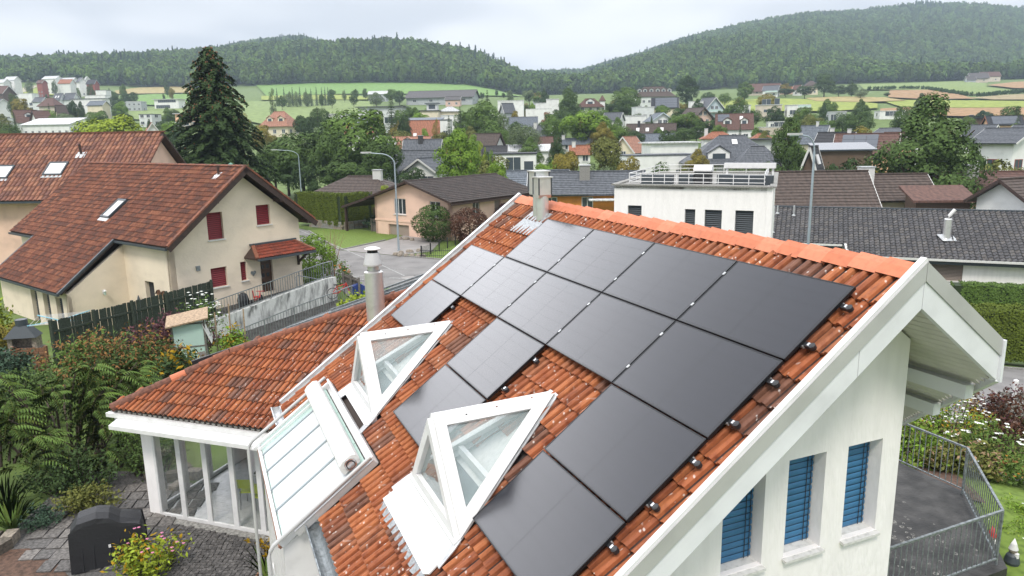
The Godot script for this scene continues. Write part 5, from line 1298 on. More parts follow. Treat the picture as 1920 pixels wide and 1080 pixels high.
	for side in 3:
		var fr := Transform3D(Basis.IDENTITY,Vector3(0,0,hd)); var span := W; var nc: int = wn[0]; var nfl: int = wn[1]
		if side > 0:
			fr = Transform3D(Basis(Vector3.UP,PI / 2 * (1 if side == 1 else -1)),Vector3(hw * (1 if side == 1 else -1),0,0)); span = D; nc = wn[2]; nfl = wn[3]
		if nc == 0: continue
		for fl in nfl:
			var yb := base + fl * fh
			var gable := side > 0 and kind == "gable" and yb + wh > e
			if yb + wh > (r if gable else e): continue
			var cnt := mini(nc,2) if gable else nc
			for c in cnt:
				var cx := (c + 0.5) / cnt * span - span / 2
				if gable: cx *= 0.5
				var sm: String = "w%.1f_%.1f" % [ww,wh]
				if not shared.has(sm):
					var fs := mb(); var f := 0.09
					for sx in [-1,0,1]: box(fs,Vector3((ww - f) / 2 * sx,wh / 2,0.02),Vector3(f,wh,0.08))
					for yy in [f / 2,wh - f / 2]: box(fs,Vector3(0,yy,0.02),Vector3(ww - f,f,0.078))
					box(fs,Vector3(0,-0.05,0.06),Vector3(ww + 0.2,0.08,0.2))
					var ps := mb(); box(ps,Vector3(0,wh / 2,0.012),Vector3(ww - 0.06,wh - 0.06,0.03))
					shared[sm] = [done(fs),done(ps)]
				var wo := obj("window",shared[sm][0],M[op.get("frame","white_dirty")],h,fr * Transform3D(Basis.IDENTITY,Vector3(cx,yb,0)))
				obj("pane",shared[sm][1],M.window_far,wo)
	if op.has("balcony"):
		var q: Array = op.balcony   # [x0,x1,height,side]
		var bf := Transform3D(Basis.IDENTITY,Vector3(0,0,hd)) if q[3] == 0 else Transform3D(Basis(Vector3.UP,PI / 2 * q[3]),Vector3(hw * q[3],0,0))
		var sp := W if q[3] == 0 else D
		var bx0: float = lerpf(-sp / 2,sp / 2,q[0]); var bx1: float = lerpf(-sp / 2,sp / 2,q[1]); var bl := part("balcony",h,bf)
		st = mb(); box(st,Vector3((bx0 + bx1) / 2,q[2] - 0.1,0.7),Vector3(bx1 - bx0,0.2,1.4)); obj("slab",st,M.white_dirty,bl)
		st = mb()
		for k in 9: bar(st,Vector3(lerpf(bx0,bx1,k / 8.0),q[2],1.37),Vector3(lerpf(bx0,bx1,k / 8.0),q[2] + 1.0,1.37),0.05,0.05)
		bar(st,Vector3(bx0,q[2] + 1.0,1.37),Vector3(bx1,q[2] + 1.0,1.37),0.07,0.07); obj("balustrade",st,M.fascia_grey,bl)
		st = mb(); box(st,Vector3((bx0 + bx1) / 2,q[2] + 0.5,1.33),Vector3(bx1 - bx0,0.8,0.02)); obj("balustrade_panel",st,M.milk_glass,bl)
	if op.has("dark"):
		for q in op.dark:    # recessed dark glazing: [x0,y0,x1,y1] on the front,metres from its lower left corner
			st = mb(); box(st,Vector3(-hw + (q[0] + q[2]) / 2,(q[1] + q[3]) / 2,hd + 0.01),Vector3(q[2] - q[0],q[3] - q[1],0.05)); var wd := obj("window",st,M.white_dirty,h)
			var np := maxi(1,int((q[2] - q[0]) / 1.2))
			for k in np:
				st = mb(); var pw: float = (q[2] - q[0]) / np; box(st,Vector3(-hw + q[0] + pw * (k + 0.5),(q[1] + q[3]) / 2,hd + 0.045),Vector3(pw - 0.10,q[3] - q[1] - 0.12,0.03)); obj("pane",st,M.window_far,wd)
	if op.has("box"):
		for q in op.box:     # extra block: [x,y,z,sx,sy,sz,material]
			st = mb(); box(st,Vector3(q[0],q[1] + q[4] / 2,q[2]),Vector3(q[3],q[4],q[5])); obj("annex",st,M[q[6]],h)
	if op.has("top"):
		var q: Array = op.top    # upper storey set back: [share along,width share,height,wall,roof]
		st = mb(); box(st,Vector3(W * q[0],e + 0.25 + q[2] / 2,-D * 0.15),Vector3(W * q[1],q[2],D * 0.6)); var ups := obj("upper_storey",st,M[q[3]],h)
		st = mb(); box(st,Vector3(W * q[0],e + 0.35 + q[2],-D * 0.1),Vector3(W * q[1] + 1.2,0.25,D * 0.75)); obj("upper_roof",st,M[q[4]],ups)
		st = mb(); box(st,Vector3(W * q[0],e + 0.3 + q[2] * 0.5,D * 0.15),Vector3(W * q[1] * 0.6,q[2] * 0.6,0.08)); obj("upper_window",st,M.window_far,ups)
	plots.append([label,x,z,W,D])
	return h

var plots := []

func garden_trees():
	# a tree or two and a few shrubs about each house of the town
	var r := RandomNumberGenerator.new(); r.seed = 15
	var cols := {"deep": "dark green","mid": "green","dark": "very dark green","olive": "olive-green","bright": "bright green","autumn": "yellowing"}
	var nouns := {"round": "round tree","oval": "tall tree","cone": "pointed tree","bush": "shrubs"}
	for p in plots:
		var dist := -(p[2] as float)
		if dist < 115.0 or dist > 400.0: continue
		var half: float = 0.25 * (p[3] + p[4]) * 2.0
		for q in [["left of",-1.0,0.0],["right of",1.0,0.0],["behind",0.3,-1.0],["in front of",-0.6,1.0]]:
			var front: bool = q[0] == "in front of"
			if r.randf() < (0.25 if not front else 0.65): continue
			if front and dist > 235.0: continue
			var kind: String = ["round","round","oval","cone","bush"][r.randi() % 5] if not front else "bush"
			var col: String = ["deep","deep","mid","mid","dark","olive","bright","autumn"][r.randi() % 8]
			var hh := r.randf_range(5.0,9.5) * (1.0 if not front else 0.36); var w := hh * r.randf_range(0.8,1.15) if not front else r.randf_range(3.0,6.0)
			var x: float = p[1] + q[1] * (half + w * 0.5 + 0.5); var z: float = p[2] + q[2] * (half + w * 0.5 + 0.5)
			var bad := false
			for o in plots:
				if Vector2(x - o[1],z - o[2]).length() < 0.21 * (o[3] + o[4]) + w * 0.35: bad = true
				# keep the sight of a house front just behind free of tall trees
				if not front and o[2] < z and o[2] > z - 30.0 and absf(x / -z - o[1] / -o[2]) < 0.4 * o[3] / -o[2] and hh > 5.5 and r.randf() < 0.5: bad = true
			if bad: continue
			var words: PackedStringArray = ("%s %s %s the %s" % [cols[col],nouns[kind],q[0],p[0]]).split(" ")
			if words.size() > 16: words = words.slice(0,16)
			tree("garden_tree" if kind != "bush" else "garden_shrub"," ".join(words),x,z,hh,w,kind,col,"tree" if kind != "bush" else "shrub")

func town_houses():
	town_mats()
	house("brown_bungalow","dark brown hipped bungalow with wide white-capped chimney, behind the thuja hedge",-19.6,0.0,-97.0,-0.14,11.0,8.2,2.2,4.1,"hip","wall_wood","roof_brown",[3,1,2,1],{"chim": [[0.72,0.1,1.1]],"ov": 1.0,"base": 0.6})
	house("white_house","white house with ribbed grey roof partly behind the bright maple",-15.9,0.5,-128.0,-0.07,9.8,6.6,2.9,6.2,"gable","wall_white","roof_grey",[3,1,2,1])
	house("white_annex","white gable annex with a wide grey window, before the ribbed grey roof",-12.6,0.2,-118.0,1.08,6.1,5.5,3.8,5.5,"gable","wall_white","roof_grey",[1,1,2,1],{"ww": 2.4,"wh": 0.8,"base": 2.2})
	house("olive_house","olive-walled house with blue-grey tiled roof behind the orange house",3.6,0.0,-98.0,-0.05,7.6,5.4,2.2,4.4,"gable","wall_olive","roof_bluegrey",[2,1,1,1])
	house("orange_house","orange house with patterned grey tiled roof and square chimney",9.0,-0.0,-87.0,-0.07,12.2,7.2,2.8,4.7,"gable","wall_orange","roof_grey",[3,1,1,1],{"chim": [[0.48,0.35,1.2,"kerb_stone"]],"ov": 0.8,"box": [[2.4,1.9,5.0,4.6,0.14,1.6,"roof_white"]]})
	house("brown_row_house","long low house with worn brown tiles beside the white roof terrace",29.9,-2.7,-72.0,-0.07,8.2,5.9,5.3,7.8,"gable","wall_cream","roof_brown",[4,1,1,1],{"ov": 0.8,"base": 0.5})
	house("brown_row_house","low house with brown tiles and broad white chimney, right of its neighbour",37.8,-2.7,-74.0,-0.07,6.3,5.3,5.5,7.3,"gable","wall_cream","roof_brown",[2,1,1,1],{"ov": 0.8,"chim": [[0.12,0.35,1.3]]})
	house("pink_row_house","pinkish house with corrugated brown roof and white chimney at right",50.5,-2.7,-80.0,-0.07,13.1,7.3,5.6,7.0,"gable","wall_pink","roof_redbrown",[3,1,1,1],{"ov": 0.7,"chim": [[0.42,0.3,1.2]]})
	house("white_gable_house","white gabled house with mottled brown tiles at the right frame edge",44.7,-2.7,-64.0,0.42,5.2,4.4,5.9,7.4,"gable","wall_white","roof_brown",[2,1,2,1],{"ov": 0.7,"barge": "brown_wood","ww": 0.7,"wh": 1.5})
	house("pergola_shed","low dark pergola shed with curtains behind the yellow hedge",39.7,-2.7,-68.0,-0.07,4.8,2.2,5.3,6.3,"shed","wall_wood","roof_redbrown",[0,0,0,0],{"cat": "shed"})
	house("black_white_house","white box house with black roof band and tall dark windows",0.7,1.0,-150.0,-0.05,9.3,7.7,4.4,4.4,"flat","wall_white","roof_black",[0,0,1,1],{"dark": [[3.4,0.9,6.3,3.9],[6.9,1.2,8.8,3.1]],"ov": 0.2})
	house("white_flat_house","white house with thin white shed roof behind the black-banded box",3.8,2.9,-172.0,-0.10,10.4,6.9,2.5,3.7,"shed","wall_white","roof_white",[2,1,1,1])
	house("brown_gable_house","dark brown steep-roofed house with half-timbered gable",-5.0,2.3,-165.0,-0.66,6.9,5.7,2.7,7.1,"gable","wall_white","roof_brown",[2,1,1,1],{"barge": "brown_wood","sky": [[0.8,0.7]]})
	house("dark_roof_house","low house under a plain dark slate roof beside the brown gables",-3.2,1.7,-158.0,-0.05,4.7,3.6,3.2,5.1,"gable","wall_grey","roof_dark",[0,0,0,0])
	house("grey_chalet","house with broad dark grey roof and thick black chimney",-18.6,1.8,-160.0,-0.05,7.4,6.2,3.5,6.6,"gable","wall_white","roof_grey",[2,1,1,1],{"chim": [[0.45,0.2,1.0,"roof_dark"]],"solar": [0.1,0.55,0.72,0.98]})
	house("pink_roof_house","pale pink-roofed house with white gables behind the street lamp",-23.9,2.9,-172.0,-0.07,10.9,5.8,3.7,6.1,"gable","wall_white","roof_salmon",[3,1,1,1],{"dormers": [[0.22,0.8,2.6],[0.58,0.8,2.4]]})
	house("red_roof_house","house with big steep orange-red roof and a dark flue",-23.9,5.9,-208.0,-0.05,12.0,8.6,2.6,7.4,"gable","wall_white","roof_orange",[3,1,1,1],{"sky": [[0.35,0.75]]})
	house("white_block","white block wedged beside the big orange-red roof",-17.3,5.7,-205.0,-0.05,2.8,3.5,7.6,7.6,"flat","wall_white","roof_grey",[1,2,1,2])
	house("grey_shed_roof","grey long shed roof under the cream modern house",-25.0,7.1,-222.0,-0.05,10.2,3.9,6.6,7.2,"shed","wall_pale","roof_bluegrey",[0,0,0,0])
	house("redbrown_house","low red-brown roofed house behind the white shed roof",8.4,4.0,-185.0,-0.05,7.6,5.1,2.2,4.4,"gable","wall_cream","roof_redbrown",[2,1,1,1],{"chim": [[0.25,0.2,0.9,"roof_dark"]]})
	house("grey_roof_house","house with wide plain grey roof right of the dark pine",16.8,4.4,-190.0,-0.10,7.6,4.7,2.2,3.5,"gable","wall_white","roof_bluegrey",[2,1,1,1],{"chim": [[0.1,0.1,0.8]]})
	house("orange_roof_house","white house with small orange roof above the yellowing bushes",15.7,2.3,-165.0,-0.05,4.2,2.8,2.7,4.2,"gable","wall_white","roof_orange",[2,2,1,1],{"chim": [[0.15,0.1,0.8]]})
	house("grey_hall","grey steep-roofed hall behind the pale willow",9.7,6.5,-215.0,-0.52,5.5,4.2,2.2,5.0,"gable","wall_pale","roof_grey",[1,1,1,1],{"chim": [[0.1,0.2,0.9]]})
	house("grey_long_roof","long grey-blue roof just behind the willow crown",4.5,9.1,-245.0,-0.05,8.9,5.2,2.8,5.5,"gable","wall_pale","roof_bluegrey",[2,1,1,1])
	house("brown_barn_house","long dark brown barn-like roof with three white vents",39.5,5.9,-208.0,-0.24,11.9,6.3,2.2,5.5,"gable","wall_white","roof_brown",[2,1,2,1],{"barge": "brown_wood","chim": [[0.22,0.2,0.7,"roof_dark"]],"sky": [[0.2,0.4],[0.42,0.4],[0.75,0.4]],"ov": 0.9})
	house("salmon_house","house with salmon roof and pale gable left of the white terraces",27.7,2.9,-172.0,0.91,5.4,5.4,2.2,5.3,"gable","wall_cream","roof_salmon",[1,1,1,1])
	house("bluegrey_house","white-gabled house with smooth blue-grey roof under the brown barn roof",35.8,4.0,-185.0,-0.49,9.8,5.8,2.2,4.7,"gable","wall_white","roof_bluegrey",[2,1,1,1])
	house("white_terrace_house","upper white flat-roofed house with a row of small windows",34.4,1.8,-160.0,0.10,10.3,6.9,5.1,5.1,"flat","wall_white","roof_white",[5,1,1,1],{"base": 1.1,"ww": 1.1,"wh": 0.9,"ov": 0.6})
	house("white_terrace_house","lower white flat block with long plain wall below the small windows",28.1,0.8,-142.0,0.10,13.3,6.1,4.1,4.1,"flat","wall_white","roof_grey",[2,1,1,1],{"ww": 1.0,"wh": 1.2,"base": 0.3})
	house("grey_villa","big villa with wide grey hipped roof and white dormer gable",39.3,0.6,-132.0,-0.10,14.5,11.2,3.6,7.7,"hip","wall_white","roof_grey",[3,1,2,1],{"dormers": [[0.30,0.93,3.6]],"sky": [[0.52,0.25]],"ov": 0.9})
	house("grey_villa_wing","lower grey-roofed wing at the right of the big villa",41.4,0.3,-124.0,-0.10,7.1,5.4,3.6,6.2,"hip","wall_white","roof_grey",[2,1,1,1],{"ov": 0.8})
	house("flat_bungalow","flat green-grey bungalow half hidden by the dark conical tree",51.6,1.0,-150.0,-0.07,5.6,4.0,6.4,6.4,"flat","wall_pale","roof_dark",[2,1,1,1],{"ov": 0.9})
	house("orange_hip_house","low house with orange hipped roof behind the big grey villa",48.0,2.9,-172.0,-0.07,6.5,4.3,4.8,6.0,"hip","wall_white","roof_orange",[2,1,1,1],{"chim": [[0.1,0.0,0.7]]})
	house("orange_hip_house","small orange roof left of the dark conical tree",56.8,2.5,-168.0,-0.07,4.2,2.8,4.9,5.9,"hip","wall_white","roof_orange",[2,1,1,1])
	house("steep_shed","dark steep A-frame shed with white skylight behind the lamp head",39.3,-1.9,-96.0,0.87,2.1,1.9,6.1,8.9,"gable","wall_wood","roof_dark",[0,0,0,0],{"cat": "shed","sky": [[0.5,0.4]]})
	house("solar_carport","long low carport roofed with grey solar modules",50.1,-0.5,-112.0,-0.07,7.8,3.3,6.6,7.4,"shed","wall_wood","far_solar",[0,0,0,0],{"cat": "carport"})
	house("peach_house","peach house with solar modules on a red-brown roof",58.6,0.3,-122.0,-0.52,8.1,6.7,5.4,8.0,"gable","wall_peach","roof_redbrown",[2,2,2,1],{"solar": [0.06,0.72,0.08,0.8],"chim": [[0.15,-0.4,0.6]],"ov": 0.8})
	house("lightblue_house","pale grey-blue gabled house left of the peach house",60.6,0.7,-138.0,-0.73,5.0,4.5,5.7,7.8,"gable","wall_blue","roof_dark",[1,1,2,1],{"ov": 0.9,"chim": [[0.3,-0.2,0.7]]})
	house("cream_gable_house","cream gabled house with plain grey roof behind the lamp",64.7,1.7,-158.0,-0.73,5.0,4.1,5.1,8.2,"gable","wall_cream","roof_bluegrey",[1,1,1,1],{"chim": [[0.6,0.0,0.5]]})
	house("white_wide_gable","white wide-gabled house left of the big autumn tree",77.5,1.0,-150.0,-1.22,6.0,6.7,6.4,8.1,"gable","wall_white","roof_grey",[1,1,1,1],{"ov": 0.9})
	house("pinkish_gable_house","pinkish gabled house with bright blue awning by the autumn tree",71.9,0.7,-138.0,-1.15,4.0,4.5,5.8,7.6,"gable","wall_peach","roof_redbrown",[1,1,1,1],{"ov": 0.8,"box": [[3.2,2.2,3.0,0.6,0.9,2.6,"blue_paint"]]})
	house("white_gable_house","white gabled house with grey roof right of the autumn tree",111.0,3.1,-175.0,-0.96,4.8,4.4,4.3,6.4,"gable","wall_white","roof_grey",[1,1,1,1],{"ov": 0.9})
	house("white_gable_house","white gabled house with two red-brown balcony windows",79.2,0.0,-118.0,-1.19,6.0,6.0,7.1,8.8,"gable","wall_white","roof_grey",[1,1,2,1],{"ov": 1.0,"ww": 1.8,"wh": 2.0,"base": 2.2,"frame": "wall_red","balcony": [0.15,0.8,2.2,1]})
	house("grey_gable_house","small grey-roofed gable peeping in at the right frame edge",97.6,0.8,-140.0,-1.05,4.5,4.5,7.3,8.5,"gable","wall_white","roof_grey",[1,1,1,1])
	house("solar_barn","orange-sided house with long solar-dark roof at right",142.1,6.5,-215.0,-0.24,8.5,5.0,3.3,5.5,"gable","wall_peach","roof_black",[3,1,1,1],{"solar": [0.1,0.9,0.1,0.9],"barge": "roof_orange"})
	house("dark_flat_shed","long dark flat-roofed shed in front of the brown field",139.4,7.1,-222.0,-0.07,7.3,2.8,4.5,4.5,"flat","wall_wood","roof_dark",[0,0,0,0],{"ov": 0.5,"cat": "shed","chim": [[0.2,0.0,0.9,"roof_dark"]]})
	house("white_cube_house","leftmost of the white cube villas below the yellow meadow",97.6,15.3,-318.0,0.35,7.0,5.8,4.2,4.2,"flat","wall_white","roof_white",[2,2,1,2],{"ww": 2.2,"wh": 1.8,"base": 0.8,"ov": 0.2})
	house("beige_cube_house","taller beige cube villa with deep dark loggias",105.4,14.4,-305.0,-0.24,9.5,7.9,4.6,4.6,"flat","wall_beige","roof_white",[1,1,1,1],{"dark": [[1.8,4.6,5.2,7.0],[6.6,4.8,8.6,7.2],[2.6,1.8,5.6,3.0]],"ov": 0.25})
	house("white_cube_house","rightmost white cube villa with turquoise balcony windows",117.2,14.4,-305.0,-0.21,8.8,6.8,4.4,4.4,"flat","wall_white","roof_white",[2,3,1,2],{"ww": 2.4,"wh": 1.8,"base": 0.8,"ov": 0.2,"balcony": [0.45,1.0,3.4,0]})
	house("white_stacked_house","white stepped villa in front of the beige cube",87.1,9.1,-245.0,-0.14,4.8,4.4,2.6,2.6,"flat","wall_white","roof_white",[2,1,1,1],{"dark": [[1.6,0.8,4.8,2.8]]})
	house("beige_stacked_base","beige lower storey below the white stepped villa",81.1,8.0,-232.0,-0.14,6.9,4.3,2.0,1.5,"flat","wall_beige","roof_white",[3,1,1,1],{"ww": 0.8,"wh": 1.8})
	house("grey_panel_house","small grey flat house with two tall dark windows",117.9,11.4,-270.0,-0.14,5.8,4.4,3.7,3.7,"flat","wall_grey","roof_white",[2,1,1,1],{"ww": 2.0,"wh": 2.2,"base": 0.8})
	house("white_modern_house","white modern house with tall white chimney wall before the brown field",144.8,12.7,-285.0,-0.10,9.3,5.4,2.7,2.7,"flat","wall_white","roof_white",[1,1,1,1],{"dark": [[2.0,1.0,6.4,2.8]],"chim": [[0.85,0.2,0.8,"wall_white"]]})
	house("twin_gable_house","white house with brown roof, black roof panel and white dormers",63.7,6.2,-212.0,-0.24,9.4,7.2,3.7,7.6,"gable","wall_white","roof_redbrown",[3,1,2,1],{"dormers": [[0.30,0.72,2.2],[0.78,0.72,1.9]],"solar": [0.02,0.36,0.05,0.5],"sky": [[0.7,0.3]],"barge": "brown_wood","balcony": [0.0,0.9,0.4,0]})
	house("pale_gable_house","pale blue gabled house with balcony above the pinkish house",79.9,14.0,-300.0,-1.26,7.7,7.7,4.1,8.1,"gable","wall_blue","roof_grey",[1,1,2,2],{"ov": 0.9,"balcony": [0.1,0.9,2.6,1]})
	house("flat_white_annex","flat white annex beside the pale blue gable",75.1,14.2,-302.0,-0.10,5.4,3.6,6.6,6.6,"flat","wall_white","roof_white",[1,1,1,1],{"dark": [[0.8,0.6,3.2,2.4]]})
	house("pinkish_house","pinkish house with low brown gable among trees",66.7,11.2,-268.0,-1.15,8.0,8.0,2.6,6.1,"gable","wall_pink","roof_brown",[1,1,2,2],{"ov": 1.0,"barge": "brown_wood"})
	house("white_gable_house","small white gabled house with brown roof in the trees",59.0,8.7,-240.0,-0.96,5.0,5.0,2.2,4.4,"gable","wall_white","roof_brown",[1,1,2,1],{"ov": 1.0,"barge": "brown_wood"})
	house("solar_house","yellowish house with roof fully covered by solar panels",62.2,14.0,-300.0,-0.17,9.9,7.1,4.6,8.4,"gable","wall_cream","roof_black",[3,2,1,1],{"solar": [0.12,0.98,0.04,0.94]})
	house("large_institution","large pale building with dark hipped roof and six white dormers",71.5,19.4,-372.0,-0.05,19.0,10.6,7.0,11.5,"hip","wall_pale","roof_brown",[7,3,3,3],{"dormers": [[0.12,0.55,1.8],[0.26,0.55,1.8],[0.42,0.55,1.8],[0.58,0.55,1.8],[0.73,0.55,1.8],[0.88,0.55,1.8]],"base": 0.8,"fh": 3.0})
	house("white_cube_tower","pale cube house in front of the large institution",46.0,10.3,-258.0,0.14,6.4,4.9,7.2,7.2,"flat","wall_pale","roof_white",[3,2,1,2])
	house("white_garden_block","plain white low block at the foot of the pale cube house",40.4,8.9,-242.0,0.14,7.0,3.5,5.4,5.4,"flat","wall_white","roof_white",[1,1,1,1])
	house("blue_gable_house","white house with blue gable and balcony",46.4,8.0,-232.0,-1.43,6.6,6.6,4.7,6.9,"gable","wall_white","roof_bluegrey",[1,1,3,2],{"balcony": [0.15,0.85,2.8,1],"ov": 0.7,"barge": "wall_blue"})
	house("small_white_house","small white house with moss-grey roof left of the white block",32.8,8.3,-235.0,-0.52,5.2,4.0,5.0,7.0,"gable","wall_white","roof_grey",[1,1,1,1])
	house("turret_house","white villa with wide brown roof",32.8,14.4,-305.0,-0.05,9.5,6.3,5.7,8.3,"hip","wall_white","roof_redbrown",[3,2,2,1],{"dormers": [[0.5,0.8,3.4]],"ov": 0.9})
	house("turret","slim round turret with pointed red-brown cone beside the brown-roofed villa",37.6,14.2,-303.0,0.00,2.0,2.0,8.0,9.5,"hip","wall_white","roof_redbrown",[1,2,1,1],{"ov": 0.3,"cat": "tower"})
	house("white_villa","white modern villa with flat roof and long grey terrace",17.3,13.8,-298.0,-0.05,5.0,3.9,8.6,8.6,"flat","wall_white","roof_white",[2,2,1,1])
	house("white_villa_wing","low white wing with shaded windows left of the modern villa",13.1,13.8,-298.0,-0.05,5.1,2.8,7.2,7.2,"flat","wall_white","roof_white",[0,0,0,0],{"dark": [[0.6,0.6,5.0,2.2]]})
	house("white_retaining_wall","long white garden wall below the modern villa",11.1,12.2,-280.0,-0.05,9.7,1.6,6.0,6.0,"flat","wall_white","roof_white",[0,0,0,0],{"cat": "wall","ov": 0.02})
	house("white_hall","white flat-roofed hall above the grey gable",0.8,12.7,-285.0,-0.05,9.7,6.4,8.8,8.8,"flat","wall_white","roof_white",[1,1,1,1],{"dark": [[0.8,0.8,3.6,2.2]]})
	house("grey_gable_annex","grey steep gable standing before the white hall",-0.6,10.6,-262.0,0.52,3.9,3.2,6.6,9.2,"gable","wall_grey","roof_grey",[1,1,1,1])
	house("tiny_orange_house","tiny house with pale orange roof at the forest edge",17.6,26.5,-455.0,-0.35,5.2,4.0,4.1,6.7,"gable","wall_grey","roof_orange",[1,1,1,1])
	house("grey_barn","large weathered barn with long grey-brown roof on the meadow",-41.9,29.0,-480.0,-0.16,42.2,20.1,3.8,8.1,"gable","wall_grey","roof_barn",[4,1,2,1],{"cat": "barn","ov": 1.2,"barge": "roof_barn","ww": 2.2,"wh": 1.6})
	house("barn_wing","pink-plastered low wing in front of the grey barn",-33.4,26.5,-455.0,-0.10,8.8,5.5,3.7,5.6,"gable","wall_pink","roof_barn",[2,1,1,1],{"cat": "barn"})
	house("white_shed","long white-roofed shed among the orchard trees",-89.8,33.0,-520.0,-0.07,12.6,5.2,4.9,6.8,"gable","wall_grey","roof_white",[1,1,1,1],{"cat": "shed"})
	house("glass_villa","pale green glass villa with two wide flat roofs",-44.1,10.6,-262.0,-0.05,15.3,7.0,8.6,8.6,"flat","wall_pale","roof_grey",[0,0,1,1],{"dark": [[2.0,3.2,6.0,5.2],[9.0,3.2,14.0,5.2]],"ov": 0.8})
	house("cream_modern_house","cream house with dark roof terrace and glazed upper storey",-26.4,9.8,-252.0,-0.05,6.0,5.0,7.5,7.5,"flat","wall_cream","roof_dark",[2,1,1,1],{"top": [0.12,0.6,2.2,"wall_pale","roof_bluegrey"],"ov": 0.4,"ww": 1.5,"wh": 1.5,"base": 0.7})
	house("pale_pyramid_house","pale yellow house with low pyramid roof and white terrace",-20.2,10.3,-258.0,-0.05,6.5,5.4,7.1,8.4,"hip","wall_cream","roof_white",[3,1,2,1],{"ov": 0.5,"ww": 1.6,"wh": 1.8})
	house("white_low_block","white low block under the pale pyramid-roofed house",-18.0,8.7,-240.0,-0.05,7.2,4.2,6.7,6.7,"flat","wall_white","roof_white",[2,1,1,1])
	house("white_panel_house","white flat house with two pale panels behind the lime tree",-60.3,10.9,-265.0,-0.05,6.7,5.2,6.2,6.2,"flat","wall_white","roof_white",[1,1,1,1],{"ov": 0.3})
	house("greyroof_gable_house","white gabled house with smooth grey-blue roof left of the tall spruces",-38.7,5.7,-205.0,-0.42,4.7,3.4,6.0,8.3,"gable","wall_white","roof_bluegrey",[1,1,1,1])
	house("orangeroof_cottage","small cottage with faded orange roof peeping over the trees",-35.5,3.5,-180.0,-0.07,6.6,3.9,6.6,8.1,"gable","wall_white","roof_orange",[2,1,1,1],{"dormers": [[0.3,0.8,1.8]]})
	house("pink_manor","large house with pale pink-orange half-hipped roof",-77.9,10.0,-255.0,-0.31,10.3,6.9,4.0,8.0,"hip","wall_cream","roof_salmon",[3,1,2,1],{"dormers": [[0.3,0.8,2.2],[0.72,0.8,2.4]],"ov": 0.8})
	house("terrace_block","beige apartment block with stepped terraces",-130.3,14.0,-300.0,-0.10,9.0,6.4,2.0,1.8,"flat","wall_beige","roof_white",[3,2,1,2],{"ww": 2.2,"wh": 1.2,"base": 0.8,"top": [0.1,0.8,3.2,"wall_peach","roof_white"]})
	house("grey_box_house","grey-white box house with dark corner windows",-149.1,14.9,-312.0,-0.31,6.4,5.3,4.8,4.8,"flat","wall_pale","roof_grey",[2,2,1,2],{"ww": 1.8,"wh": 1.2})
	house("red_gable_cottage","small red-roofed cottage with white gable over the big tiled roof",-102.7,6.5,-215.0,-1.01,3.6,3.3,5.2,7.6,"gable","wall_white","roof_orange",[1,1,0,0])
	house("wide_white_villa","wide white two-storey villa alone on the green field",-211.3,28.0,-470.0,-0.09,15.8,7.9,5.9,5.9,"flat","wall_white","roof_white",[0,0,1,1],{"dark": [[2.5,4.0,14.0,5.6],[1.0,0.6,10.0,2.6]],"ov": 0.9})
	house("grey_field_house","long grey flat house beside the round dark tree on the field",-224.4,26.2,-452.0,-0.07,11.5,6.0,5.8,5.8,"flat","wall_grey","roof_white",[4,2,1,1])
	house("white_row_house","white row house with dark loggias left below the hamlet",-298.6,28.0,-470.0,-0.14,9.6,5.4,10.8,10.8,"flat","wall_white","roof_white",[3,2,1,1],{"ww": 2.2,"wh": 1.8})
	house("white_row_annex","pale long roof stepping down right of the white row house",-266.8,24.3,-430.0,-0.35,7.1,4.4,7.7,9.9,"gable","wall_pale","roof_grey",[1,1,1,1])
	house("grey_twin_house","grey-roofed house with white skylights in the left town",-255.6,24.3,-430.0,-0.35,5.8,4.2,8.7,11.8,"gable","wall_pale","roof_grey",[2,1,1,1],{"sky": [[0.3,0.5],[0.65,0.5]]})
	house("grey_twin_house","grey-roofed house right of the one with skylights",-248.9,24.3,-430.0,-0.28,7.1,5.0,8.6,11.9,"gable","wall_pale","roof_grey",[2,1,1,1])
	house("brown_wide_house","broad brown-roofed house in the middle of the left town",-233.8,20.4,-385.0,-0.21,9.1,6.0,7.5,10.8,"hip","wall_beige","roof_redbrown",[3,1,1,1],{"ov": 0.8})
	house("white_slab_house","long white flat house with open carport in the left town",-219.0,21.3,-395.0,-0.07,17.5,5.8,9.6,9.6,"flat","wall_white","roof_grey",[4,1,1,1],{"ov": 0.4})
	house("yellowish_house","pale yellowish house with grey roof at the right of the white slab",-202.5,19.4,-372.0,-0.14,8.0,5.7,7.3,9.2,"gable","wall_cream","roof_bluegrey",[2,1,1,1])
	house("upper_white_house","white flat house just above the long white slab",-230.9,23.9,-425.0,-0.09,11.9,6.0,10.4,10.4,"flat","wall_white","roof_white",[3,1,1,1])
	house("white_step_house","white stepped house under the orchard bushes",-257.2,29.0,-480.0,-0.09,6.9,5.3,11.7,11.7,"flat","wall_white","roof_grey",[2,1,1,1])
	house("dark_aframe_house","dark-gabled house with steep brown roof among conifers",-196.2,16.2,-330.0,0.84,3.7,3.1,4.9,8.6,"gable","wall_cream","roof_brown",[1,1,1,1],{"barge": "brown_wood"})
	house("tudor_house","white half-timbered house with red-brown roof, left of the white hall",-186.4,13.1,-290.0,0.66,6.4,4.9,4.6,8.3,"gable","wall_white","roof_redbrown",[2,1,2,2],{"dormers": [[0.6,0.7,2.2]],"barge": "brown_wood","ov": 0.8})
	house("tudor_house","white gabled wing with brown roof right of the half-timbered house",-179.4,12.9,-288.0,1.05,4.9,4.5,4.7,8.1,"gable","wall_white","roof_redbrown",[1,1,2,1],{"barge": "brown_wood","ov": 0.7})
	house("long_white_hall","long white hall with pale roof and a row of seven windows",-159.0,10.6,-262.0,-0.07,17.0,9.0,4.5,6.7,"shed","wall_white","roof_white",[7,1,2,1],{"ww": 0.9,"wh": 2.0,"base": 0.6,"sky": []})
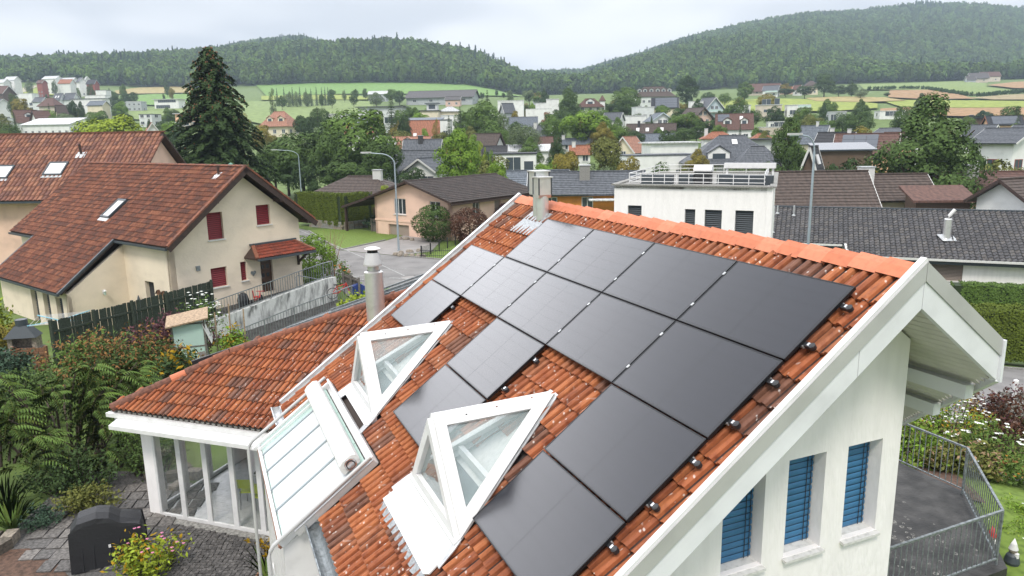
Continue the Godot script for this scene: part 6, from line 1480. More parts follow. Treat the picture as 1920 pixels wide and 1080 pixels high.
	house("white_flat_corner","white flat roof at the left frame edge",-184.3,11.4,-270.0,-0.07,8.7,5.4,6.4,6.4,"flat","wall_white","roof_white",[2,1,1,1])
	house("white_edge_house","white gabled house at the left frame edge above the trees",-256.5,20.0,-380.0,-0.52,6.9,5.8,8.7,10.8,"gable","wall_white","roof_grey",[1,1,2,1])
	house("brown_edge_house","brown wooden house with dark red roof at the left frame edge",-316.5,28.0,-470.0,-0.14,12.8,9.9,11.5,15.6,"gable","wall_wood","roof_redbrown",[2,1,1,1],{"ov": 1.0})
	house("hamlet_white_house","long white-roofed house left in the hillside hamlet",-398.5,45.4,-610.0,-0.24,9.8,6.6,13.0,15.7,"gable","wall_white","roof_white",[2,1,1,1])
	house("hamlet_white_house","low white house at the far left of the hillside hamlet",-400.5,43.9,-600.0,-0.24,10.0,7.1,11.8,14.4,"gable","wall_white","roof_white",[2,1,1,1])
	house("hamlet_red_house","small dark red house in the hillside hamlet",-372.1,44.3,-605.0,-0.35,5.8,4.8,11.3,13.5,"gable","wall_red","roof_redbrown",[2,2,1,1])
	house("hamlet_long_house","long white house with grey roof on top of the hamlet",-378.4,47.9,-630.0,-0.21,13.0,7.6,12.5,14.8,"gable","wall_white","roof_white",[4,2,1,2])
	house("hamlet_row","row of pale roofs between the long house and the red roof",-366.7,47.8,-632.0,-0.14,13.2,5.5,11.7,13.5,"gable","wall_pale","roof_white",[3,1,1,1])
	house("hamlet_orange_house","white house with wide orange-red roof in the hamlet",-348.2,42.9,-598.0,-0.07,9.6,6.9,11.4,14.4,"gable","wall_white","roof_orange",[2,1,1,1])
	house("hamlet_grey_house","grey-roofed house with white gable right of the orange roof",-348.2,45.6,-618.0,-0.70,6.2,5.2,11.4,14.5,"gable","wall_white","roof_grey",[1,1,1,1])
	house("hamlet_white_gable","bright white gable high on the right of the hamlet",-349.8,47.1,-630.0,-0.87,5.2,4.7,11.6,14.7,"gable","wall_white","roof_white",[1,1,1,1])
	house("hamlet_dark_house","dark red house with white-rimmed roof at the hamlet's right end",-331.8,43.6,-605.0,-0.17,7.1,5.5,10.6,13.6,"gable","wall_red","roof_dark",[1,1,1,1],{"barge": "roof_white"})
	house("red_barn","farm barn with long red-brown roof on the hill meadow",175.2,33.0,-520.0,-0.09,21.1,11.1,2.6,7.4,"gable","wall_beige","roof_redbrown",[2,1,1,1],{"cat": "barn","ov": 1.0})
	house("farm_house","white farmhouse with balcony before the red-brown barn",172.3,30.5,-495.0,-0.49,9.4,7.8,4.1,7.0,"gable","wall_white","roof_grey",[2,2,2,2],{"balcony": [0.2,1.0,2.8,0]})
	house("farm_annex","orange-roofed farm annex between the barn and the tall house",194.1,33.5,-525.0,-0.07,14.1,7.1,2.2,4.8,"gable","wall_pink","roof_orange",[2,1,1,1])
	house("tall_hip_house","tall pale house with dark hipped roof behind the dark tree",206.2,32.5,-515.0,-0.24,8.3,7.0,5.9,8.8,"hip","wall_cream","roof_brown",[2,2,2,2])
	house("small_farm_gable","small white gabled house right of the autumn-coloured farm tree",193.4,31.5,-505.0,-0.87,4.4,4.0,4.1,6.6,"gable","wall_white","roof_redbrown",[1,2,1,1])
	house("far_farmstead","weathered farmstead with grey roof near the right forest edge",428.0,48.6,-690.0,-0.21,14.4,9.6,3.8,8.2,"gable","wall_beige","roof_barn",[2,1,1,1],{"ov": 0.9})
	house("far_farm_barn","long reddish farm roof right of the weathered farmstead",447.7,50.0,-705.0,-0.10,16.7,8.4,4.6,8.6,"gable","wall_beige","roof_redbrown",[2,1,1,1])
	house("far_farm_shed","low grey shed at the left of the weathered farmstead",415.4,47.6,-680.0,-0.10,7.5,4.7,2.9,5.8,"gable","wall_grey","roof_barn",[0,0,0,0],{"cat": "shed"})

# ---------- land ----------
const PROF_D := [0.0,110.0,150.0,215.0,300.0,380.0,450.0,550.0]
const PROF_H := [0.0,0.0,1.0,6.5,14.0,20.0,26.0,36.0]
const FAR_D := [550.0,760.0,1010.0,1280.0,1720.0,2400.0]
const FAR_H := [
	[36.0,36.0,36.0,36.0,36.0,36.0,36.0,36.0,36.0,36.0,36.0,36.0,36.0,36.0,36.0,36.0,36.0,36.0,36.0,36.0,36.0,36.0,36.0,36.0,36.0,36.0,36.0,36.0],
	[74.1,73.2,72.2,71.3,70.4,68.6,65.5,62.1,59.8,60.9,62.0,61.8,60.7,57.6,46.9,47.7,48.0,49.2,50.4,52.2,53.4,54.1,54.7,55.2,54.7,54.2,53.6,53.1],
	[105.5,104.6,104.3,104.0,103.9,104.2,105.7,107.3,109.1,113.0,116.4,119.0,118.2,105.2,73.3,67.0,89.9,105.8,111.1,105.0,87.9,72.9,66.3,62.0,60.0,58.0,55.9,55.1],
	[123.8,122.3,121.2,120.0,118.9,119.2,121.5,123.9,131.7,146.3,153.5,133.4,119.9,105.7,88.5,87.3,114.0,141.0,157.1,163.4,156.5,155.6,151.0,142.3,135.0,127.2,117.5,108.5],
	[170.1,168.0,166.0,163.9,161.9,162.2,165.3,168.5,182.4,207.7,218.5,175.8,149.6,134.1,131.8,135.6,166.1,204.2,231.0,249.8,253.2,266.3,263.7,250.6,238.0,224.4,207.0,189.9],
	[60.1,58.0,56.0,53.9,51.9,52.2,55.3,58.5,72.4,97.7,108.5,65.8,39.6,24.1,21.8,25.6,56.1,94.2,121.0,139.8,143.2,156.3,153.7,140.6,128.0,114.4,97.0,79.9]]
const FOOT := [752.0,752.0,752.0,752.0,752.0,752.0,752.0,752.0,752.0,752.0,752.0,752.0,752.0,752.0,752.0,752.0,752.0,752.0,752.0,752.0,752.0,752.0,752.0,752.0,752.0,752.0,752.0,752.0]


func ss(a: float,b: float,v: float) -> float: return smoothstep(a,b,v)

func ground(x: float,z: float) -> float:
	var d := maxf(0.0,-z)
	var h := 0.0
	if d < 550.0:
		for i in 7:
			if d <= PROF_D[i + 1]:
				h = lerpf(PROF_H[i],PROF_H[i + 1],(d - PROF_D[i]) / (PROF_D[i + 1] - PROF_D[i])); break
	else:
		var a := clampf((x / d + 1.0) / 0.0730,0.0,26.999); var c := int(a); var f := a - c
		var last: int = FAR_D.size() - 1
		var k := last - 1
		for i in last:
			if d <= FAR_D[i + 1]: k = i; break
		var t := clampf((d - FAR_D[k]) / (FAR_D[k + 1] - FAR_D[k]),0.0,1.0)
		h = lerpf(lerpf(FAR_H[k][c],FAR_H[k][c + 1],f),lerpf(FAR_H[k + 1][c],FAR_H[k + 1][c + 1],f),t)
	if d < 140.0:
		h -= 0.9 * ss(-19.0,-23.0,x) * ss(-26.0,-31.0,z) * ss(-60.0,-48.0,z)
		h -= 0.9 * (1.0 - ss(4.0,9.0,Vector2(x + 13.0,z + 37.0).length()))
		h -= 2.7 * ss(8.0,28.0,x) * ss(-18.0,-40.0,z) * ss(-125.0,-80.0,z)
		h += 1.45 * (1.0 - ss(3.0,10.5,Vector2(x - 8.0,z + 11.5).length()))
	return h

func axis(stops: Array) -> PackedFloat32Array:
	# [from,to,step] runs joined end to end
	var a := PackedFloat32Array()
	for s in stops:
		var v: float = s[0]
		while v < s[1] - 0.001: a.append(v); v += s[2]
	a.append(stops[-1][1])
	return a

func ground_and_fields():
	var xs := axis([[-2600.0,-900.0,60.0],[-900.0,-150.0,18.0],[-150.0,-48.0,6.0],[-48.0,48.0,1.5],[48.0,150.0,6.0],[150.0,900.0,18.0],[900.0,2600.0,60.0]])
	var zs := axis([[-3200.0,-1300.0,50.0],[-1300.0,-500.0,14.0],[-500.0,-150.0,8.0],[-150.0,-80.0,4.0],[-80.0,-6.0,1.5],[-6.0,60.0,11.0],[60.0,400.0,85.0]])
	var st := SurfaceTool.new(); st.begin(Mesh.PRIMITIVE_TRIANGLES)
	for z in zs: for x in xs: st.add_vertex(Vector3(x,ground(x,z),z))
	var nx := xs.size()
	for j in zs.size() - 1:
		for i in nx - 1:
			var a := j * nx + i
			st.add_index(a); st.add_index(a + 1); st.add_index(a + nx + 1); st.add_index(a); st.add_index(a + nx + 1); st.add_index(a + nx)
	var grass := noise_tex(21,0.02,[[0.0,Color(0.62,0.66,0.5)],[0.5,Color(0.9,0.92,0.8)],[1.0,Color(1,1,1)]],5)
	shared.grass = grass
	var gm := mat("meadow",lin(0.125,0.180,0.048),0.95,0.0,grass,0.03); gm.detail_enabled = false
	struct("ground",st,gm)
	for q in [["field_bright",lin(0.15,0.27,0.055)],["field_yellow",lin(0.27,0.31,0.055)],["field_pale",lin(0.20,0.26,0.09)],["field_tan",lin(0.37,0.28,0.14)],["field_brown",lin(0.36,0.205,0.125)],["field_dusty",lin(0.33,0.25,0.17)],["crop_dark",lin(0.055,0.105,0.03)],["lawn",lin(0.145,0.210,0.035)],["track",lin(0.42,0.37,0.33)]]:
		mat(q[0],q[1],0.95,0.0,grass,0.02 if q[0] != "lawn" else 0.35)
	drape("field",[[-253.4,-759.8],[-210.6,-759.8],[-167.1,-757.1],[-103.1,-756.6],[-50.4,-764.4],[-12.9,-770.5],[12.0,-543.7],[-21.5,-563.5],[-64.0,-588.4],[-132.9,-599.3],[-189.7,-591.5]],M.field_bright,0.9,14.0)
	drape("field",[[-183.2,-534.9],[-148.1,-531.3],[-113.5,-527.7],[-91.6,-509.1],[-69.2,-382.8],[-69.4,-309.6],[-96.3,-297.3],[-129.5,-354.0],[-181.4,-488.5]],M.field_pale,0.8,12.0)
	drape("field",[[-194.3,-592.9],[-130.3,-587.6],[-100.6,-560.4],[-95.0,-528.7],[-179.4,-546.7]],M.field_yellow,1.0,12.0)
	drape("field",[[-350.6,-673.2],[-356.8,-730.2],[-336.8,-766.8],[-290.9,-725.7],[-269.2,-670.8],[-298.7,-647.4],[-328.9,-635.1]],M.field_tan,1.0,12.0)
	drape("field",[[-314.9,-611.8],[-299.8,-639.8],[-259.1,-639.6],[-210.6,-518.3],[-220.4,-498.6],[-269.6,-522.5]],M.field_bright,0.9,12.0)
	drape("field",[[-237.8,-444.5],[-224.3,-484.0],[-200.7,-493.5],[-151.5,-374.3],[-163.4,-351.0],[-189.0,-367.0]],M.field_pale,0.8,10.0)
	drape("field",[[-428.3,-654.4],[-432.5,-687.3],[-423.6,-721.9],[-395.0,-711.3],[-349.2,-631.5],[-383.9,-608.5],[-404.7,-617.6]],M.field_yellow,0.9,12.0)
	drape("field",[[125.6,-447.3],[160.3,-465.5],[190.7,-443.8],[192.3,-392.0],[170.4,-346.9],[140.8,-326.8],[107.3,-338.6],[102.2,-373.0]],M.field_yellow,0.9,12.0)
	drape("field",[[181.0,-459.4],[208.0,-468.8],[226.0,-451.5],[218.5,-412.7],[191.0,-404.1],[172.9,-423.1]],M.field_tan,1.1,12.0)
	drape("field",[[269.1,-532.4],[295.4,-530.9],[281.9,-470.2],[262.6,-422.6],[237.3,-425.6],[229.9,-456.1]],M.field_brown,1.0,14.0)
	drape("field",[[211.6,-428.6],[234.2,-420.0],[269.9,-393.6],[285.3,-387.8],[243.0,-329.7],[204.2,-339.5],[187.1,-357.7]],M.field_yellow,0.8,12.0)
	drape("field",[[169.2,-341.9],[182.1,-348.1],[201.5,-335.0],[239.9,-325.6],[201.7,-273.1],[169.4,-281.0],[147.9,-298.5]],M.field_brown,0.9,10.0)
	drape("field",[[267.3,-435.2],[300.6,-457.9],[348.3,-474.4],[292.4,-397.6],[262.9,-408.9]],M.field_dusty,1.0,14.0)
	drape("field",[[375.9,-593.3],[434.4,-649.7],[503.3,-687.6],[383.2,-522.5],[356.8,-532.8]],M.field_brown,1.1,14.0)
	drape("field",[[322.7,-696.1],[363.4,-689.4],[424.1,-709.7],[404.4,-638.6],[351.2,-553.9],[339.4,-506.7],[287.5,-468.4],[301.6,-528.6],[260.9,-553.7]],M.field_pale,0.9,14.0)
	crop_row([[263.1,-552.4],[292.9,-554.9],[299.2,-537.8],[286.1,-488.9],[278.4,-458.9],[283.5,-451.2],[307.4,-468.3],[339.8,-491.5],[373.9,-509.6]])
	var lane := mb(); strip(lane,[[-395.7,-596.9],[-411.0,-630.9],[-423.3,-664.9],[-442.2,-704.7]],9.0,1.2); struct("farm_track",lane,M.track)

func drape(called: String,pts: Array,m: Material,lift: float,cell: float) -> MeshInstance3D:
	# a sheet laid over the land: the outline (x,z) cut into cells
	var poly := PackedVector2Array(); var lo := Vector2(1e9,1e9); var hi := Vector2(-1e9,-1e9)
	for p in pts: poly.append(Vector2(p[0],p[1])); lo = lo.min(poly[-1]); hi = hi.max(poly[-1])
	var st := SurfaceTool.new(); st.begin(Mesh.PRIMITIVE_TRIANGLES)
	var x := floorf(lo.x / cell) * cell
	while x < hi.x:
		var z := floorf(lo.y / cell) * cell
		while z < hi.y:
			for q in Geometry2D.intersect_polygons(poly,rect2(x,z,x + cell,z + cell)):
				var ids := Geometry2D.triangulate_polygon(q)
				for k in range(0,ids.size(),3):
					var a := q[ids[k]]; var b := q[ids[k + 1]]; var c := q[ids[k + 2]]
					if (b - a).cross(c - a) < 0.0: var s := b; b = c; c = s
					for v in [a,b,c]: st.add_vertex(Vector3(v.x,ground(v.x,v.y) + lift,v.y))
			z += cell
		x += cell
	return struct(called,st,m)

func strip(st: SurfaceTool,pts: Array,w: float,lift: float):
	for i in pts.size() - 1:
		var a := Vector2(pts[i][0],pts[i][1]); var b := Vector2(pts[i + 1][0],pts[i + 1][1])
		var n := int(a.distance_to(b) / 1.5) + 1; var s := (b - a).orthogonal().normalized() * w * 0.5
		for k in n:
			var p := a.lerp(b,float(k) / n); var q := a.lerp(b,float(k + 1) / n)
			var v := []
			for e in [p - s,p + s,q + s,q - s]: v.append(Vector3(e.x,ground(e.x,e.y) + lift,e.y))
			quad(st,v[0],v[1],v[2],v[3])

func kerb(pts: Array,hgt := 0.12):
	var st := mb()
	for i in pts.size() - 1:
		var a := Vector2(pts[i][0],pts[i][1]); var b := Vector2(pts[i + 1][0],pts[i + 1][1]); var n := int(a.distance_to(b) / 1.0) + 1
		for k in n:
			var p := a.lerp(b,(k + 0.012) / n); var q := a.lerp(b,(k + 0.988) / n)
			bar(st,Vector3(p.x,ground(p.x,p.y) + hgt - 0.1,p.y),Vector3(q.x,ground(q.x,q.y) + hgt - 0.1,q.y),0.14,0.2)
	struct("kerb",st,M.kerb_stone)

func roads():
	drape("street",[[-46.0,-104.0],[-33.0,-92.0],[-25.0,-80.0],[-20.6,-74.0],[-14.4,-60.6],[-9.2,-57.3],[-4.0,-54.3],[16.0,-52.0],[16.0,-36.0],[2.0,-33.0],[-6.0,-37.5],[-9.6,-43.0],[-16.0,-53.5],[-27.5,-73.0],[-40.0,-93.0],[-52.0,-104.0]],M.asphalt,0.02,3.0)
	drape("added_bounce_paving",[[-2.5,-10.6],[4.0,-7.4],[8.0,-4.0],[14.0,-2.0],[14.0,12.0],[-8.0,12.0],[-8.0,-6.0]],M.kerb_stone,0.03,1.0)  # unseen pale paving, added to bounce neutral light up onto the gable
	drape("driveway",[[-14.3,-60.7],[-11.3,-66.0],[-9.6,-71.2],[-6.2,-70.0],[-6.3,-65.0],[-6.6,-59.0],[-9.0,-57.3]],M.asphalt_pale,0.03,2.0)
	drape("side_road",[[8.0,-24.5],[14.5,-23.0],[40.0,-26.0],[40.0,-33.0],[20.0,-31.2],[12.0,-33.2],[8.0,-34.0]],M.asphalt,0.02,2.0)
	drape("lawn",[[-20.3,-74.2],[-14.5,-61.0],[-11.5,-66.2],[-9.8,-71.0],[-12.5,-75.5],[-17.5,-77.0]],M.lawn,0.025,1.5)
	drape("lawn",[[-9.0,-57.4],[-6.4,-59.0],[-6.1,-64.6],[-1.5,-66.0],[2.0,-60.0],[0.5,-53.9],[-4.0,-54.2]],M.lawn,0.025,1.5)
	kerb([[-20.6,-74.0],[-14.4,-60.6],[-11.5,-66.2]],0.10)
	kerb([[-6.4,-59.0],[-9.0,-57.3],[-4.0,-54.2],[1.0,-53.8]],0.10)
	kerb([[12.0,-33.2],[20.0,-31.2],[34.0,-32.2]],0.10)
	var st := mb(); strip(st,[[-28.0,-86.0],[-19.8,-71.2],[-9.3,-52.5],[-7.3,-48.7]],0.12,0.032)
	strip(st,[[-9.9,-50.8],[-7.5,-51.3]],0.12,0.036); struct("road_line",st,M.road_paint)
	st = mb(); strip(st,[[-7.1,-48.4],[-4.2,-43.0],[-2.5,-40.0]],0.9,0.030); struct("road_patch",st,M.asphalt_pale)
	# a painted figure 0 on the carriageway,worn
	st = mb()
	for k in 20:
		var a0 := TAU * k / 20; var a1 := TAU * (k + 1) / 20; var c := Vector3(-10.0,0.034,-48.2)
		var f := func(a: float,r: float) -> Vector3: return c + Vector3(cos(a) * 0.85 * r,0,sin(a) * 0.8 * r)
		quad(st,f.call(a0,1.0),f.call(a1,1.0),f.call(a1,0.75),f.call(a0,0.75))
	strip(st,[[-8.2,-48.0],[-6.9,-47.6]],0.22,0.036); struct("road_marking",st,M.road_paint)

func crop_row(pts: Array):
	# a tall strip of maize that winds between the fields
	var r := RandomNumberGenerator.new(); r.seed = 2
	var xs := []; var cs := []
	for i in pts.size() - 1:
		var a := Vector2(pts[i][0],pts[i][1]); var b := Vector2(pts[i + 1][0],pts[i + 1][1]); var n := int(a.distance_to(b) / 1.6)
		for k in n:
			var p := a.lerp(b,float(k) / n) + Vector2(r.randf_range(-1,1),r.randf_range(-4,4)); var s := r.randf_range(0.85,1.2)
			xs.append(Transform3D(Basis.from_scale(Vector3(3.0,3.0 * s,3.0)),Vector3(p.x,ground(p.x,p.y) + 0.3,p.y))); var v := r.randf_range(0.8,1.25); cs.append(Color(0.05 * v,0.095 * v,0.03 * v))
	var m := leaf_mat("crop_leaf",Color(1,1,1),0.0); m.backlight_enabled = false
	var o := many("maize_strip",crown(301,"bush",260,0.09),m,xs,cs); o.set_meta("label","dark green maize strip winding between the right-hand fields"); o.set_meta("category","crop")

# ---------- plants ----------
func leaf(v: PackedVector3Array,nn: PackedVector3Array,cc: PackedColorArray,p: Vector3,n: Vector3,s: float,col: Color,r: RandomNumberGenerator,asp := 0.62):
	var t := n.cross(Vector3(r.randf_range(-1,1),r.randf_range(-1,1),r.randf_range(-1,1))).normalized()
	var b := n.cross(t)
	var a := p - t * s; var d := p + t * s; var e := p + b * s * asp + n * s * 0.18; var f := p - b * s * asp + n * s * 0.18
	v.append(a); v.append(e); v.append(d); v.append(a); v.append(d); v.append(f)
	for i in 6: nn.append(n); cc.append(col)

func leaf_mesh(v: PackedVector3Array,nn: PackedVector3Array,cc: PackedColorArray) -> ArrayMesh:
	var ar := []; ar.resize(Mesh.ARRAY_MAX); ar[Mesh.ARRAY_VERTEX] = v; ar[Mesh.ARRAY_NORMAL] = nn; ar[Mesh.ARRAY_COLOR] = cc
	var m := ArrayMesh.new(); m.add_surface_from_arrays(Mesh.PRIMITIVE_TRIANGLES,ar); return m

func tint(r: RandomNumberGenerator,spread: float,warm := 0.0) -> Color:
	var v := exp(r.randf_range(-spread,spread)); var w := r.randf() * warm
	return Color(v * (1.0 + w),v * (1.0 + 0.25 * w),v * (1.0 - 0.3 * w))

# a crown one metre high and one wide,standing on y = 0
func crown(sd: int,kind: String,count: int,size: float) -> ArrayMesh:
	var r := RandomNumberGenerator.new(); r.seed = sd
	var v := PackedVector3Array(); var nn := PackedVector3Array(); var cc := PackedColorArray()
	if kind == "spruce":
		var lv := 26
		for l in lv:
			var t := (l + r.randf() * 0.5) / lv; var y := 0.02 + 0.97 * t
			var reach := 0.5 * pow(1.0 - t,0.82) + 0.012; var nb := 9 + int(8 * (1.0 - t)); var rot := r.randf() * TAU
			for k in nb:
				var a := rot + TAU * k / nb + r.randf_range(-0.2,0.2); var ln := reach * r.randf_range(0.72,1.08)
				var m := maxi(3,int(count / float(lv * 13.0) * (ln / 0.26)))
				for i in m:
					var u := (i + r.randf()) / m; var dr := 0.05 * sin(u * PI * 0.8) - 0.085 * u * u
					var p := Vector3(cos(a) * ln * u,y + dr * (1.1 - t),sin(a) * ln * u) + Vector3(r.randf_range(-1,1),r.randf_range(-0.6,0.3),r.randf_range(-1,1)) * size * 1.1
					var n := Vector3(cos(a) * 0.6 + r.randf_range(-0.5,0.5),0.8,sin(a) * 0.6 + r.randf_range(-0.5,0.5)).normalized()
					leaf(v,nn,cc,p,n,size * r.randf_range(0.7,1.2),tint(r,0.30),r,0.40)
		return leaf_mesh(v,nn,cc)
	var cl := []; var nc: int = {"cone": 80,"oval": 60,"round": 42,"column": 40,"willow": 40,"bush": 40,"ball": 70}[kind]
	if count < 1000: nc = nc / 2
	for i in nc:
		var c := Vector3.ZERO; var rad := 0.15
		match kind:
			"round":
				var u := Vector3(r.randfn(),r.randfn(),r.randfn()).normalized() * pow(r.randf(),0.45); c = Vector3(u.x * 0.36,0.54 + u.y * 0.34,u.z * 0.36); rad = r.randf_range(0.10,0.17)
			"oval":
				var y := r.randf(); var w := 0.40 * pow(sin(clampf(y * 0.86 + 0.10,0,1) * PI),0.75); var a := r.randf() * TAU; var q := sqrt(r.randf()) * w
				c = Vector3(cos(a) * q,0.10 + y * 0.80,sin(a) * q); rad = r.randf_range(0.07,0.13)
			"cone":
				var y := pow(r.randf(),1.45); var w := 0.47 * pow(1.0 - y * 0.97,0.75); var a := r.randf() * TAU; var q := sqrt(r.randf()) * w
				c = Vector3(cos(a) * q,0.08 + y * 0.86,sin(a) * q); rad = r.randf_range(0.06,0.10) + 0.055 * (1.0 - y)
			"column":
				var y := r.randf(); var w := 0.34 * pow(sin(clampf(y * 0.9 + 0.08,0,1) * PI),0.4); var a := r.randf() * TAU; var q := sqrt(r.randf()) * w
				c = Vector3(cos(a) * q,0.05 + y * 0.88,sin(a) * q); rad = r.randf_range(0.06,0.10)
			"willow":
				var u := Vector3(r.randfn(),absf(r.randfn()),r.randfn()).normalized() * pow(r.randf(),0.3); c = Vector3(u.x * 0.40,0.45 + u.y * 0.42,u.z * 0.40); rad = r.randf_range(0.08,0.12)
			"ball":
				var u := Vector3(r.randfn(),r.randfn(),r.randfn()).normalized(); c = Vector3(u.x * 0.38,0.48 + u.y * 0.40,u.z * 0.38); rad = r.randf_range(0.10,0.14)
			"bush":
				var u := Vector3(r.randfn(),r.randfn(),r.randfn()).normalized() * pow(r.randf(),0.4); c = Vector3(u.x * 0.38,0.45 + u.y * 0.38,u.z * 0.38); rad = r.randf_range(0.10,0.16)
		cl.append([c,rad,tint(r,0.22,0.0)])
	var per := count / nc
	for q in cl:
		var c: Vector3 = q[0]; var rad: float = q[1]; var tc: Color = q[2]
		for i in per:
			var n := Vector3(r.randfn(),r.randfn() + 0.25,r.randfn()).normalized()
			var p := c + n * rad * (1.0 + r.randf_range(-0.28,0.16))
			if kind == "willow": p.y -= pow(r.randf(),1.5) * 0.36 * Vector2(p.x,p.z).length() * 2.2
			if p.y < 0.0: p.y = r.randf() * 0.05
			var inside := false
			for o in cl:
				if o[0] != c and (o[0] as Vector3).distance_squared_to(p) < o[1] * o[1] * 0.62: inside = true; break
			if inside: continue
			var out := (n + (p - Vector3(0,0.5,0)).normalized() * 0.6 + Vector3(r.randf_range(-1,1),r.randf_range(-1,1),r.randf_range(-1,1)) * 0.55).normalized()
			var k := tint(r,0.28)
			leaf(v,nn,cc,p,out,size * r.randf_range(0.65,1.25),Color(k.r * tc.r,k.g * tc.g,k.b * tc.b),r,0.62 if kind != "willow" else 0.35)
	return leaf_mesh(v,nn,cc)

func crowns():
	shared.round = [crown(31,"round",12000,0.021),crown(32,"round",12000,0.021),crown(33,"round",12000,0.022)]
	shared.oval = [crown(41,"oval",14000,0.018),crown(42,"oval",14000,0.018)]
	shared.cone = [crown(51,"cone",30000,0.0145),crown(52,"cone",30000,0.0145)]
	shared.column = [crown(61,"column",6000,0.014)]
	shared.willow = [crown(71,"willow",9000,0.022)]
	shared.bush = [crown(81,"bush",6000,0.026),crown(82,"bush",6000,0.026),crown(83,"bush",6000,0.024)]
	shared.ball = [crown(85,"ball",12000,0.020),crown(86,"ball",12000,0.020)]
	shared.spruce = [crown(91,"spruce",9000,0.014),crown(92,"spruce",9000,0.014)]
	for q in [["dark",Color(0.030,0.050,0.018)],["deep",Color(0.042,0.068,0.020)],["mid",Color(0.062,0.100,0.024)],["bright",Color(0.095,0.155,0.022)],["lime",Color(0.150,0.190,0.022)],["hedge",Color(0.062,0.082,0.014)],["olive",Color(0.085,0.092,0.026)],["grey",Color(0.085,0.112,0.055)],["autumn",Color(0.125,0.105,0.022)],["rust",Color(0.135,0.070,0.026)],["plum",Color(0.062,0.028,0.034)],["copper",Color(0.055,0.026,0.017)],["blue",Color(0.030,0.052,0.034)],["gold",Color(0.32,0.20,0.015)],["orange",Color(0.38,0.13,0.012)],["flower_white",Color(0.75,0.76,0.72)],["flower_pink",Color(0.62,0.22,0.35)],["flower_red",Color(0.50,0.03,0.03)],["dry",Color(0.18,0.12,0.075)]]:
		var lc: Color = q[1]; var up := 1.7 if not q[0] in ["flower_white","flower_pink","flower_red","gold","orange"] else 1.0
		leaf_mat("leaf_" + q[0],Color(lc.r * up,lc.g * up,lc.b * up).linear_to_srgb())
	var st := mb()
	tube(st,[Vector3(0,-0.1,0),Vector3(0.01,0.3,0),Vector3(-0.005,0.62,0.01)],0.030,8,0.012)
	for k in 6:
		var a := TAU * k / 6.0 + 0.3; var y := 0.22 + 0.06 * k
		tube(st,[Vector3(0,y,0),Vector3(cos(a) * 0.14,y + 0.10,sin(a) * 0.14),Vector3(cos(a) * 0.26,y + 0.24,sin(a) * 0.26)],0.012,5,0.004)
	shared.trunk = done(st)
	st = mb(); tube(st,[Vector3(0,-0.05,0),Vector3(0,0.97,0)],0.016,8,0.003); shared.mast = done(st)

func tree(called: String,label: String,x: float,z: float,h: float,w: float,kind: String,m: String,cat := "tree",group := "trees and bushes of the town",clear := 0.14,y := 1e9):
	var g := ground(x,z) if y > 1e8 else y
	var t := thing(called,label,cat,at(x,g,z,fposmod(x * 1.7 + z * 0.9,TAU)),group)
	var low := 0.0 if kind in ["bush","ball"] else h * clear
	if kind == "spruce": low = h * 0.05
	if kind == "spruce" or kind == "column": obj("trunk",shared.mast,M.bark,t,Transform3D(Basis.from_scale(Vector3(h,h,h)),Vector3.ZERO))
	else: obj("trunk",shared.trunk,M.bark,t,Transform3D(Basis.from_scale(Vector3(minf(w,h),h,minf(w,h))),Vector3.ZERO))
	var set_: Array = shared[kind]
	obj("crown",set_[absi(int(x * 3.0 + z)) % set_.size()],M["leaf_" + m],t,Transform3D(Basis.from_scale(Vector3(w,h - low,w)),Vector3(0,low,0)))
	return t

func hedge(called: String,label: String,pts: Array,w: float,h: float,m: String,y := 1e9,cat := "hedge",leafs := 0.05,dens := 900.0):
	# a clipped hedge along a line: leaves on its faces over a dark core
	var r := RandomNumberGenerator.new(); r.seed = pts.size() * 7 + int(absf(pts[0][0]) * 10)
	var g0 := ground(pts[0][0],pts[0][1]) if y > 1e8 else y
	var t := thing(called,label,cat,Transform3D(Basis.IDENTITY,Vector3(pts[0][0],g0,pts[0][1])))
	var v := PackedVector3Array(); var nn := PackedVector3Array(); var cc := PackedColorArray(); var st := mb()
	for i in pts.size() - 1:
		var a := Vector3(pts[i][0],0,pts[i][1]); var b := Vector3(pts[i + 1][0],0,pts[i + 1][1])
		a.y = ground(a.x,a.z) if y > 1e8 else y; b.y = ground(b.x,b.z) if y > 1e8 else y
		a -= t.position; b -= t.position
		var d := (b - a); var l := d.length(); d /= l; var s := d.cross(Vector3.UP).normalized()
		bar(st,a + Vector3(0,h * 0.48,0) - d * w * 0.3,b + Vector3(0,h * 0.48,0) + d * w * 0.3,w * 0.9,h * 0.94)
		for f in 5:
			var area := l * h if f < 2 else (l * w if f == 2 else w * h)
			for k in int(area * dens):
				var u := r.randf(); var q := r.randf(); var p := Vector3.ZERO; var n := Vector3.UP
				if f < 2: n = s * (1 if f == 0 else -1); p = a + d * l * u + Vector3(0,h * q,0) + n * w * 0.5
				elif f == 2: p = a + d * l * u + s * w * (q - 0.5) + Vector3(0,h,0)
				else: n = d * (1 if f == 3 else -1); p = (b if f == 3 else a) + n * w * 0.35 + s * w * (u - 0.5) + Vector3(0,h * q,0)
				p += Vector3(r.randf_range(-1,1),r.randf_range(-1,1),r.randf_range(-1,1)) * leafs * 0.9 + n * 0.05 * sin(p.x * 5.0 + p.z * 3.7 + p.y * 2.0)
				leaf(v,nn,cc,p,(n + Vector3(r.randf_range(-1,1),r.randf_range(-0.4,1.2),r.randf_range(-1,1)) * 0.6).normalized(),leafs * r.randf_range(0.7,1.3),tint(r,0.32),r)
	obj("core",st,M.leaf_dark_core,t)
	obj("leaves",leaf_mesh(v,nn,cc),M["leaf_" + m],t)
	return t

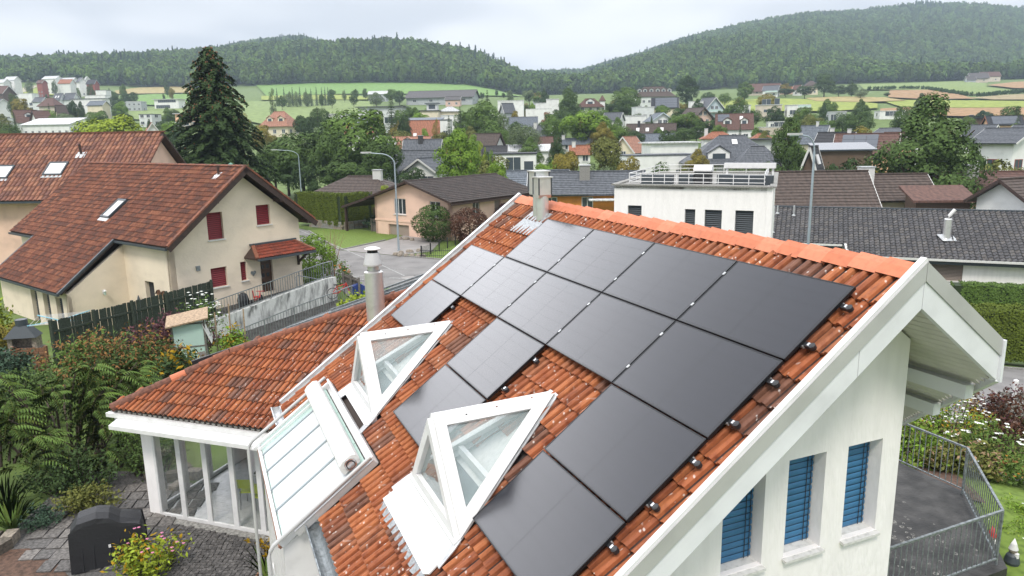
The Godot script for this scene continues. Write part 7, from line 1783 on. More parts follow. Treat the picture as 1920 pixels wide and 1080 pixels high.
func spread(called: String,label: String,cat: String,at_: Vector3,rx: float,h: float,rz: float,n: int,leaf_len: float,m: String,tips := "",tip_share := 0.0,sd := 1,stems := true,flowers := [],group := ""):
	# a loose garden shrub: arching stems with leaves of their own,tips of another colour,flowers
	var t := thing(called,label,cat,Transform3D(Basis.IDENTITY,at_),group)
	var r := RandomNumberGenerator.new(); r.seed = sd
	var v := PackedVector3Array(); var nn := PackedVector3Array(); var cc := PackedColorArray()
	var v2 := PackedVector3Array(); var n2 := PackedVector3Array(); var c2 := PackedColorArray()
	var st := mb(); var ns := maxi(8,n / 60)
	for i in ns:
		var a := r.randf() * TAU; var q := pow(r.randf(),0.6)
		var hh := h * r.randf_range(0.62,1.05) * (1.0 - 0.45 * q * q)
		var b0 := Vector3(cos(a) * rx * q * 0.45,0,sin(a) * rz * q * 0.45); var top := Vector3(cos(a) * rx * q,hh,sin(a) * rz * q)
		var mid := b0.lerp(top,0.5) + Vector3(0,hh * 0.12,0)
		if stems: tube(st,[b0,mid,top],0.018,4,0.005)
		var per := n / ns
		for k in per:
			var u := pow(r.randf(),0.55); var p := b0.lerp(mid,u).lerp(mid.lerp(top,u),u)
			var sp := 0.10 * h + 0.10
			p += Vector3(r.randfn(),r.randfn() * 0.6,r.randfn()) * sp * 0.55
			if p.y < 0.02: p.y = r.randf() * 0.1
			var nm := Vector3(r.randf_range(-1,1),r.randf_range(0.1,1.4),r.randf_range(-1,1)).normalized()
			if tips != "" and u > 0.86 and r.randf() < tip_share: leaf(v2,n2,c2,p,nm,leaf_len * r.randf_range(0.6,1.1),tint(r,0.25),r,0.45)
			else: leaf(v,nn,cc,p,nm,leaf_len * r.randf_range(0.6,1.25),tint(r,0.38,0.15),r,0.45)
	if stems: obj("stems",st,M.bark,t)
	var lo := obj("leaves",leaf_mesh(v,nn,cc),M["leaf_" + m],t)
	lo.set_meta("kind","stuff")
	if v2.size() > 0:
		var to := obj("leaf_tips",leaf_mesh(v2,n2,c2),M["leaf_" + tips],t); to.set_meta("kind","stuff")
	if flowers.size() > 0:
		v2 = PackedVector3Array(); n2 = PackedVector3Array(); c2 = PackedColorArray()
		for i in int(flowers[1]):
			var a := r.randf() * TAU; var q := pow(r.randf(),0.5); var p := Vector3(cos(a) * rx * q,h * (1.0 - 0.4 * q * q) * r.randf_range(0.75,1.08),sin(a) * rz * q)
			for k in 5:
				var o := Vector3(cos(TAU * k / 5),0.25,sin(TAU * k / 5)); leaf(v2,n2,c2,p + o * flowers[2] * 0.6,(Vector3.UP + o * 0.5).normalized(),flowers[2] * 0.6,tint(r,0.1),r,0.8)
		var fo := obj("flowers",leaf_mesh(v2,n2,c2),M["leaf_" + flowers[0]],t); fo.set_meta("kind","stuff")
	return t

func town_trees():
	tree("deciduous_tree","broad green tree left of centre, directly behind the bent lamp",-32.5,-116.0,10.4,12.7,"round","deep","tree")
	tree("deciduous_tree","yellow-topped tree between the spruce and the dark conifer",-35.5,-118.0,8.8,10.3,"round","bright","tree")
	tree("deciduous_tree","large olive-green tree with spreading crown behind the brown bungalow",-23.9,-118.0,13.9,15.2,"round","mid","tree")
	tree("deciduous_tree","dark green tree in front of the olive-green crown",-27.4,-114.0,10.6,9.2,"round","deep","tree")
	tree("deciduous_tree","dense dark tree beside the big olive crown's right side",-19.5,-112.0,9.3,7.4,"round","deep","tree")
	tree("deciduous_tree","low dark tree behind the hipped bungalow's left corner",-31.9,-112.0,6.0,7.4,"round","dark","tree")
	tree("deciduous_tree","dark bushy tree right behind the spruce foot",-36.3,-114.0,8.7,8.3,"round","deep","tree")
	tree("deciduous_tree","dark tree behind the bungalow chimney",-25.0,-110.0,6.6,9.6,"round","deep","tree")
	tree("hazel_bush","hazel bush right of the bent street lamp",-24.4,-92.0,2.5,3.4,"bush","mid","bush")
	tree("evergreen_bush","small dark evergreen left of the hipped bungalow",-28.5,-107.0,3.5,3.4,"cone","dark","bush")
	tree("evergreen_bush","dark bush before the white annex with the wide window",-15.0,-112.0,5.2,5.7,"bush","dark","bush")
	tree("ball_tree","lime clipped ball tree over the bungalow roof",-13.3,-78.0,4.4,1.9,"round","lime","tree")
	tree("maple_tree","big yellow-green maple in front of the white houses",-7.5,-108.0,10.2,7.9,"oval","bright","tree")
	tree("young_maple","bright green young maple behind the pink house roof",-1.6,-86.0,6.4,4.1,"oval","bright","tree")
	tree("yellow_poplar","narrow yellow tree peeping out beside the maple",-4.5,-122.0,7.9,2.7,"column","lime","tree")
	tree("yellow_birch","slim yellow-green sapling before the black-banded box",-2.8,-118.0,6.8,1.9,"column","bright","tree")
	tree("tall_spruce","tall dark spruce beside the glass villa",-32.1,-205.0,14.9,7.2,"spruce","dark","tree")
	tree("dark_spruce","dark spruce standing right of the orange-tiled manor",-48.5,-190.0,12.8,7.5,"spruce","dark","tree")
	tree("dark_round_tree","round dark tree between pink manor and dark spruce",-58.3,-212.0,10.0,8.4,"round","dark","tree")
	tree("deciduous_tree","mid-green tree hugging the dark spruce",-47.2,-200.0,10.1,7.6,"round","deep","tree")
	tree("lime_tree","bright lime-green tree before the white panel house",-40.4,-190.0,10.3,5.8,"round","lime","tree")
	tree("dark_yew","slim dark tree right of the tall spruce",-28.0,-200.0,10.1,5.3,"oval","dark","tree")
	tree("poplar_tree","columnar poplar on the pale field",-105.0,-335.0,14.5,5.9,"column","grey","tree")
	tree("narrow_spruce","narrow dark spruce right of the orange-red roof",-13.4,-205.0,11.8,3.9,"spruce","dark","tree")
	tree("narrow_spruce","smaller dark spruce left of its taller twin",-16.1,-200.0,9.6,3.8,"spruce","dark","tree")
	tree("broad_tree","broad green tree with yellowing top behind the narrow spruces",-6.7,-205.0,13.1,14.4,"round","mid","tree")
	tree("dark_fir","dark fir top rising above the broad yellowing tree",-6.7,-235.0,15.1,5.8,"spruce","dark","tree")
	tree("green_shrub_tree","dense green tree at the foot of the broad tree",-5.8,-180.0,7.8,6.6,"round","deep","tree")
	tree("weeping_birch","tall slender pale birch left of the willow",-1.4,-190.0,10.2,5.8,"column","grey","tree")
	tree("weeping_birch","hanging-branched green tree beside the pale birch",-1.9,-178.0,8.0,5.7,"willow","mid","tree")
	tree("willow_tree","pale rounded willow in the town centre",3.1,-172.0,9.7,10.8,"willow","grey","tree")
	tree("chestnut_tree","large bright green chestnut right of the town centre",19.4,-190.0,11.4,14.4,"round","bright","tree")
	tree("tall_ash","tall dark green ash near the turret house",22.6,-285.0,13.7,9.2,"oval","deep","tree")
	tree("dark_cypress","dark tree beside the tiny orange house",18.5,-390.0,10.7,7.4,"cone","dark","tree")
	tree("oak_tree","large rounded oak left of the large institution",49.9,-318.0,13.1,13.9,"round","mid","tree")
	tree("oak_tree","dark lower oak below the rounded one",45.6,-290.0,10.4,11.9,"round","deep","tree")
	tree("dark_pine","dark pine in front of the red-brown roof",9.7,-152.0,9.0,4.4,"cone","dark","tree")
	tree("red_maple","reddish-green broad tree left of the salmon gable",15.9,-122.0,9.1,7.5,"round","olive","tree")
	tree("yellowing_shrub","yellowing hedge trees before the small orange roof",8.6,-112.0,7.2,5.7,"round","autumn","tree")
	tree("yellowing_shrub","green-yellow shrubs behind the black-banded box",6.2,-116.0,5.8,5.4,"bush","bright","tree")
	tree("grey_shrub","grey-green shrubs under the reddish broad tree",12.3,-104.0,6.0,5.3,"bush","grey","tree")
	tree("orange_shrub","orange-green shrubs left of the white lower block",18.0,-112.0,6.8,4.6,"bush","autumn","tree")
	tree("garden_shrub","dark green shrubs before the white lower block",20.7,-102.0,6.5,4.5,"bush","deep","tree")
	tree("garden_shrub","yellow-green shrubs behind the roof terrace",22.3,-98.0,6.9,4.0,"bush","olive","tree")
	tree("garden_shrub","olive shrubs at the grey villa's wall",27.4,-100.0,6.7,3.7,"bush","grey","tree")
	tree("elder_bush","wide grey-green bush behind the folded awning",30.2,-98.0,7.6,5.3,"bush","grey","tree")
	tree("garden_shrub","dark shrub left of the wide grey-green bush",24.8,-97.0,6.9,3.1,"bush","dark","tree")
	tree("conical_tree","dark conical tree beside the tall street lamp",38.4,-102.0,12.7,6.3,"oval","deep","tree")
	tree("conical_tree","green tree growing at the foot of the dark conical tree",35.0,-98.0,7.8,4.3,"bush","deep","bush")
	tree("hornbeam_tree","dense dark tree in the middle right town",95.9,-205.0,8.6,9.9,"round","deep","tree")
	tree("hornbeam_tree","rounded dark green tree left of the dense one",96.0,-215.0,7.3,8.5,"round","deep","tree")
	tree("golden_tree","yellow-green tree before the rightmost cube villa",82.8,-205.0,7.7,8.4,"round","olive","tree")
	tree("golden_tree","olive tree between cube villas and cream gable",80.6,-190.0,7.3,8.3,"round","mid","tree")
	tree("small_pine","small dark pine beside the rightmost cube villa",109.8,-262.0,7.7,3.8,"cone","dark","tree")
	tree("small_spruce","small spruce in front of the beige cube villa",95.4,-265.0,5.8,5.0,"cone","dark","tree")
	tree("autumn_tree","big pyramidal tree with orange-tinged foliage at right",44.7,-79.0,15.3,15.1,"cone","deep","tree")
	tree("autumn_tree","broad green tree behind the left flank of the autumn tree",100.6,-190.0,10.6,8.3,"round","deep","tree")
	tree("thicket","reddish thicket at the right frame edge",56.5,-84.0,9.2,7.4,"bush","olive","bush")
	tree("thicket","dark green thicket right of the autumn tree",58.5,-92.0,9.2,4.7,"bush","deep","bush")
	tree("thicket","low orange-tinted thicket before the peach house",41.4,-84.0,8.3,6.7,"bush","autumn","bush")
	tree("thicket","dark bushes below the solar carport",43.0,-95.0,8.6,5.6,"bush","dark","bush")
	tree("thicket","brownish hedge bushes along the brown row house ridge",36.3,-82.0,8.1,5.4,"bush","olive","bush")
	tree("thicket","green bushes left of the dark A-frame shed",34.5,-88.0,7.8,3.2,"bush","deep","bush")
	tree("thicket","leafy bushes at the foot of the autumn tree",43.6,-80.0,8.6,5.3,"bush","mid","bush")
	tree("garden_bush","yellow-green bush beside the white balcony gable",81.0,-128.0,6.6,3.7,"round","bright","bush")
	tree("dark_pine","windswept dark pine before the brown field",142.8,-225.0,7.2,5.6,"round","blue","tree")
	tree("dark_spruce","dark spruce at the right frame edge",132.7,-195.0,7.4,4.3,"spruce","dark","tree")
	tree("round_lime_tree","single rounded linden on the yellow meadow",137.9,-440.0,12.2,12.2,"oval","mid","tree")
	tree("farm_tree","big dark linden at the hill farm",200.9,-480.0,15.2,15.4,"oval","deep","tree")
	tree("farm_tree","dark rounded tree before the tall hipped farmhouse",184.6,-470.0,8.4,13.7,"round","dark","tree")
	tree("farm_tree","dark bushes right of the big farm linden",205.9,-470.0,8.0,15.1,"round","dark","tree")
	tree("farm_tree","rounded dark tree at the right of the farm",213.8,-470.0,9.2,8.2,"oval","deep","tree")
	tree("farm_tree","grey-green bushy tree by the brown field",210.4,-450.0,6.5,9.9,"round","grey","tree")
	tree("farm_tree","orange autumn tree at the hill farm",184.8,-505.0,8.1,10.3,"round","autumn","tree")
	tree("farm_tree","dark tree under the orange autumn tree",180.1,-490.0,6.0,11.5,"round","dark","tree")
	tree("farm_tree","dark solitary bush on the brown field's edge",241.3,-480.0,2.5,4.9,"bush","dark","bush")
	tree("dark_lime_tree","tall dark tree mass right of the large institution",93.1,-395.0,16.6,14.4,"oval","dark","tree")
	tree("dark_lime_tree","dark tree at the left of the yellow meadow",101.1,-380.0,8.6,10.0,"round","dark","tree")
	tree("dark_lime_tree","green bush row behind the pale blue gable",114.9,-400.0,7.2,8.8,"round","mid","tree")
	tree("town_tree","green tree between solar house and pinkish house",62.8,-275.0,6.5,7.2,"round","deep","tree")
	tree("town_tree","green tree below the pinkish house",53.2,-240.0,5.9,8.8,"round","mid","tree")
	tree("town_tree","dark green tree right of the brown barn roof",46.4,-200.0,5.2,8.2,"round","deep","tree")
	tree("town_tree","green trees left of the twin-gabled house",60.2,-225.0,5.6,7.6,"round","deep","tree")
	tree("town_tree","dark slim tree at the twin-gabled house front",59.5,-205.0,6.6,1.5,"spruce","dark","tree")
	tree("town_tree","second dark slim tree at the twin-gabled house",63.1,-204.0,6.6,1.5,"spruce","dark","tree")
	tree("town_tree","dark tree between twin-gabled house and beige cube",81.7,-250.0,6.5,6.6,"round","deep","tree")
	tree("town_tree","dark round tree before the small white mossy-roofed house",33.0,-228.0,6.5,4.0,"round","mid","tree")
	tree("town_tree","small cone-shaped conifer before the blue gable",42.3,-222.0,6.7,1.6,"cone","dark","tree")
	tree("town_tree","green trees at the foot of the brown barn house",27.8,-190.0,6.8,8.3,"round","mid","tree")
	tree("town_tree","dark green trees left of the turret house",18.9,-262.0,7.8,9.6,"round","deep","tree")
	tree("town_tree","orange-red maple near the white garden wall",12.1,-238.0,7.8,4.5,"round","rust","tree")
	tree("town_tree","dark bush row under the white villa",15.4,-236.0,7.2,7.6,"round","dark","tree")
	tree("town_tree","red maple by the white hall",6.4,-300.0,7.4,4.8,"round","rust","tree")
	tree("town_tree","round green bush left of the white villa",9.3,-298.0,7.7,3.9,"round","bright","tree")
	tree("town_tree","orange shrub right of the grey gable annex",2.1,-250.0,7.6,4.4,"round","autumn","tree")
	tree("town_tree","dark green trees right of the turret",42.6,-310.0,7.1,9.1,"round","dark","tree")
	tree("town_tree","green tree before the barn on the meadow",-33.5,-265.0,9.0,6.2,"round","mid","tree")
	tree("town_tree","orange round shrub before the glass villa",-45.7,-245.0,7.3,3.6,"round","rust","tree")
	tree("town_tree","dark red-leaved tree by the glass villa",-44.4,-250.0,7.9,2.6,"round","olive","tree")
	tree("town_tree","bright green tree hugging the tall spruce",-37.0,-215.0,9.4,3.1,"oval","lime","tree")
	tree("town_tree","yellow slender birch before the orange-red roof",-18.7,-190.0,9.2,3.1,"column","autumn","tree")
	tree("town_tree","small green tree before the orange-red roof",-21.4,-188.0,7.2,3.3,"round","bright","tree")
	tree("town_tree","pale green tree left in the orchard group",-75.8,-430.0,10.0,10.7,"round","grey","tree")
	tree("town_tree","dark tree in the orchard group below the white shed",-68.2,-470.0,9.3,8.9,"oval","deep","tree")
	tree("town_tree","olive tree in the orchard group above the glass villa",-75.9,-490.0,9.6,12.9,"round","mid","tree")
	tree("orchard_tree","orchard tree alone left below the conifer plantation",-130.2,-432.0,9.0,6.3,"round","deep","tree")
	tree("orchard_tree","first round orchard tree at the field edge",-109.3,-440.0,9.6,4.5,"round","deep","tree")
	tree("orchard_tree","second round orchard tree at the field edge",-103.4,-440.0,9.2,5.8,"round","deep","tree")
	tree("orchard_tree","dark orchard tree at the row's right end",-91.8,-446.0,9.8,6.5,"round","deep","tree")
	tree("orchard_tree","orchard tree uphill, leftmost of the upper pair",-105.5,-520.0,9.2,5.3,"round","deep","tree")
	tree("orchard_tree","orchard tree uphill, rightmost of the upper pair",-98.9,-520.0,9.1,5.3,"round","deep","tree")
	tree("orchard_tree","dark round tree above the first orchard trees",-124.3,-530.0,9.1,7.0,"round","deep","tree")
	tree("orchard_tree","thin orchard tree between the pairs",-108.9,-500.0,8.7,3.7,"round","grey","tree")
	tree("meadow_bush","lower of three dark bushes on the far green hill",-18.3,-520.0,5.6,3.8,"bush","dark","bush")
	tree("meadow_bush","middle dark bush on the far green hill",-8.9,-560.0,5.8,2.9,"bush","dark","bush")
	tree("meadow_bush","rightmost dark bush on the far green hill",-3.7,-540.0,4.1,3.5,"bush","dark","bush")
	tree("meadow_tree","grey-green tree at the green hill's right end",0.7,-450.0,9.3,5.3,"oval","grey","tree")
	tree("forest_edge_tree","rounded grey-green tree at the forest edge left of the valley",11.9,-440.0,10.3,9.0,"round","grey","tree")
	tree("forest_edge_tree","green trees in front of the forest at the valley mouth",16.7,-420.0,9.3,10.4,"round","mid","tree")
	tree("plantation_conifer","first young conifer from the left in the field plantation",-144.3,-470.0,12.2,3.4,"spruce","blue","tree")
	tree("plantation_conifer","second young conifer from the left in the field plantation",-139.9,-470.0,13.0,3.4,"spruce","blue","tree")
	tree("plantation_conifer","third young conifer from the left in the field plantation",-134.6,-470.0,13.0,3.4,"spruce","blue","tree")
	tree("plantation_conifer","fourth young conifer from the left in the field plantation",-130.0,-470.0,12.9,3.4,"spruce","blue","tree")
	tree("plantation_conifer","fifth young conifer from the left in the field plantation",-126.1,-470.0,12.2,3.4,"spruce","blue","tree")
	tree("plantation_conifer","sixth young conifer from the left in the field plantation",-123.1,-470.0,11.8,3.4,"spruce","blue","tree")
	tree("plantation_conifer","seventh young conifer from the left in the field plantation",-119.7,-470.0,12.7,3.4,"spruce","blue","tree")
	tree("plantation_conifer","eighth young conifer from the left in the field plantation",-116.4,-470.0,12.3,3.4,"spruce","blue","tree")
	tree("plantation_conifer","ninth young conifer from the left in the field plantation",-114.4,-470.0,12.6,3.4,"spruce","blue","tree")
	tree("plantation_conifer","tenth young conifer from the left in the field plantation",-112.5,-470.0,12.3,3.4,"spruce","blue","tree")
	tree("plantation_bush","left grey-green bush among the plantation conifers",-134.8,-462.0,11.1,6.7,"bush","grey","bush")
	tree("plantation_bush","middle grey-green bush among the plantation conifers",-129.9,-462.0,11.0,6.1,"bush","grey","bush")
	tree("plantation_bush","right grey-green bush among the plantation conifers",-123.4,-462.0,10.9,6.7,"bush","grey","bush")
	tree("left_tree","big yellow-green tree over the large tiled roof",-75.6,-142.0,14.6,14.7,"round","lime","tree")
	tree("left_tree","pale yellow-green tree in the left town",-206.0,-318.0,12.7,9.8,"round","autumn","tree")
	tree("left_tree","dark tree behind the pale yellow-green one",-236.5,-360.0,13.8,6.8,"round","deep","tree")
	tree("left_tree","dark conifer beside the half-timbered house",-167.9,-255.0,9.6,3.7,"spruce","dark","tree")
	tree("left_tree","round dark green tree at the left edge above the tiled roof",-127.3,-190.0,9.8,9.2,"round","deep","tree")
	tree("left_tree","dark conifer right of the half-timbered wing",-183.2,-300.0,10.8,3.1,"spruce","dark","tree")
	tree("left_tree","broad dark cedar in the left town",-185.3,-320.0,11.9,5.1,"round","dark","tree")
	tree("left_tree","slim dark conifer right of the cedar",-180.7,-318.0,11.0,3.3,"oval","dark","tree")
	tree("left_tree","grey-green tree mass before the dark A-frame house",-168.9,-285.0,8.1,8.3,"round","grey","tree")
	tree("left_tree","small green tree under the dark conifer",-170.1,-280.0,7.2,4.1,"round","mid","tree")
	tree("left_tree","dark round tree on the field left of the grey house",-219.3,-420.0,10.9,11.0,"round","dark","tree")
	tree("left_tree","dark hedge trees along the field orchard",-240.4,-480.0,12.0,11.9,"bush","dark","bush")
	tree("left_tree","green tree above the dark hedge trees",-265.0,-520.0,14.6,6.1,"oval","mid","tree")
	tree("left_tree","green tree left of the hedge group",-262.0,-500.0,11.5,8.0,"round","deep","tree")
	tree("left_tree","conifer left of the green hedge group",-261.3,-495.0,12.8,2.9,"cone","dark","tree")
	tree("left_tree","grey-green fruit tree on the yellow meadow",-273.2,-480.0,14.2,4.2,"round","grey","tree")
	tree("left_tree","dark fruit tree on the meadow right side",-287.3,-520.0,15.0,6.8,"round","deep","tree")
	tree("left_tree","dark bush before the first meadow house",-287.2,-470.0,11.6,4.1,"bush","dark","bush")
	tree("left_tree","orange-topped tree on the far field",-271.0,-600.0,13.5,5.3,"oval","deep","tree")
	tree("left_tree","bare-branched tree on the tan field",-240.9,-540.0,11.7,5.5,"round","autumn","tree")
	tree("left_tree","green tree at the left of the far field trio",-271.4,-640.0,13.2,5.6,"round","grey","tree")
	tree("left_tree","dark green tree at the right of the far field trio",-261.9,-630.0,13.2,5.5,"round","deep","tree")
	tree("left_tree","small dark bush on the far field",-246.7,-540.0,8.1,2.4,"bush","dark","bush")
	tree("left_tree","dark columnar cypress over the large tiled roof",-103.2,-215.0,8.8,2.8,"cone","dark","tree")
	tree("left_tree","dark shrubs between the grey box house and the terraces",-125.2,-270.0,4.9,5.9,"round","deep","tree")
	tree("left_tree","dark conifer at the foot of the beige terraces",-108.3,-240.0,6.7,3.2,"cone","dark","tree")
	tree("left_tree","dark conifers low in the hamlet's left",-367.5,-560.0,14.7,4.9,"spruce","dark","tree")
	tree("left_tree","round hamlet tree before the pale wall",-373.4,-590.0,15.8,6.9,"round","grey","tree")
	tree("left_tree","green tree in front of the hamlet's long house",-353.7,-590.0,14.6,5.2,"round","deep","tree")
	tree("left_tree","green trees behind the spruce's right side",-62.8,-190.0,8.6,8.3,"round","autumn","tree")
	garden_trees()

func big_spruce():
	# the tall spruce behind the cream house: whorls of drooping branches,cones at the top
	var x := -32.5; var z := -83.0
	var t := thing("spruce_tree","tall dark spruce with orange-brown cones, tallest tree in the town","tree",at(x,0,z))
	var H := 19.3; var r := RandomNumberGenerator.new(); r.seed = 77
	var st := mb(); tube(st,[Vector3(0,-0.5,0),Vector3(0,H * 0.5,0),Vector3(0,H * 0.99,0)],0.36,10,0.03); obj("trunk",st,M.bark,t)
	var v := PackedVector3Array(); var nn := PackedVector3Array(); var cc := PackedColorArray(); var cones := []
	st = mb()
	var lv := 44
	for l in lv:
		var tt := (l + 0.5) / lv; var y := 1.2 + (H - 1.3) * tt
		var reach := 6.7 * pow(1.0 - tt,0.62) * (0.86 + 0.28 * r.randf()) + 0.15; var nb := 10 if tt < 0.7 else 7; var rot := r.randf() * TAU
		for k in nb:
			var a := rot + TAU * k / nb + r.randf_range(-0.25,0.25); var ln := reach * r.randf_range(0.62,1.12)
			var dir := Vector3(cos(a),0,sin(a)); var side := Vector3(-sin(a),0,cos(a))
			var f := func(u: float) -> Vector3: return Vector3(0,y,0) + dir * ln * u + Vector3(0,0.16 * ln * sin(u * 2.2) - 0.30 * ln * u * u,0)
			tube(st,[f.call(0.0),f.call(0.5),f.call(0.95)],0.05,4,0.015)
			var m := int(ln * 32) + 8
			for i in m:
				var u := pow(r.randf(),0.7); var sw := (1.0 - u) * 0.34 * ln + 0.12
				var p: Vector3 = f.call(u); p += side * r.randf_range(-1,1) * sw + Vector3(0,-absf(r.randfn()) * 0.16,0)
				var n := (dir * 0.5 + Vector3.UP * 0.9 + Vector3(r.randf_range(-1,1),r.randf_range(-0.5,0.5),r.randf_range(-1,1)) * 0.5).normalized()
				leaf(v,nn,cc,p,n,r.randf_range(0.17,0.33),tint(r,0.36),r,0.36)
			if tt > 0.55 and r.randf() < 0.75:
				for i in 3:
					var p: Vector3 = f.call(r.randf_range(0.55,0.98)); cones.append(Transform3D(Basis.IDENTITY,p + Vector3(r.randf_range(-0.2,0.2),0.05,r.randf_range(-0.2,0.2))))
			elif r.randf() < 0.22:
				cones.append(Transform3D(Basis.IDENTITY,(f.call(r.randf_range(0.7,1.0)) as Vector3) + Vector3(0,0.06,0)))
	var bo := obj("branches",st,M.bark,t); bo.set_meta("kind","stuff")
	var no := obj("needles",leaf_mesh(v,nn,cc),M.leaf_dark,t); no.set_meta("kind","stuff")
	st = mb(); lathe(st,[[0.0,-0.13],[0.055,-0.06],[0.06,0.02],[0.0,0.10]],Vector3.ZERO,6)
	many("cones",done(st),M.leaf_rust_cone,cones,[],t)

func forest():
	var r := RandomNumberGenerator.new(); r.seed = 123
	var kinds := [crown(201,"round",420,0.085),crown(202,"round",420,0.085),crown(203,"oval",420,0.07),crown(204,"spruce",420,0.075)]
	var xfs := [[],[],[],[]]; var cols := [[],[],[],[]]
	var nz := FastNoiseLite.new(); nz.seed = 9; nz.frequency = 0.006
	var put := func(x: float,z: float,s: float):
		var n := nz.get_noise_2d(x,z) + r.randf_range(-0.5,0.5)
		var k := 3 if n > 0.70 else (2 if n > 0.45 else r.randi() % 2)
		var h := (r.randf_range(14.0,22.0) if k != 3 else r.randf_range(19.0,27.0)) * s; var w := (r.randf_range(10.0,16.0) if k != 3 else r.randf_range(5.5,8.0)) * s
		xfs[k].append(Transform3D(Basis(Vector3.UP,r.randf() * TAU).scaled(Vector3(w,h,w)),Vector3(x,ground(x,z) - 0.8,z)))
		var v := exp(r.randf_range(-0.5,0.42)); var yel := r.randf() * 0.35
		cols[k].append(Color((0.068 + 0.075 * yel) * v,(0.125 + 0.06 * yel) * v,0.030 * v) if k != 3 else Color(0.044 * v,0.086 * v,0.040 * v))
	var d := 690.0
	while d < 1980.0:
		var step := 7.5 if d < 1200.0 else 9.0
		var x := -0.92 * d
		while x < 0.92 * d:
			var px := x + r.randf_range(-0.45,0.45) * step; var pz := -(d + r.randf_range(-0.45,0.45) * step)
			var a := clampf((px / -pz + 1.0) / 0.0730,0.0,26.999); var foot := lerpf(FOOT[int(a)],FOOT[int(a) + 1],a - int(a)) + 10.0 * nz.get_noise_1d(px * 2.0)
			if -pz > foot: put.call(px,pz,1.0)
			x += step
		d += step
	for k in 4:
		var m := leaf_mat("forest_%d" % k,Color(1,1,1),0.0); m.backlight_enabled = false
		var o := many("forest",kinds[k],m,xfs[k],cols[k])
		o.set_meta("label",["dense broadleaf forest covering the valley hills","mixed green broadleaf woodland on the hills","slender broadleaf trees scattered through the hill forest","dark conifers scattered through the hill forest"][k])
		o.set_meta("category","forest")

# ---------- street furniture and gardens ----------
func street_lamp(label: String,p: Vector3,h: float,arm: Vector3):
	var t := thing("street_lamp",label,"street lamp",Transform3D(Basis.IDENTITY,p),"street lamps")
	var st := mb(); var top := Vector3(0,h,0)
	tube(st,[Vector3(0,-0.3,0),Vector3(0,h * 0.45,0)],0.095,10,0.075); tube(st,[Vector3(0,h * 0.45,0),Vector3(0,h - 0.9,0)],0.075,10,0.055)
	var pts := []
	for k in 7:
		var a := PI / 2 * k / 6.0; pts.append(Vector3(0,h - 0.9,0) + arm * (1.0 - cos(a)) * 0.6 + Vector3(0,sin(a) * 0.85,0))
	pts.append(Vector3(0,h + 0.02,0) + arm * 0.95); tube(st,pts,0.045,8,0.035); obj("pole",st,M.pole_metal,t)
	st = mb(); var c := Vector3(0,h + 0.0,0) + arm * 0.95; var d := arm.normalized(); var s := d.cross(Vector3.UP)
	prism(st,[c - s * 0.09 - d * 0.12,c + s * 0.09 - d * 0.12,c + s * 0.15 + d * 0.35,c + s * 0.08 + d * 0.72,c - s * 0.08 + d * 0.72,c - s * 0.15 + d * 0.35],Vector3(0,0.11,0)); obj("lamp_head",st,M.fascia_grey,t)
	st = mb(); prism(st,[c - s * 0.08 + d * 0.1,c + s * 0.08 + d * 0.1,c + s * 0.07 + d * 0.6,c - s * 0.07 + d * 0.6],Vector3(0,-0.05,0)); obj("lamp_glass",st,M.milk_glass,t)
	st = mb(); lathe(st,[[0.16,-0.1],[0.16,0.04],[0.10,0.08]],Vector3.ZERO,10); obj("base_collar",st,M.galvanised,t)

func board_fence(called: String,label: String,a: Vector3,b: Vector3,h: float,bw: float,m: Material,posts: int,ragged := 0.05,rails := true):
	var t := thing(called,label,"fence",Transform3D(Basis.IDENTITY,a)); var l := a.distance_to(b); var d := (b - a) / l; var nn := d.cross(Vector3.UP)
	var r := RandomNumberGenerator.new(); r.seed = int(l * 100)
	var n := int(l / bw); var meshes := []
	for k in 4:
		var st := mb(); var hh := h + r.randf_range(-ragged,ragged) * 0.5; var w := bw * r.randf_range(0.84,0.95)
		prism(st,[Vector3(-w / 2,-0.3,0),Vector3(w / 2,-0.3,0),Vector3(w / 2,hh - 0.02,0),Vector3(w * 0.3,hh,0),Vector3(-w * 0.3,hh,0),Vector3(-w / 2,hh - 0.03,0)],Vector3(0,0,0.022)); meshes.append(done(st))
	for i in n:
		var p := d * (i + 0.5) * bw; obj("board",meshes[r.randi() % 4],m,t,Transform3D(Basis(d,Vector3.UP,-nn) * Basis(Vector3.BACK,r.randf_range(-0.012,0.012)),p + nn * r.randf_range(-0.006,0.006)))
	for i in posts:
		var p := d * l * (i / maxf(1.0,posts - 1.0)); var st := mb(); bar(st,p + Vector3(0,-0.3,0) + nn * 0.07,p + Vector3(0,h + 0.08,0) + nn * 0.07,0.11,0.11); obj("post",st,m,t)
	if rails:
		for y in [h * 0.25,h * 0.8]:
			var st := mb(); bar(st,Vector3(0,y,0) + nn * 0.04,d * l + Vector3(0,y,0) + nn * 0.04,0.05,0.09); obj("rail",st,m,t)
	return t

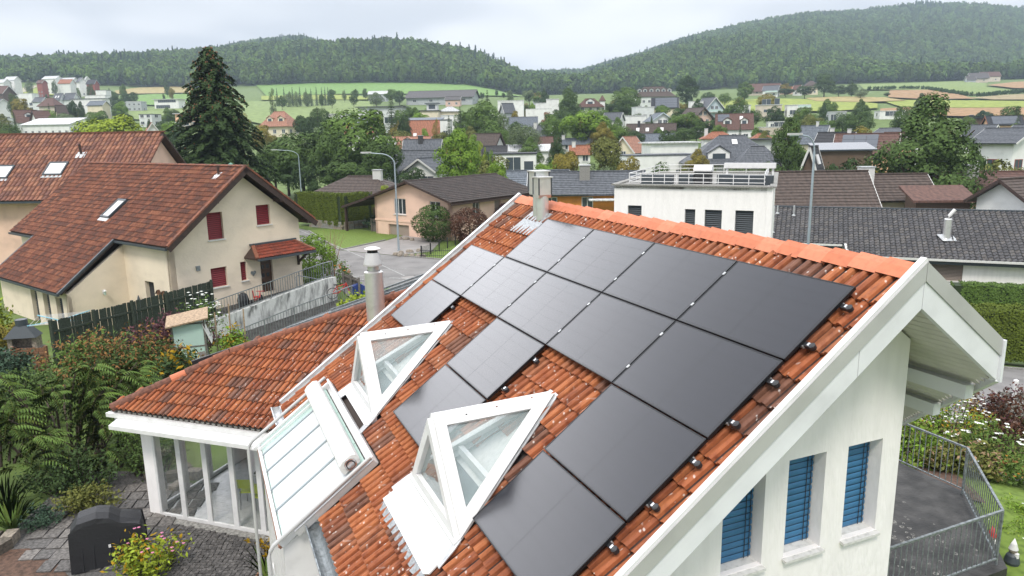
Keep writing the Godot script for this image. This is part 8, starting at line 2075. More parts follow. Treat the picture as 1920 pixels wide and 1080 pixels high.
func street_things():
	street_lamp("slender bent street lamp on the lawn corner before the pink house",Vector3(-9.33,0,-59.9),8.0,Vector3(-2.0,0,0.3))
	street_lamp("bent street lamp behind the clipped thuja hedge, beside the spruce",Vector3(-29.3,0,-103.0),7.7,Vector3(-3.0,0,0.5))
	street_lamp("tall street lamp in front of the dark grey tiled roof",Vector3(16.6,ground(16.6,-40.4),-40.4),9.0 - ground(16.6,-40.4),Vector3(-1.0,0,0.25))
	# stone wall with its thuja hedge
	var w := thing("stone_wall","low grey stone wall under the clipped thuja hedge","wall",at(-21.3,0,-77.6)); var r := RandomNumberGenerator.new(); r.seed = 5
	var a := Vector3(0,0,0); var b := Vector3(4.3,0,3.2)
	for row in 3: for i in 11:
		var p := a.lerp(b,(i + 0.5 + 0.5 * (row % 2)) / 11.5); var st := mb(); box(st,p + Vector3(0,0.15 + 0.27 * row,0),Vector3(0.46 + r.randf_range(-0.03,0.03),0.25,0.4 + r.randf_range(-0.04,0.04)),Basis(Vector3.UP,-0.64)); obj("stone",st,M.sand_stone if r.randf() < 0.5 else M.kerb_stone,w)
	for row in 3: for i in 5:
		var p := b + Vector3(0.42 * (i + 0.3),0,-0.35 * (i + 0.3)); var st := mb(); box(st,p + Vector3(0,0.15 + 0.27 * row,0),Vector3(0.46,0.25,0.4 + r.randf_range(-0.04,0.04)),Basis(Vector3.UP,0.7)); obj("stone",st,M.sand_stone if r.randf() < 0.5 else M.kerb_stone,w)
	hedge("thuja_hedge","tall clipped yellow-green thuja hedge at the street corner",[[-22.4,-79.4],[-17.2,-75.2],[-15.6,-77.6]],1.5,3.1,"hedge",0.45,"hedge",0.07,420.0)
	hedge("thuja_hedge","short clipped yellow-green hedge behind the tall thuja hedge",[[-16.6,-84.0],[-14.0,-83.0]],1.0,1.7,"hedge",0.4,"hedge",0.07,420.0)
	board_fence("palisade","curved dark wooden palisade beside the pink house garage",Vector3(-13.9,0,-72.8),Vector3(-10.6,0,-70.6),1.25,0.16,M.fence_grey,3,0.1,false)
	board_fence("screen_fence","dark brown garden screen fence behind the thuja hedge",Vector3(-15.6,0.2,-81.0),Vector3(-12.6,0.2,-80.0),1.5,0.14,M.brown_wood,3,0.08)
	var bl := thing("garden_ball","shiny blue glass ball among the shrubs beside the pink house","ornament",at(-12.4,1.45,-73.4)); var st2 := mb()
	lathe(st2,[[0.0,0.0],[0.12,0.05],[0.21,0.16],[0.24,0.27],[0.21,0.38],[0.12,0.48],[0.0,0.52]],Vector3.ZERO,16); obj("ball",st2,M.blue_paint,bl)
	spread("juniper","dark spreading juniper over the wooden palisade","shrub",Vector3(-13.0,0.3,-73.6),2.0,1.5,1.2,2200,0.11,"blue","",0.0,4,false)
	spread("garden_shrub","tangled green shrub with grasses left of the pink house corner","shrub",Vector3(-11.2,0.5,-74.6),1.5,2.3,1.2,2200,0.11,"deep","olive",0.6,5)
	# corner island: boulders,fences
	for i in 12:
		var q := [[-9.2,-57.5],[-8.8,-57.15],[-8.3,-56.95],[-7.8,-56.75],[-7.3,-56.55],[-6.9,-56.4],[-8.9,-58.3],[-8.3,-58.9],[-7.6,-59.3],[-10.2,-66.6],[-9.6,-66.3],[-9.0,-65.8]][i] as Array
		var t := thing("boulder","%s grey boulder edging the lawn %s" % [["first","second","third","fourth","fifth","sixth","seventh","eighth","ninth","tenth","eleventh","last"][i],"corner by the street" if i < 9 else "below the garage"],"boulder",at(q[0],0,q[1],i * 1.3),"boulders edging the lawns")
		st2 = mb(); lathe(st2,[[0.0,-0.1],[0.26,-0.05],[0.28,0.10],[0.20,0.24],[0.0,0.28]],Vector3.ZERO,7,1.0 + 0.3 * sin(i * 2.0),0.8); obj("stone",st2,M.sand_stone,t)
	var pf := thing("picket_fence","low black picket fence along the pavement at the lawn corner","fence",at(-7.0,0,-56.0)); 
	for i in 26:
		st2 = mb(); bar(st2,Vector3(0.16 * i,0.05,0.02 * i),Vector3(0.16 * i,0.75,0.02 * i),0.05,0.02); obj("picket",st2,M.black_plastic,pf)
	for y in [0.2,0.6]:
		st2 = mb(); bar(st2,Vector3(-0.1,y,0.03),Vector3(4.2,y,0.55),0.03,0.04); obj("rail",st2,M.black_plastic,pf)
	var mf := thing("mesh_fence","dark green mesh fence climbing towards the copper beech bush","fence",at(-7.0,0,-56.2))
	for i in 6:
		st2 = mb(); var p := Vector3(0.55 * i,0,-1.5 * i); bar(st2,p,p + Vector3(0,0.95,0),0.10,0.10); obj("post",st2,M.black_plastic,mf)
		if i < 5:
			st2 = mb(); var p2 := p + Vector3(0.55,0,-1.5)
			for k in 8: bar(st2,p + Vector3(0,0.1 + 0.1 * k,0),p2 + Vector3(0,0.1 + 0.1 * k,0),0.012,0.012)
			for k in 14: bar(st2,p.lerp(p2,k / 14.0) + Vector3(0,0.08,0),p.lerp(p2,k / 14.0) + Vector3(0,0.85,0),0.012,0.012)
			obj("mesh_panel",st2,M.leaf_dark_core,mf)
	tree("round_bush","large round dark green bush in front of the pink house",-7.0,-65.0,3.4,3.8,"ball","deep","bush")
	tree("copper_bush","round copper-red bush by the mesh fence",-3.6,-63.0,3.3,3.5,"ball","copper","bush")
	tree("copper_bush","dark purple ball-shaped bush at the pink house's side wall",-0.5,-70.5,2.9,2.9,"ball","plum","bush")
	tree("copper_bush","small copper bush between the round bush and the pink wall",-4.6,-69.5,2.6,1.9,"ball","copper","bush")
	tree("lime_bush","round lime-green bush just above the far roof verge",-1.3,-62.0,1.9,1.9,"ball","lime","bush")
	tree("orange_bush","small orange-yellow bush beside the lime bush",-0.7,-65.5,2.0,1.5,"ball","gold","bush")
	tree("pot_bush","tiny dark bush in a pot by the pink house door",-2.2,-70.0,1.3,1.1,"bush","dark","bush")
	tree("rhododendron","dense round green shrub beside the end of the ramp wall",-13.2,-47.2,3.2,3.7,"ball","bright","shrub")
	# bare shrub by the road
	var bs := thing("bare_shrub","leafless reddish shrub at the edge of the street","shrub",at(-12.2,0,-48.5)); st2 = mb(); r.seed = 9
	for i in 26:
		var p := Vector3(r.randf_range(-0.25,0.25),0,r.randf_range(-0.2,0.2)); var q := p + Vector3(r.randfn() * 0.45,r.randf_range(1.2,3.6),r.randfn() * 0.4); tube(st2,[p,p.lerp(q,0.5) + Vector3(r.randfn() * 0.08,0,0),q],0.02,4,0.006)
		for k in 4: tube(st2,[p.lerp(q,0.4 + 0.13 * k),p.lerp(q,0.55 + 0.13 * k) + Vector3(r.randfn() * 0.2,0.1,r.randfn() * 0.2)],0.008,3,0.003)
	obj("twigs",st2,M.leaf_dry,bs)
	# bicycle leaning by the wall end
	var bk := thing("bicycle","red bicycle parked behind the end of the ramp wall","bicycle",at(-10.2,-0.1,-42.6,0.55))
	for sx in [-0.52,0.52]:
		st2 = mb(); var ring := []
		for k in 21: ring.append(Vector3(sx + cos(TAU * k / 20) * 0.33,0.34 + sin(TAU * k / 20) * 0.33,0))
		tube(st2,ring,0.022,6)
		for k in 10: tube(st2,[Vector3(sx,0.34,0),Vector3(sx + cos(TAU * k / 10) * 0.32,0.34 + sin(TAU * k / 10) * 0.32,0)],0.003,3)
		obj("wheel",st2,M.black_plastic,bk)
	st2 = mb()
	for q in [[[-0.52,0.34],[-0.15,0.32]],[[-0.15,0.32],[-0.25,0.80]],[[-0.15,0.32],[0.35,0.78]],[[-0.25,0.72],[0.33,0.82]],[[0.33,0.90],[0.52,0.34]],[[-0.52,0.34],[-0.24,0.72]]]: tube(st2,[Vector3(q[0][0],q[0][1],0),Vector3(q[1][0],q[1][1],0)],0.026,6)
	obj("bike_frame",st2,M.red_paint,bk)
	st2 = mb(); box(st2,Vector3(-0.27,0.84,0),Vector3(0.25,0.05,0.13)); obj("saddle",st2,M.black_plastic,bk)
	st2 = mb(); tube(st2,[Vector3(0.30,0.98,-0.26),Vector3(0.36,0.98,0),Vector3(0.30,0.98,0.26)],0.014,6); obj("handlebar",st2,M.black_plastic,bk)
	var tp := thing("blue_tarpaulin","blue tarpaulin over a box behind the red bicycle","tarpaulin",at(-9.4,-0.1,-43.6,0.4)); st2 = mb(); prism(st2,[Vector3(-0.4,0,0.2),Vector3(-0.35,0.55,0.2),Vector3(0.1,0.68,0.2),Vector3(0.4,0.5,0.2),Vector3(0.45,0,0.2)],Vector3(0,0,-0.4)); obj("cover",st2,M.blue_paint,tp)
	spread("yellow_shrub","yellow-green leafy plants left of the steel chimney","shrub",Vector3(-8.1,-0.2,-38.6),1.4,1.5,1.0,1600,0.10,"lime","",0.0,8)
	spread("street_flowers","orange-flowered plant at the pavement edge","plant",Vector3(-11.0,0,-46.2),0.6,1.5,0.5,400,0.09,"mid","",0.0,9,true,["orange",14,0.10])
	board_fence("planter_fence","short weathered plank fence at the street edge",Vector3(-10.6,0,-45.4),Vector3(-9.2,0,-43.4),0.9,0.2,M.fence_grey,3,0.12)
	hedge("yellow_hedge","bright yellow-green clipped hedge before the dark pergola",[[34.5,-64.0],[38.5,-61.5]],2.0,2.4,"lime",-1.6,"hedge",0.08,300.0)

func garden_left():
	var r := RandomNumberGenerator.new(); r.seed = 41
	drape("patio_bed",[[-12.6,-19.6],[-10.0,-19.4],[-8.6,-17.0],[-3.2,-15.1],[-2.6,-10.5],[-9.4,-12.2],[-12.2,-14.6]],M.sett,0.006,1.0)
	drape("bare_soil",[[-13.0,-15.3],[-11.4,-15.5],[-10.4,-14.9],[-9.3,-13.9],[-9.0,-12.5],[-13.0,-12.8]],M.soil,0.016,0.5)
	# paving slabs by the grill,dark setts before the glass doors
	var ps := struct("patio",mbox(Vector3(-9.5,-0.05,-15.5),Vector3(2.0,0.08,2.0)),M.sett)
	var k := 0
	for i in 11: for j in 9:
		var x := -11.9 + 0.36 * i; var z := -18.4 + 0.46 * j
		if x + z * 0.0 > -8.5 + (z + 15.5) * -0.15 or z > -14.6 + (x + 10.6) * 0.6 or x < -11.9 + (z + 18.4) * 0.15: continue
		var st := mb(); var hw := 0.165 + r.randf_range(-0.02,0.01); var hd := 0.215 + r.randf_range(-0.025,0.01)
		var pts := [Vector3(-hw,0,hd),Vector3(hw,0,hd),Vector3(hw,0,-hd),Vector3(-hw,0,-hd)]
		for q in 4: pts[q] += Vector3(r.randf_range(-0.02,0.02),0,r.randf_range(-0.02,0.02))
		prism(st,pts,Vector3(0,0.03,0)); obj("slab",st,M["slab_%d" % (k % 3)],ps,at(x + r.randf_range(-0.01,0.01),0.012 + r.randf_range(0,0.01),z,0.12 + r.randf_range(-0.03,0.03))); k += 1
	var xs := []; var cs := []
	for i in 64: for j in 52:
		var p := Vector2(-9.4 + 0.105 * i + 0.035 * sin(j * 0.4),-17.0 + 0.105 * j)
		if p.y < -16.95 + (p.x + 8.9) * 0.343 + 0.32: continue
		if p.x < -8.6 + (p.y + 15.5) * -0.15: continue
		if p.y > -11.0: continue
		xs.append(Transform3D(Basis(Vector3.UP,r.randf_range(-0.15,0.15)),Vector3(p.x + r.randf_range(-0.01,0.01),0.012 + r.randf_range(-0.006,0.008),p.y + r.randf_range(-0.01,0.01)))); var v := r.randf_range(0.65,1.35); cs.append(Color(0.125 * v,0.116 * v,0.112 * v))
	var st0 := mb(); prism(st0,[Vector3(-0.047,0,0.047),Vector3(0.047,0,0.047),Vector3(0.047,0,-0.047),Vector3(-0.047,0,-0.047)],Vector3(0,0.03,0))
	var sm := mat("sett_many",Color(1,1,1),0.85,0.0,shared.grime,2.0); sm.vertex_color_use_as_albedo = true
	var so := many("setts",done(st0),sm,xs,cs,ps)
	# covered grill
	var g := thing("covered_grill","barbecue under a black fitted cover on the patio","grill",at(-9.22,0.03,-15.02,0.42))
	var st := mb(); var prof := [[-0.74,0.0],[-0.72,0.55],[-0.70,0.93],[-0.52,1.17],[-0.15,1.24],[0.10,1.18],[0.30,1.02],[0.72,0.86],[0.76,0.45],[0.75,0.0]]
	var lay := [[0.36,0.94],[0.34,1.0],[0.14,1.0],[-0.14,1.0],[-0.34,1.0],[-0.36,0.94]]
	for i in lay.size() - 1:
		for q in prof.size() - 1:
			var f := func(l: int,m: int) -> Vector3:
				var x: float = prof[m][0] * (1.0 if m > 2 and m < 7 else (0.97 + 0.03 * cos(l * 2.4))); var y: float = prof[m][1]
				var dip: float = 0.86 if (l == 0 or l == 5) and m > 2 and m < 7 else (0.95 if (l == 1 or l == 4) and m > 2 and m < 7 else 1.0)
				var z: float = lay[l][0] * (1.0 + 0.09 * (1.0 - y) + 0.015 * sin(m * 3.1 + l))
				return Vector3(x,y * dip,z)
			quad(st,f.call(i,q),f.call(i + 1,q),f.call(i + 1,q + 1),f.call(i,q + 1))
			if i == 0: tri(st,Vector3(0,0.0,0.39),f.call(0,q),f.call(0,q + 1))
			if i == lay.size() - 2: tri(st,Vector3(0,0.0,-0.39),f.call(5,q + 1),f.call(5,q))
	obj("cover",st,M.black_cover,g)
	for x in [-0.5,-0.28,0.05,0.22,0.5]:
		st = mb(); tube(st,[Vector3(x,0.02,0.395),Vector3(x + 0.02,0.42,0.378),Vector3(x + 0.05,0.82,0.345)],0.022,6,0.010); obj("cover_fold",st,M.black_cover,g)
	st = mb(); box(st,Vector3(0.06,0.50,0.405),Vector3(0.05,0.07,0.012)); obj("label_tag",st,M.white_paint,g)
	# pot of yellow lilies by the conservatory
	var pp := HX * Vector3(-2.55,0,5.35); var pt := thing("plant_pot","round terracotta pot by the white conservatory posts","pot",Transform3D(Basis.IDENTITY,pp))
	st = mb(); lathe(st,[[0.0,0.0],[0.15,0.0],[0.21,0.30],[0.235,0.31],[0.235,0.36],[0.20,0.36],[0.19,0.28],[0.0,0.28]],Vector3.ZERO,18); obj("pot",st,M.terracotta,pt)
	strap_plant("lily","yellow and orange blooming lilies in the terracotta pot",pp + Vector3(0,0.30,0),0.95,46,0.045,"mid",3,"orange")
	strap_plant("strap_plant","spiky strap-leaved plant at the lower left edge",Vector3(-12.35,0,-16.35),1.15,130,0.06,"mid",4,"")
	strap_plant("strap_plant","second strap-leaved plant, farther into the dark bed",Vector3(-13.1,0,-17.2),1.2,110,0.055,"deep",5,"")
	spread("variegated_shrub","yellow variegated shrub with small pink flowers in front of the grill","shrub",Vector3(-7.95,0,-14.35),0.72,1.15,0.6,1300,0.062,"lime","gold",0.5,6,true,["flower_pink",16,0.035])
	sumac("sumac_bush","large sumac bush with drooping feathery leaves, left foreground",Vector3(-13.6,0,-20.6),3.4,3.1,360,6)
	sumac("sumac_bush","lower sumac bush at the left frame edge",Vector3(-15.3,0,-20.0),1.8,2.2,130,7)
	sumac("sumac_bush","dark sumac bush reaching toward the wing's roof corner",Vector3(-11.9,0,-19.6),1.6,2.3,120,8)
	spread("orange_tip_shrub","green shrub with orange-pink young leaf tips behind the sumac","shrub",Vector3(-13.9,0,-25.6),2.6,2.6,2.0,6500,0.085,"deep","rust",0.75,9)
	spread("orange_tip_shrub","smaller orange-tipped shrub right below the dark fence post","shrub",Vector3(-16.4,0,-26.8),1.7,2.4,1.5,3200,0.085,"mid","rust",0.8,10)
	spread("yellowing_shrub","dark glossy shrub turning yellow beside the wing's hip tiles","shrub",Vector3(-11.6,0,-24.2),1.2,2.3,1.2,2600,0.12,"dark","gold",0.5,11)
	spread("smoke_bush","wide purple-leaved smoke bush before the dark fence","shrub",Vector3(-14.7,-0.3,-30.2),2.3,2.35,1.5,5000,0.085,"plum","",0.0,12)
	spread("white_rose","rose bush with white and yellow blooms beside the smoke bush","shrub",Vector3(-14.3,0,-32.6),0.9,2.7,0.9,900,0.08,"mid","",0.0,13,true,["flower_white",34,0.07])
	spread("understory_shrub","dark green understory shrub below the sumac","shrub",Vector3(-11.9,0,-18.4),1.5,1.25,1.1,3200,0.06,"dark","",0.0,14)
	spread("understory_shrub","feathery dark shrub by the white pier of the wing","shrub",Vector3(-10.4,0,-19.4),1.0,1.6,0.9,2200,0.055,"deep","",0.0,15)
	spread("understory_shrub","low bluish ground shrub beside the paving slabs","shrub",Vector3(-11.75,0,-16.6),0.55,0.55,0.5,1100,0.045,"blue","",0.0,16,false)
	spread("understory_shrub","light green lavender clump behind the grill","shrub",Vector3(-10.9,0,-17.2),0.8,0.75,0.6,1800,0.05,"olive","",0.0,17,false)
	spread("understory_shrub","broad leafy mass filling the far left bed","shrub",Vector3(-16.6,0,-23.0),2.4,2.0,2.0,4200,0.08,"deep","",0.0,18)
	spread("ivy_shrub","dark ivy shrub at the left edge beside the grey pickets","shrub",Vector3(-19.3,0,-26.6),1.3,1.9,1.2,2400,0.09,"blue","",0.0,19)
	spread("leafy_shrub","yellowing leafy shrub at the left edge before the cream house","shrub",Vector3(-25.6,-0.9,-34.4),1.2,3.2,1.1,1500,0.14,"lime","olive",0.5,20)
	tree("small_tree","small reddish-leaved tree by the left edge of the cream terrace",-24.2,-33.6,2.3,2.2,"bush","autumn","tree")
	# stones edging the beds
	for i in 15:
		var q := [[-12.7,-15.2],[-12.35,-15.45],[-12.0,-15.75],[-12.6,-14.9],[-12.25,-15.1],[-11.95,-15.4],[-12.9,-15.6],[-12.5,-15.85],[-9.7,-18.2],[-9.9,-18.7],[-10.2,-19.0],[-9.5,-18.9],[-9.2,-18.4],[-9.4,-19.4],[-9.0,-19.0]][i] as Array
		var t := thing("edging_stone","rough brown edging stone %s" % (["first at the lower left corner","second at the lower left corner","third at the lower left corner","fourth, nearest the bare soil","fifth, beside the bare soil","sixth, by the blue ground shrub","seventh, against the strap-leaved plant","eighth, under the strap-leaved plant","near the wing's pier, lowest","near the wing's pier, second","near the wing's pier, third","upper stone behind the first by the pier","stone closest to the white pier","hindmost stone by the pier","small stone against the pier wall"][i]),"stone",at(q[0],0,q[1],i * 0.9),"stones edging the garden beds")
		st = mb(); prism(st,[Vector3(-0.20,0,0.13),Vector3(0.19,0,0.15),Vector3(0.21,0,-0.12),Vector3(-0.17,0,-0.14)],Vector3(0.01,0.16 + 0.05 * (i % 3),0)); obj("stone",st,M.moss_stone if i % 2 else M.sand_stone,t)
	# fences
	board_fence("board_fence","long dark green-stained board fence below the cream house",Vector3(-19.25,-0.3,-29.45),Vector3(-17.1,-0.4,-35.2),2.3,0.125,M.fence_dark,4)
	board_fence("board_fence","short stepped-up end of the dark board fence, by the black box",Vector3(-17.1,-0.3,-35.2),Vector3(-16.0,-0.3,-38.0),2.25,0.125,M.fence_dark,2)
	board_fence("plank_fence","short brown plank fence by the garden barbecue",Vector3(-21.0,-0.4,-29.6),Vector3(-19.4,-0.3,-29.3),1.25,0.15,M.fence_brown,2)
	board_fence("picket_fence_grey","weathered grey picket fence at the left edge",Vector3(-23.6,-0.6,-29.4),Vector3(-21.0,-0.5,-29.0),1.15,0.30,M.fence_grey,3)
	# stone barbecue with black hood,rotary dryer
	var bb := thing("stone_barbecue","sandstone garden barbecue with black metal hood","barbecue",at(-22.4,-0.9,-32.3,0.2))
	st = mb(); box(st,Vector3(0,0.45,0),Vector3(1.25,0.9,0.8)); box(st,Vector3(-0.5,1.2,-0.1),Vector3(0.2,0.6,0.6)); box(st,Vector3(0.5,1.2,-0.1),Vector3(0.2,0.6,0.6)); box(st,Vector3(0,1.2,-0.32),Vector3(0.8,0.6,0.16)); obj("hearth",st,M.sand_stone,bb)
	st = mb(); box(st,Vector3(0,0.94,0.05),Vector3(1.4,0.07,0.95)); obj("ledge",st,M.fence_grey,bb)
	st = mb()
	var h0 := [Vector3(-0.68,1.52,0.38),Vector3(0.68,1.52,0.38),Vector3(0.68,1.52,-0.42),Vector3(-0.68,1.52,-0.42)]; var h1 := [Vector3(-0.24,2.05,0.16),Vector3(0.24,2.05,0.16),Vector3(0.24,2.05,-0.28),Vector3(-0.24,2.05,-0.28)]
	for i in 4: quad(st,h0[i],h1[i],h1[(i + 1) % 4],h0[(i + 1) % 4])
	lathe(st,[[0.25,2.03],[0.25,2.32],[0.0,2.33]],Vector3(0,0,-0.06),14); obj("hood",st,M.shutter_dark,bb)
	var rd := thing("rotary_dryer","rotary clothes dryer with blue arms before the cream house","clothes dryer",at(-21.3,-0.9,-33.4))
	st = mb(); tube(st,[Vector3(0,0,0),Vector3(0,2.05,0)],0.03,8); obj("pole",st,M.galvanised,rd)
	for i in 4:
		var d := Vector3(cos(TAU * i / 4 + 0.4),0.03,sin(TAU * i / 4 + 0.4)); st = mb(); tube(st,[Vector3(0,1.98,0),d * 1.55 + Vector3(0,2.05,0)],0.025,6); obj("arm",st,M.aqua_plastic,rd)
	st = mb()
	for k2 in 5:
		var f2 := 0.45 + 0.26 * k2
		for i in 4:
			var d := Vector3(cos(TAU * i / 4 + 0.4),0.03,sin(TAU * i / 4 + 0.4)); var e := Vector3(cos(TAU * (i + 1) / 4 + 0.4),0.03,sin(TAU * (i + 1) / 4 + 0.4)); tube(st,[d * f2 + Vector3(0,2.03,0),e * f2 + Vector3(0,2.03,0)],0.008,4)
	obj("lines",st,M.white_paint,rd)
	# lean-to greenhouse with a board roof,and the bed before it
	var gh := thing("small_greenhouse","narrow glass greenhouse with pale board roof beside the railings","greenhouse",at(-13.55,-0.2,-29.6,0.35))
	st = mb()
	for sx in [-0.62,0.62]: for sz in [-0.45,0.45]: bar(st,Vector3(sx,0,sz),Vector3(sx,2.15 + 0.12 * sx,sz),0.07,0.07)
	for sz in [-0.45,0.45]:
		for y in [0.05,1.1,2.08]: bar(st,Vector3(-0.6,y,sz),Vector3(0.6,y,sz),0.05,0.05)
	obj("post_frame",st,M.fence_grey,gh)
	for q in [[0,0.45,1.15,0.0],[0,-0.45,1.15,0.0],[-0.62,0,0.80,PI / 2],[0.62,0,0.80,PI / 2]]:
		st = mb(); box(st,Vector3(q[0],1.05,q[1]),Vector3(q[2],1.95,0.015),Basis(Vector3.UP,q[3])); obj("pane",st,M.milk_glass,gh)
	st = mb(); box(st,Vector3(-0.02,2.26,0.05),Vector3(1.65,0.06,1.35),Basis(Vector3.BACK,0.16) * Basis(Vector3.RIGHT,0.14)); obj("roof_board",st,M.plywood,gh)
	st = mb(); box(st,Vector3(0.70,1.6,0.1),Vector3(0.03,0.9,0.85),Basis(Vector3.BACK,0.35)); obj("open_flap",st,M.white_dirty,gh)
	spread("herb_bed","pale green herbs in the raised bed before the greenhouse","plant",Vector3(-13.0,0,-27.6),0.8,0.9,0.7,1600,0.10,"grey","",0.0,22,false)
	spread("tomato_plants","yellow-flowered staked plants between greenhouse and railings","plant",Vector3(-12.1,-0.2,-30.4),0.7,1.7,0.6,900,0.10,"bright","gold",0.5,23)
	for i in 3:
		var sk := thing("garden_stake",["wooden stake beside the greenhouse, leftmost","tall bamboo stake in the middle of the staked plants","wooden stake nearest the railings"][i],"stake",at(-12.7 + 0.5 * i,-0.2,-30.2 - 0.3 * i),"stakes by the greenhouse"); st = mb(); tube(st,[Vector3(0,0,0),Vector3(0.04,2.3 + 0.3 * (i % 2),0)],0.03,6); obj("stake",st,M.plywood,sk)
	var fr := thing("cold_frame_lid","weathered board leaning on the raised bed","board",at(-12.35,-0.1,-28.2,0.9)); st = mb(); box(st,Vector3(0,0.55,0),Vector3(0.25,1.1,0.05),Basis(Vector3.RIGHT,-0.6)); obj("board",st,M.fence_grey,fr)

func mbox(c: Vector3,s: Vector3) -> SurfaceTool:
	var st := mb(); box(st,c,s); return st

func strap_plant(called: String,label: String,p: Vector3,h: float,n: int,w: float,m: String,sd: int,bloom: String):
	var t := thing(called,label,"plant",Transform3D(Basis.IDENTITY,p)); var r := RandomNumberGenerator.new(); r.seed = sd
	var v := PackedVector3Array(); var nn := PackedVector3Array(); var cc := PackedColorArray()
	for i in n:
		var a := r.randf() * TAU; var d := Vector3(cos(a),0,sin(a)); var s := Vector3(-sin(a),0,cos(a)); var l := h * r.randf_range(0.6,1.15); var lean := r.randf_range(0.25,0.95); var c := tint(r,0.35,0.4)
		var prev := []
		for k in 6:
			var u := k / 5.0; var q := d * (0.06 + l * lean * u * 0.75) + Vector3(0,l * (u - lean * 0.62 * u * u),0); var hw := w * 0.5 * (1.0 - pow(u,2.5)); var e := [q - s * hw,q + s * hw]
			if k > 0:
				for x in [prev[0],prev[1],e[1],prev[0],e[1],e[0]]: v.append(x); nn.append((Vector3.UP + d * 0.3).normalized()); cc.append(c)
			prev = e
	var o := obj("leaves",leaf_mesh(v,nn,cc),M["leaf_" + m],t); o.set_meta("kind","stuff")
	if bloom != "":
		v = PackedVector3Array(); nn = PackedVector3Array(); cc = PackedColorArray()
		for i in 12:
			var q := Vector3(r.randfn() * 0.16,h * r.randf_range(0.55,1.05),r.randfn() * 0.16)
			for k in 6: leaf(v,nn,cc,q + Vector3(r.randfn(),r.randfn(),r.randfn()) * 0.03,Vector3(r.randfn(),1,r.randfn()).normalized(),0.055,tint(r,0.2),r,0.5)
		var b := obj("blooms",leaf_mesh(v,nn,cc),M["leaf_gold"],t); b.set_meta("kind","stuff")

func sumac(called: String,label: String,p: Vector3,rad: float,h: float,n: int,sd: int):
	# stems with arching compound leaves: a rib with pairs of drooping leaflets
	var t := thing(called,label,"shrub",Transform3D(Basis.IDENTITY,p)); var r := RandomNumberGenerator.new(); r.seed = sd
	var v := PackedVector3Array(); var nn := PackedVector3Array(); var cc := PackedColorArray(); var st := mb(); var ribs := mb()
	var tops := []
	for i in maxi(6,n / 14):
		var a := r.randf() * TAU; var q := sqrt(r.randf()); var top := Vector3(cos(a) * rad * q,h * r.randf_range(0.72,1.05) * (1.0 - 0.42 * q * q),sin(a) * rad * q * 0.8); tops.append(top)
		tube(st,[Vector3(cos(a) * rad * q * 0.3,0,sin(a) * rad * q * 0.3),top * 0.55 + Vector3(0,0.15,0),top],0.045,5,0.018)
	for i in n:
		var top: Vector3 = tops[i % tops.size()]; var low := r.randf() * r.randf(); var a := r.randf() * TAU; var d := Vector3(cos(a),0,sin(a)); var s := Vector3(-sin(a),0,cos(a)); var l := r.randf_range(0.50,0.85)
		var o := top - Vector3(0,low * h * 0.6,0) + d * 0.03; var c := tint(r,0.30); var warm := r.randf() < 0.10
		var f := func(u: float) -> Vector3: return o + d * l * u * 0.92 + Vector3(0,l * (0.42 * u - 0.72 * u * u),0)
		tube(ribs,[f.call(0.0),f.call(0.5),f.call(1.0)],0.006,3,0.003)
		for k in 9:
			var u := 0.14 + 0.86 * k / 8.0; var q: Vector3 = f.call(u); var ll: float = (0.15 + 0.05 * sin(u * PI)) * (1.0 - 0.45 * u * u)
			for sg in [-1,1]:
				var tip: Vector3 = q + s * ll * sg * 0.85 + d * 0.05 + Vector3(0,-ll * 0.55,0); var mid: Vector3 = q.lerp(tip,0.45) + Vector3(0,0.02,0); var wd := d * 0.024 + Vector3(0,0.0,0)
				var n0: Vector3 = (Vector3.UP + s * sg * 0.5).normalized(); var col := c * (1.0 if not warm else 1.2); if warm or u > 0.93: col = Color(c.r * 1.9,c.g * 1.05,c.b * 0.8)
				for x in [q,mid + wd,tip,q,tip,mid - wd]: v.append(x); nn.append(n0); cc.append(col)
	obj("stems",st,M.bark,t); var ro := obj("leaf_ribs",ribs,M.leaf_olive,t); ro.set_meta("kind","stuff")
	var lo := obj("leaves",leaf_mesh(v,nn,cc),M.leaf_mid,t); lo.set_meta("kind","stuff")

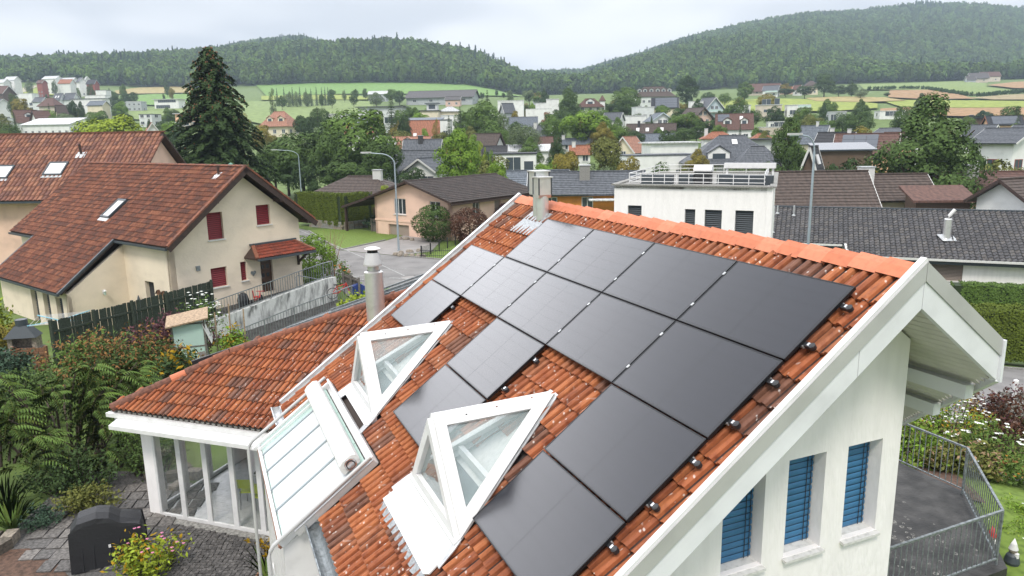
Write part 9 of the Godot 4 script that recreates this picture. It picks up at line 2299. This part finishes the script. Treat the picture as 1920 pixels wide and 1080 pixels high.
func garden_right():
	var gy := func(x: float,z: float) -> Vector3: return Vector3(x,ground(x,z) - 0.03,z)
	drape("lawn",[[6.4,-10.6],[9.6,-9.0],[13.2,-12.0],[12.6,-17.0],[11.2,-18.2],[9.9,-14.2],[8.6,-11.5]],M.lawn,0.02,0.5)
	drape("garden_bed",[[8.6,-15.4],[10.0,-14.2],[11.2,-18.2],[15.2,-19.6],[16.6,-22.6],[10.0,-22.6]],M.soil,0.02,0.5)
	drape("gravel_path",[[8.0,-24.4],[15.2,-22.9],[15.0,-22.0],[9.4,-22.4]],M.kerb_stone,0.03,0.5)
	spread("white_flower_bush","round bush full of white and yellow flowers right of the eaves","bush",gy.call(13.0,-20.4),1.15,1.75,0.9,2400,0.055,"bright","gold",0.6,31,true,["flower_white",70,0.045])
	spread("white_rose_bush","lower rose bush with large white blooms below the flowering bush","bush",gy.call(12.3,-17.6),1.3,1.35,0.9,2400,0.06,"mid","olive",0.4,32,true,["flower_white",38,0.06])
	spread("copper_shrub","dark copper-leaved shrub at the right edge of the flower bed","shrub",gy.call(14.6,-20.6),1.0,2.0,0.9,1900,0.07,"copper","plum",0.5,33)
	spread("bed_shrub","green leafy perennials behind the terrace balustrade","plant",gy.call(10.0,-17.6),1.3,1.2,1.3,2600,0.07,"bright","olive",0.5,34,true,["gold",14,0.03])
	spread("bed_shrub","brownish grasses between balustrade and white roses","plant",gy.call(10.9,-16.4),0.9,0.9,0.9,1500,0.07,"olive","dry",0.5,35)
	spread("bed_shrub","tall green plant at the far end of the balustrade","plant",gy.call(9.6,-19.4),0.8,1.7,0.7,1300,0.10,"mid","",0.0,36)
	spread("bed_shrub","orange-flowered ground plants beside the lawn","plant",gy.call(11.9,-15.6),0.9,0.7,0.9,1500,0.05,"mid","rust",0.3,37,false,["orange",12,0.03])
	spread("lawn_weeds","clover and weeds in the lawn by the garden gnomes","plant",gy.call(10.6,-13.2),1.1,0.16,1.2,3000,0.03,"bright","lime",0.3,38,false,["flower_white",10,0.02])
	# stone post,trough,white post
	var sp := thing("stone_post","rounded pinkish stone post by the side road","post",Transform3D(Basis.IDENTITY,gy.call(15.6,-23.6))); var st := mb()
	prism(st,[Vector3(-0.16,0,0.12),Vector3(0.16,0,0.12),Vector3(0.16,1.15,0.12),Vector3(0.09,1.32,0.12),Vector3(-0.09,1.32,0.12),Vector3(-0.16,1.15,0.12)],Vector3(0,0,-0.24)); obj("stone",st,M.sand_stone,sp)
	var wp := thing("white_post","white marker post with rounded top behind the copper shrub","post",Transform3D(Basis.IDENTITY,gy.call(17.1,-23.6))); st = mb(); lathe(st,[[0.10,0.0],[0.10,0.1],[0.07,0.14],[0.085,0.95],[0.08,1.04],[0.0,1.09]],Vector3.ZERO,14); obj("post",st,M.white_paint,wp)
	var tr := thing("stone_trough","low stone trough around the white marker post","trough",Transform3D(Basis(Vector3.UP,-0.2),gy.call(17.2,-23.2))); st = mb()
	for q in [[0,0.3,0.55,1.6,0.1],[0,0.3,-0.55,1.6,0.1],[0.75,0.3,0,0.1,1.0],[-0.75,0.3,0,0.1,1.0]]: box(st,Vector3(q[0],q[1],q[2]),Vector3(q[3],0.5,q[4]))
	obj("trough",st,M.kerb_stone,tr)
	for i in 9:
		var p: Vector3 = gy.call(11.9 + 0.07 * i,-14.2 - 0.42 * i); var t := thing("border_stone","%s stone of the flat lawn border at the right edge" % ["first","second","third","fourth","fifth","sixth","seventh","eighth","ninth"][i],"stone",Transform3D(Basis(Vector3.UP,0.15),p),"border stones at the lawn edge"); st = mb(); box(st,Vector3(0,0.05,0),Vector3(0.26,0.14,0.38)); obj("stone",st,M.kerb_stone,t)
	for i in 2:
		var gp: Vector3 = [gy.call(8.95,-12.45),gy.call(9.05,-12.0)][i]
		var g := thing("garden_gnome",["garden gnome with red and white cap at the terrace corner","grey garden gnome with pointed hat on the grass"][i],"garden gnome",Transform3D(Basis(Vector3.UP,0.4),gp))
		st = mb(); lathe(st,[[0.0,0.0],[0.11,0.0],[0.13,0.10],[0.10,0.22],[0.06,0.27]],Vector3.ZERO,12); obj("body",st,M.shutter_dark,g)
		st = mb(); lathe(st,[[0.05,0.25],[0.075,0.31],[0.06,0.36],[0.0,0.38]],Vector3.ZERO,12); obj("head",st,M.sand_stone,g)
		st = mb(); lathe(st,[[0.08,0.34],[0.05,0.44],[0.0,0.56]],Vector3.ZERO,12); obj("cap",st,M.red_paint if i == 0 else M.white_dirty,g)
		st = mb(); lathe(st,[[0.0,0.16],[0.05,0.20],[0.045,0.28],[0.0,0.30]],Vector3(0,0,0.06),8); obj("beard",st,M.white_paint,g)
	hedge("clipped_hedge","wide clipped yellow-green hedge along the side road at the right",[[17.6,-34.6],[24.0,-33.2],[36.0,-31.0]],1.7,2.35,"hedge",-1.45,"hedge",0.055,500.0)
	hedge("clipped_hedge","upper dark clipped hedge beside the taupe blind",[[29.9,-47.6],[36.5,-45.0]],1.3,1.7,"mid",-2.6,"hedge",0.06,420.0)
	# by the taupe door
	var pd := thing("doorstep","pale concrete terrace before the taupe door","terrace",at(29.0,-2.72,-48.9,0.38)); st = mb(); box(st,Vector3(0,0.02,0),Vector3(9.0,0.12,3.0)); obj("slab",st,M.kerb_stone,pd)
	var tb := thing("water_tub","grey metal tub with open lid by the taupe door","tub",at(28.6,-2.65,-49.3)); st = mb(); lathe(st,[[0.0,0.0],[0.36,0.0],[0.42,0.75],[0.45,0.77],[0.40,0.77],[0.0,0.72]],Vector3.ZERO,18); obj("tub",st,M.zinc,tb); st = mb(); box(st,Vector3(0.1,0.92,-0.1),Vector3(0.8,0.05,0.7),Basis(Vector3.BACK,0.2)); obj("lid",st,M.black_plastic,tb)
	var bn := thing("black_bin","black round bin right of the grey tub","bin",at(30.0,-2.65,-48.8)); st = mb(); lathe(st,[[0.0,0.0],[0.40,0.0],[0.44,0.7],[0.47,0.75],[0.0,0.80]],Vector3.ZERO,16); obj("bin",st,M.black_plastic,bn)
	spread("red_flower_pot","bowl of red flowers on the pale terrace","plant",Vector3(27.3,-2.6,-49.0),0.6,0.55,0.5,500,0.08,"mid","",0.0,41,false,["flower_red",40,0.07])
	var bk := thing("wire_basket","wire basket of logs at the hedge corner","basket",at(30.4,-2.65,-47.7)); st = mb()
	for k in 9: bar(st,Vector3(-0.4 + 0.1 * k,0,0.3),Vector3(-0.4 + 0.1 * k,0.9,0.3),0.02,0.02); bar(st,Vector3(-0.4 + 0.1 * k,0,-0.3),Vector3(-0.4 + 0.1 * k,0.9,-0.3),0.02,0.02)
	for y in [0.05,0.45,0.9]: bar(st,Vector3(-0.4,y,0.3),Vector3(0.4,y,0.3),0.02,0.02)
	obj("wire",st,M.galvanised,bk); st = mb()
	for k in 12: tube(st,[Vector3(-0.28 + 0.19 * (k % 4),0.12 + 0.24 * (k / 4),-0.26),Vector3(-0.28 + 0.19 * (k % 4),0.12 + 0.24 * (k / 4),0.26)],0.09,8)
	obj("logs",st,M.sand_stone,bk)
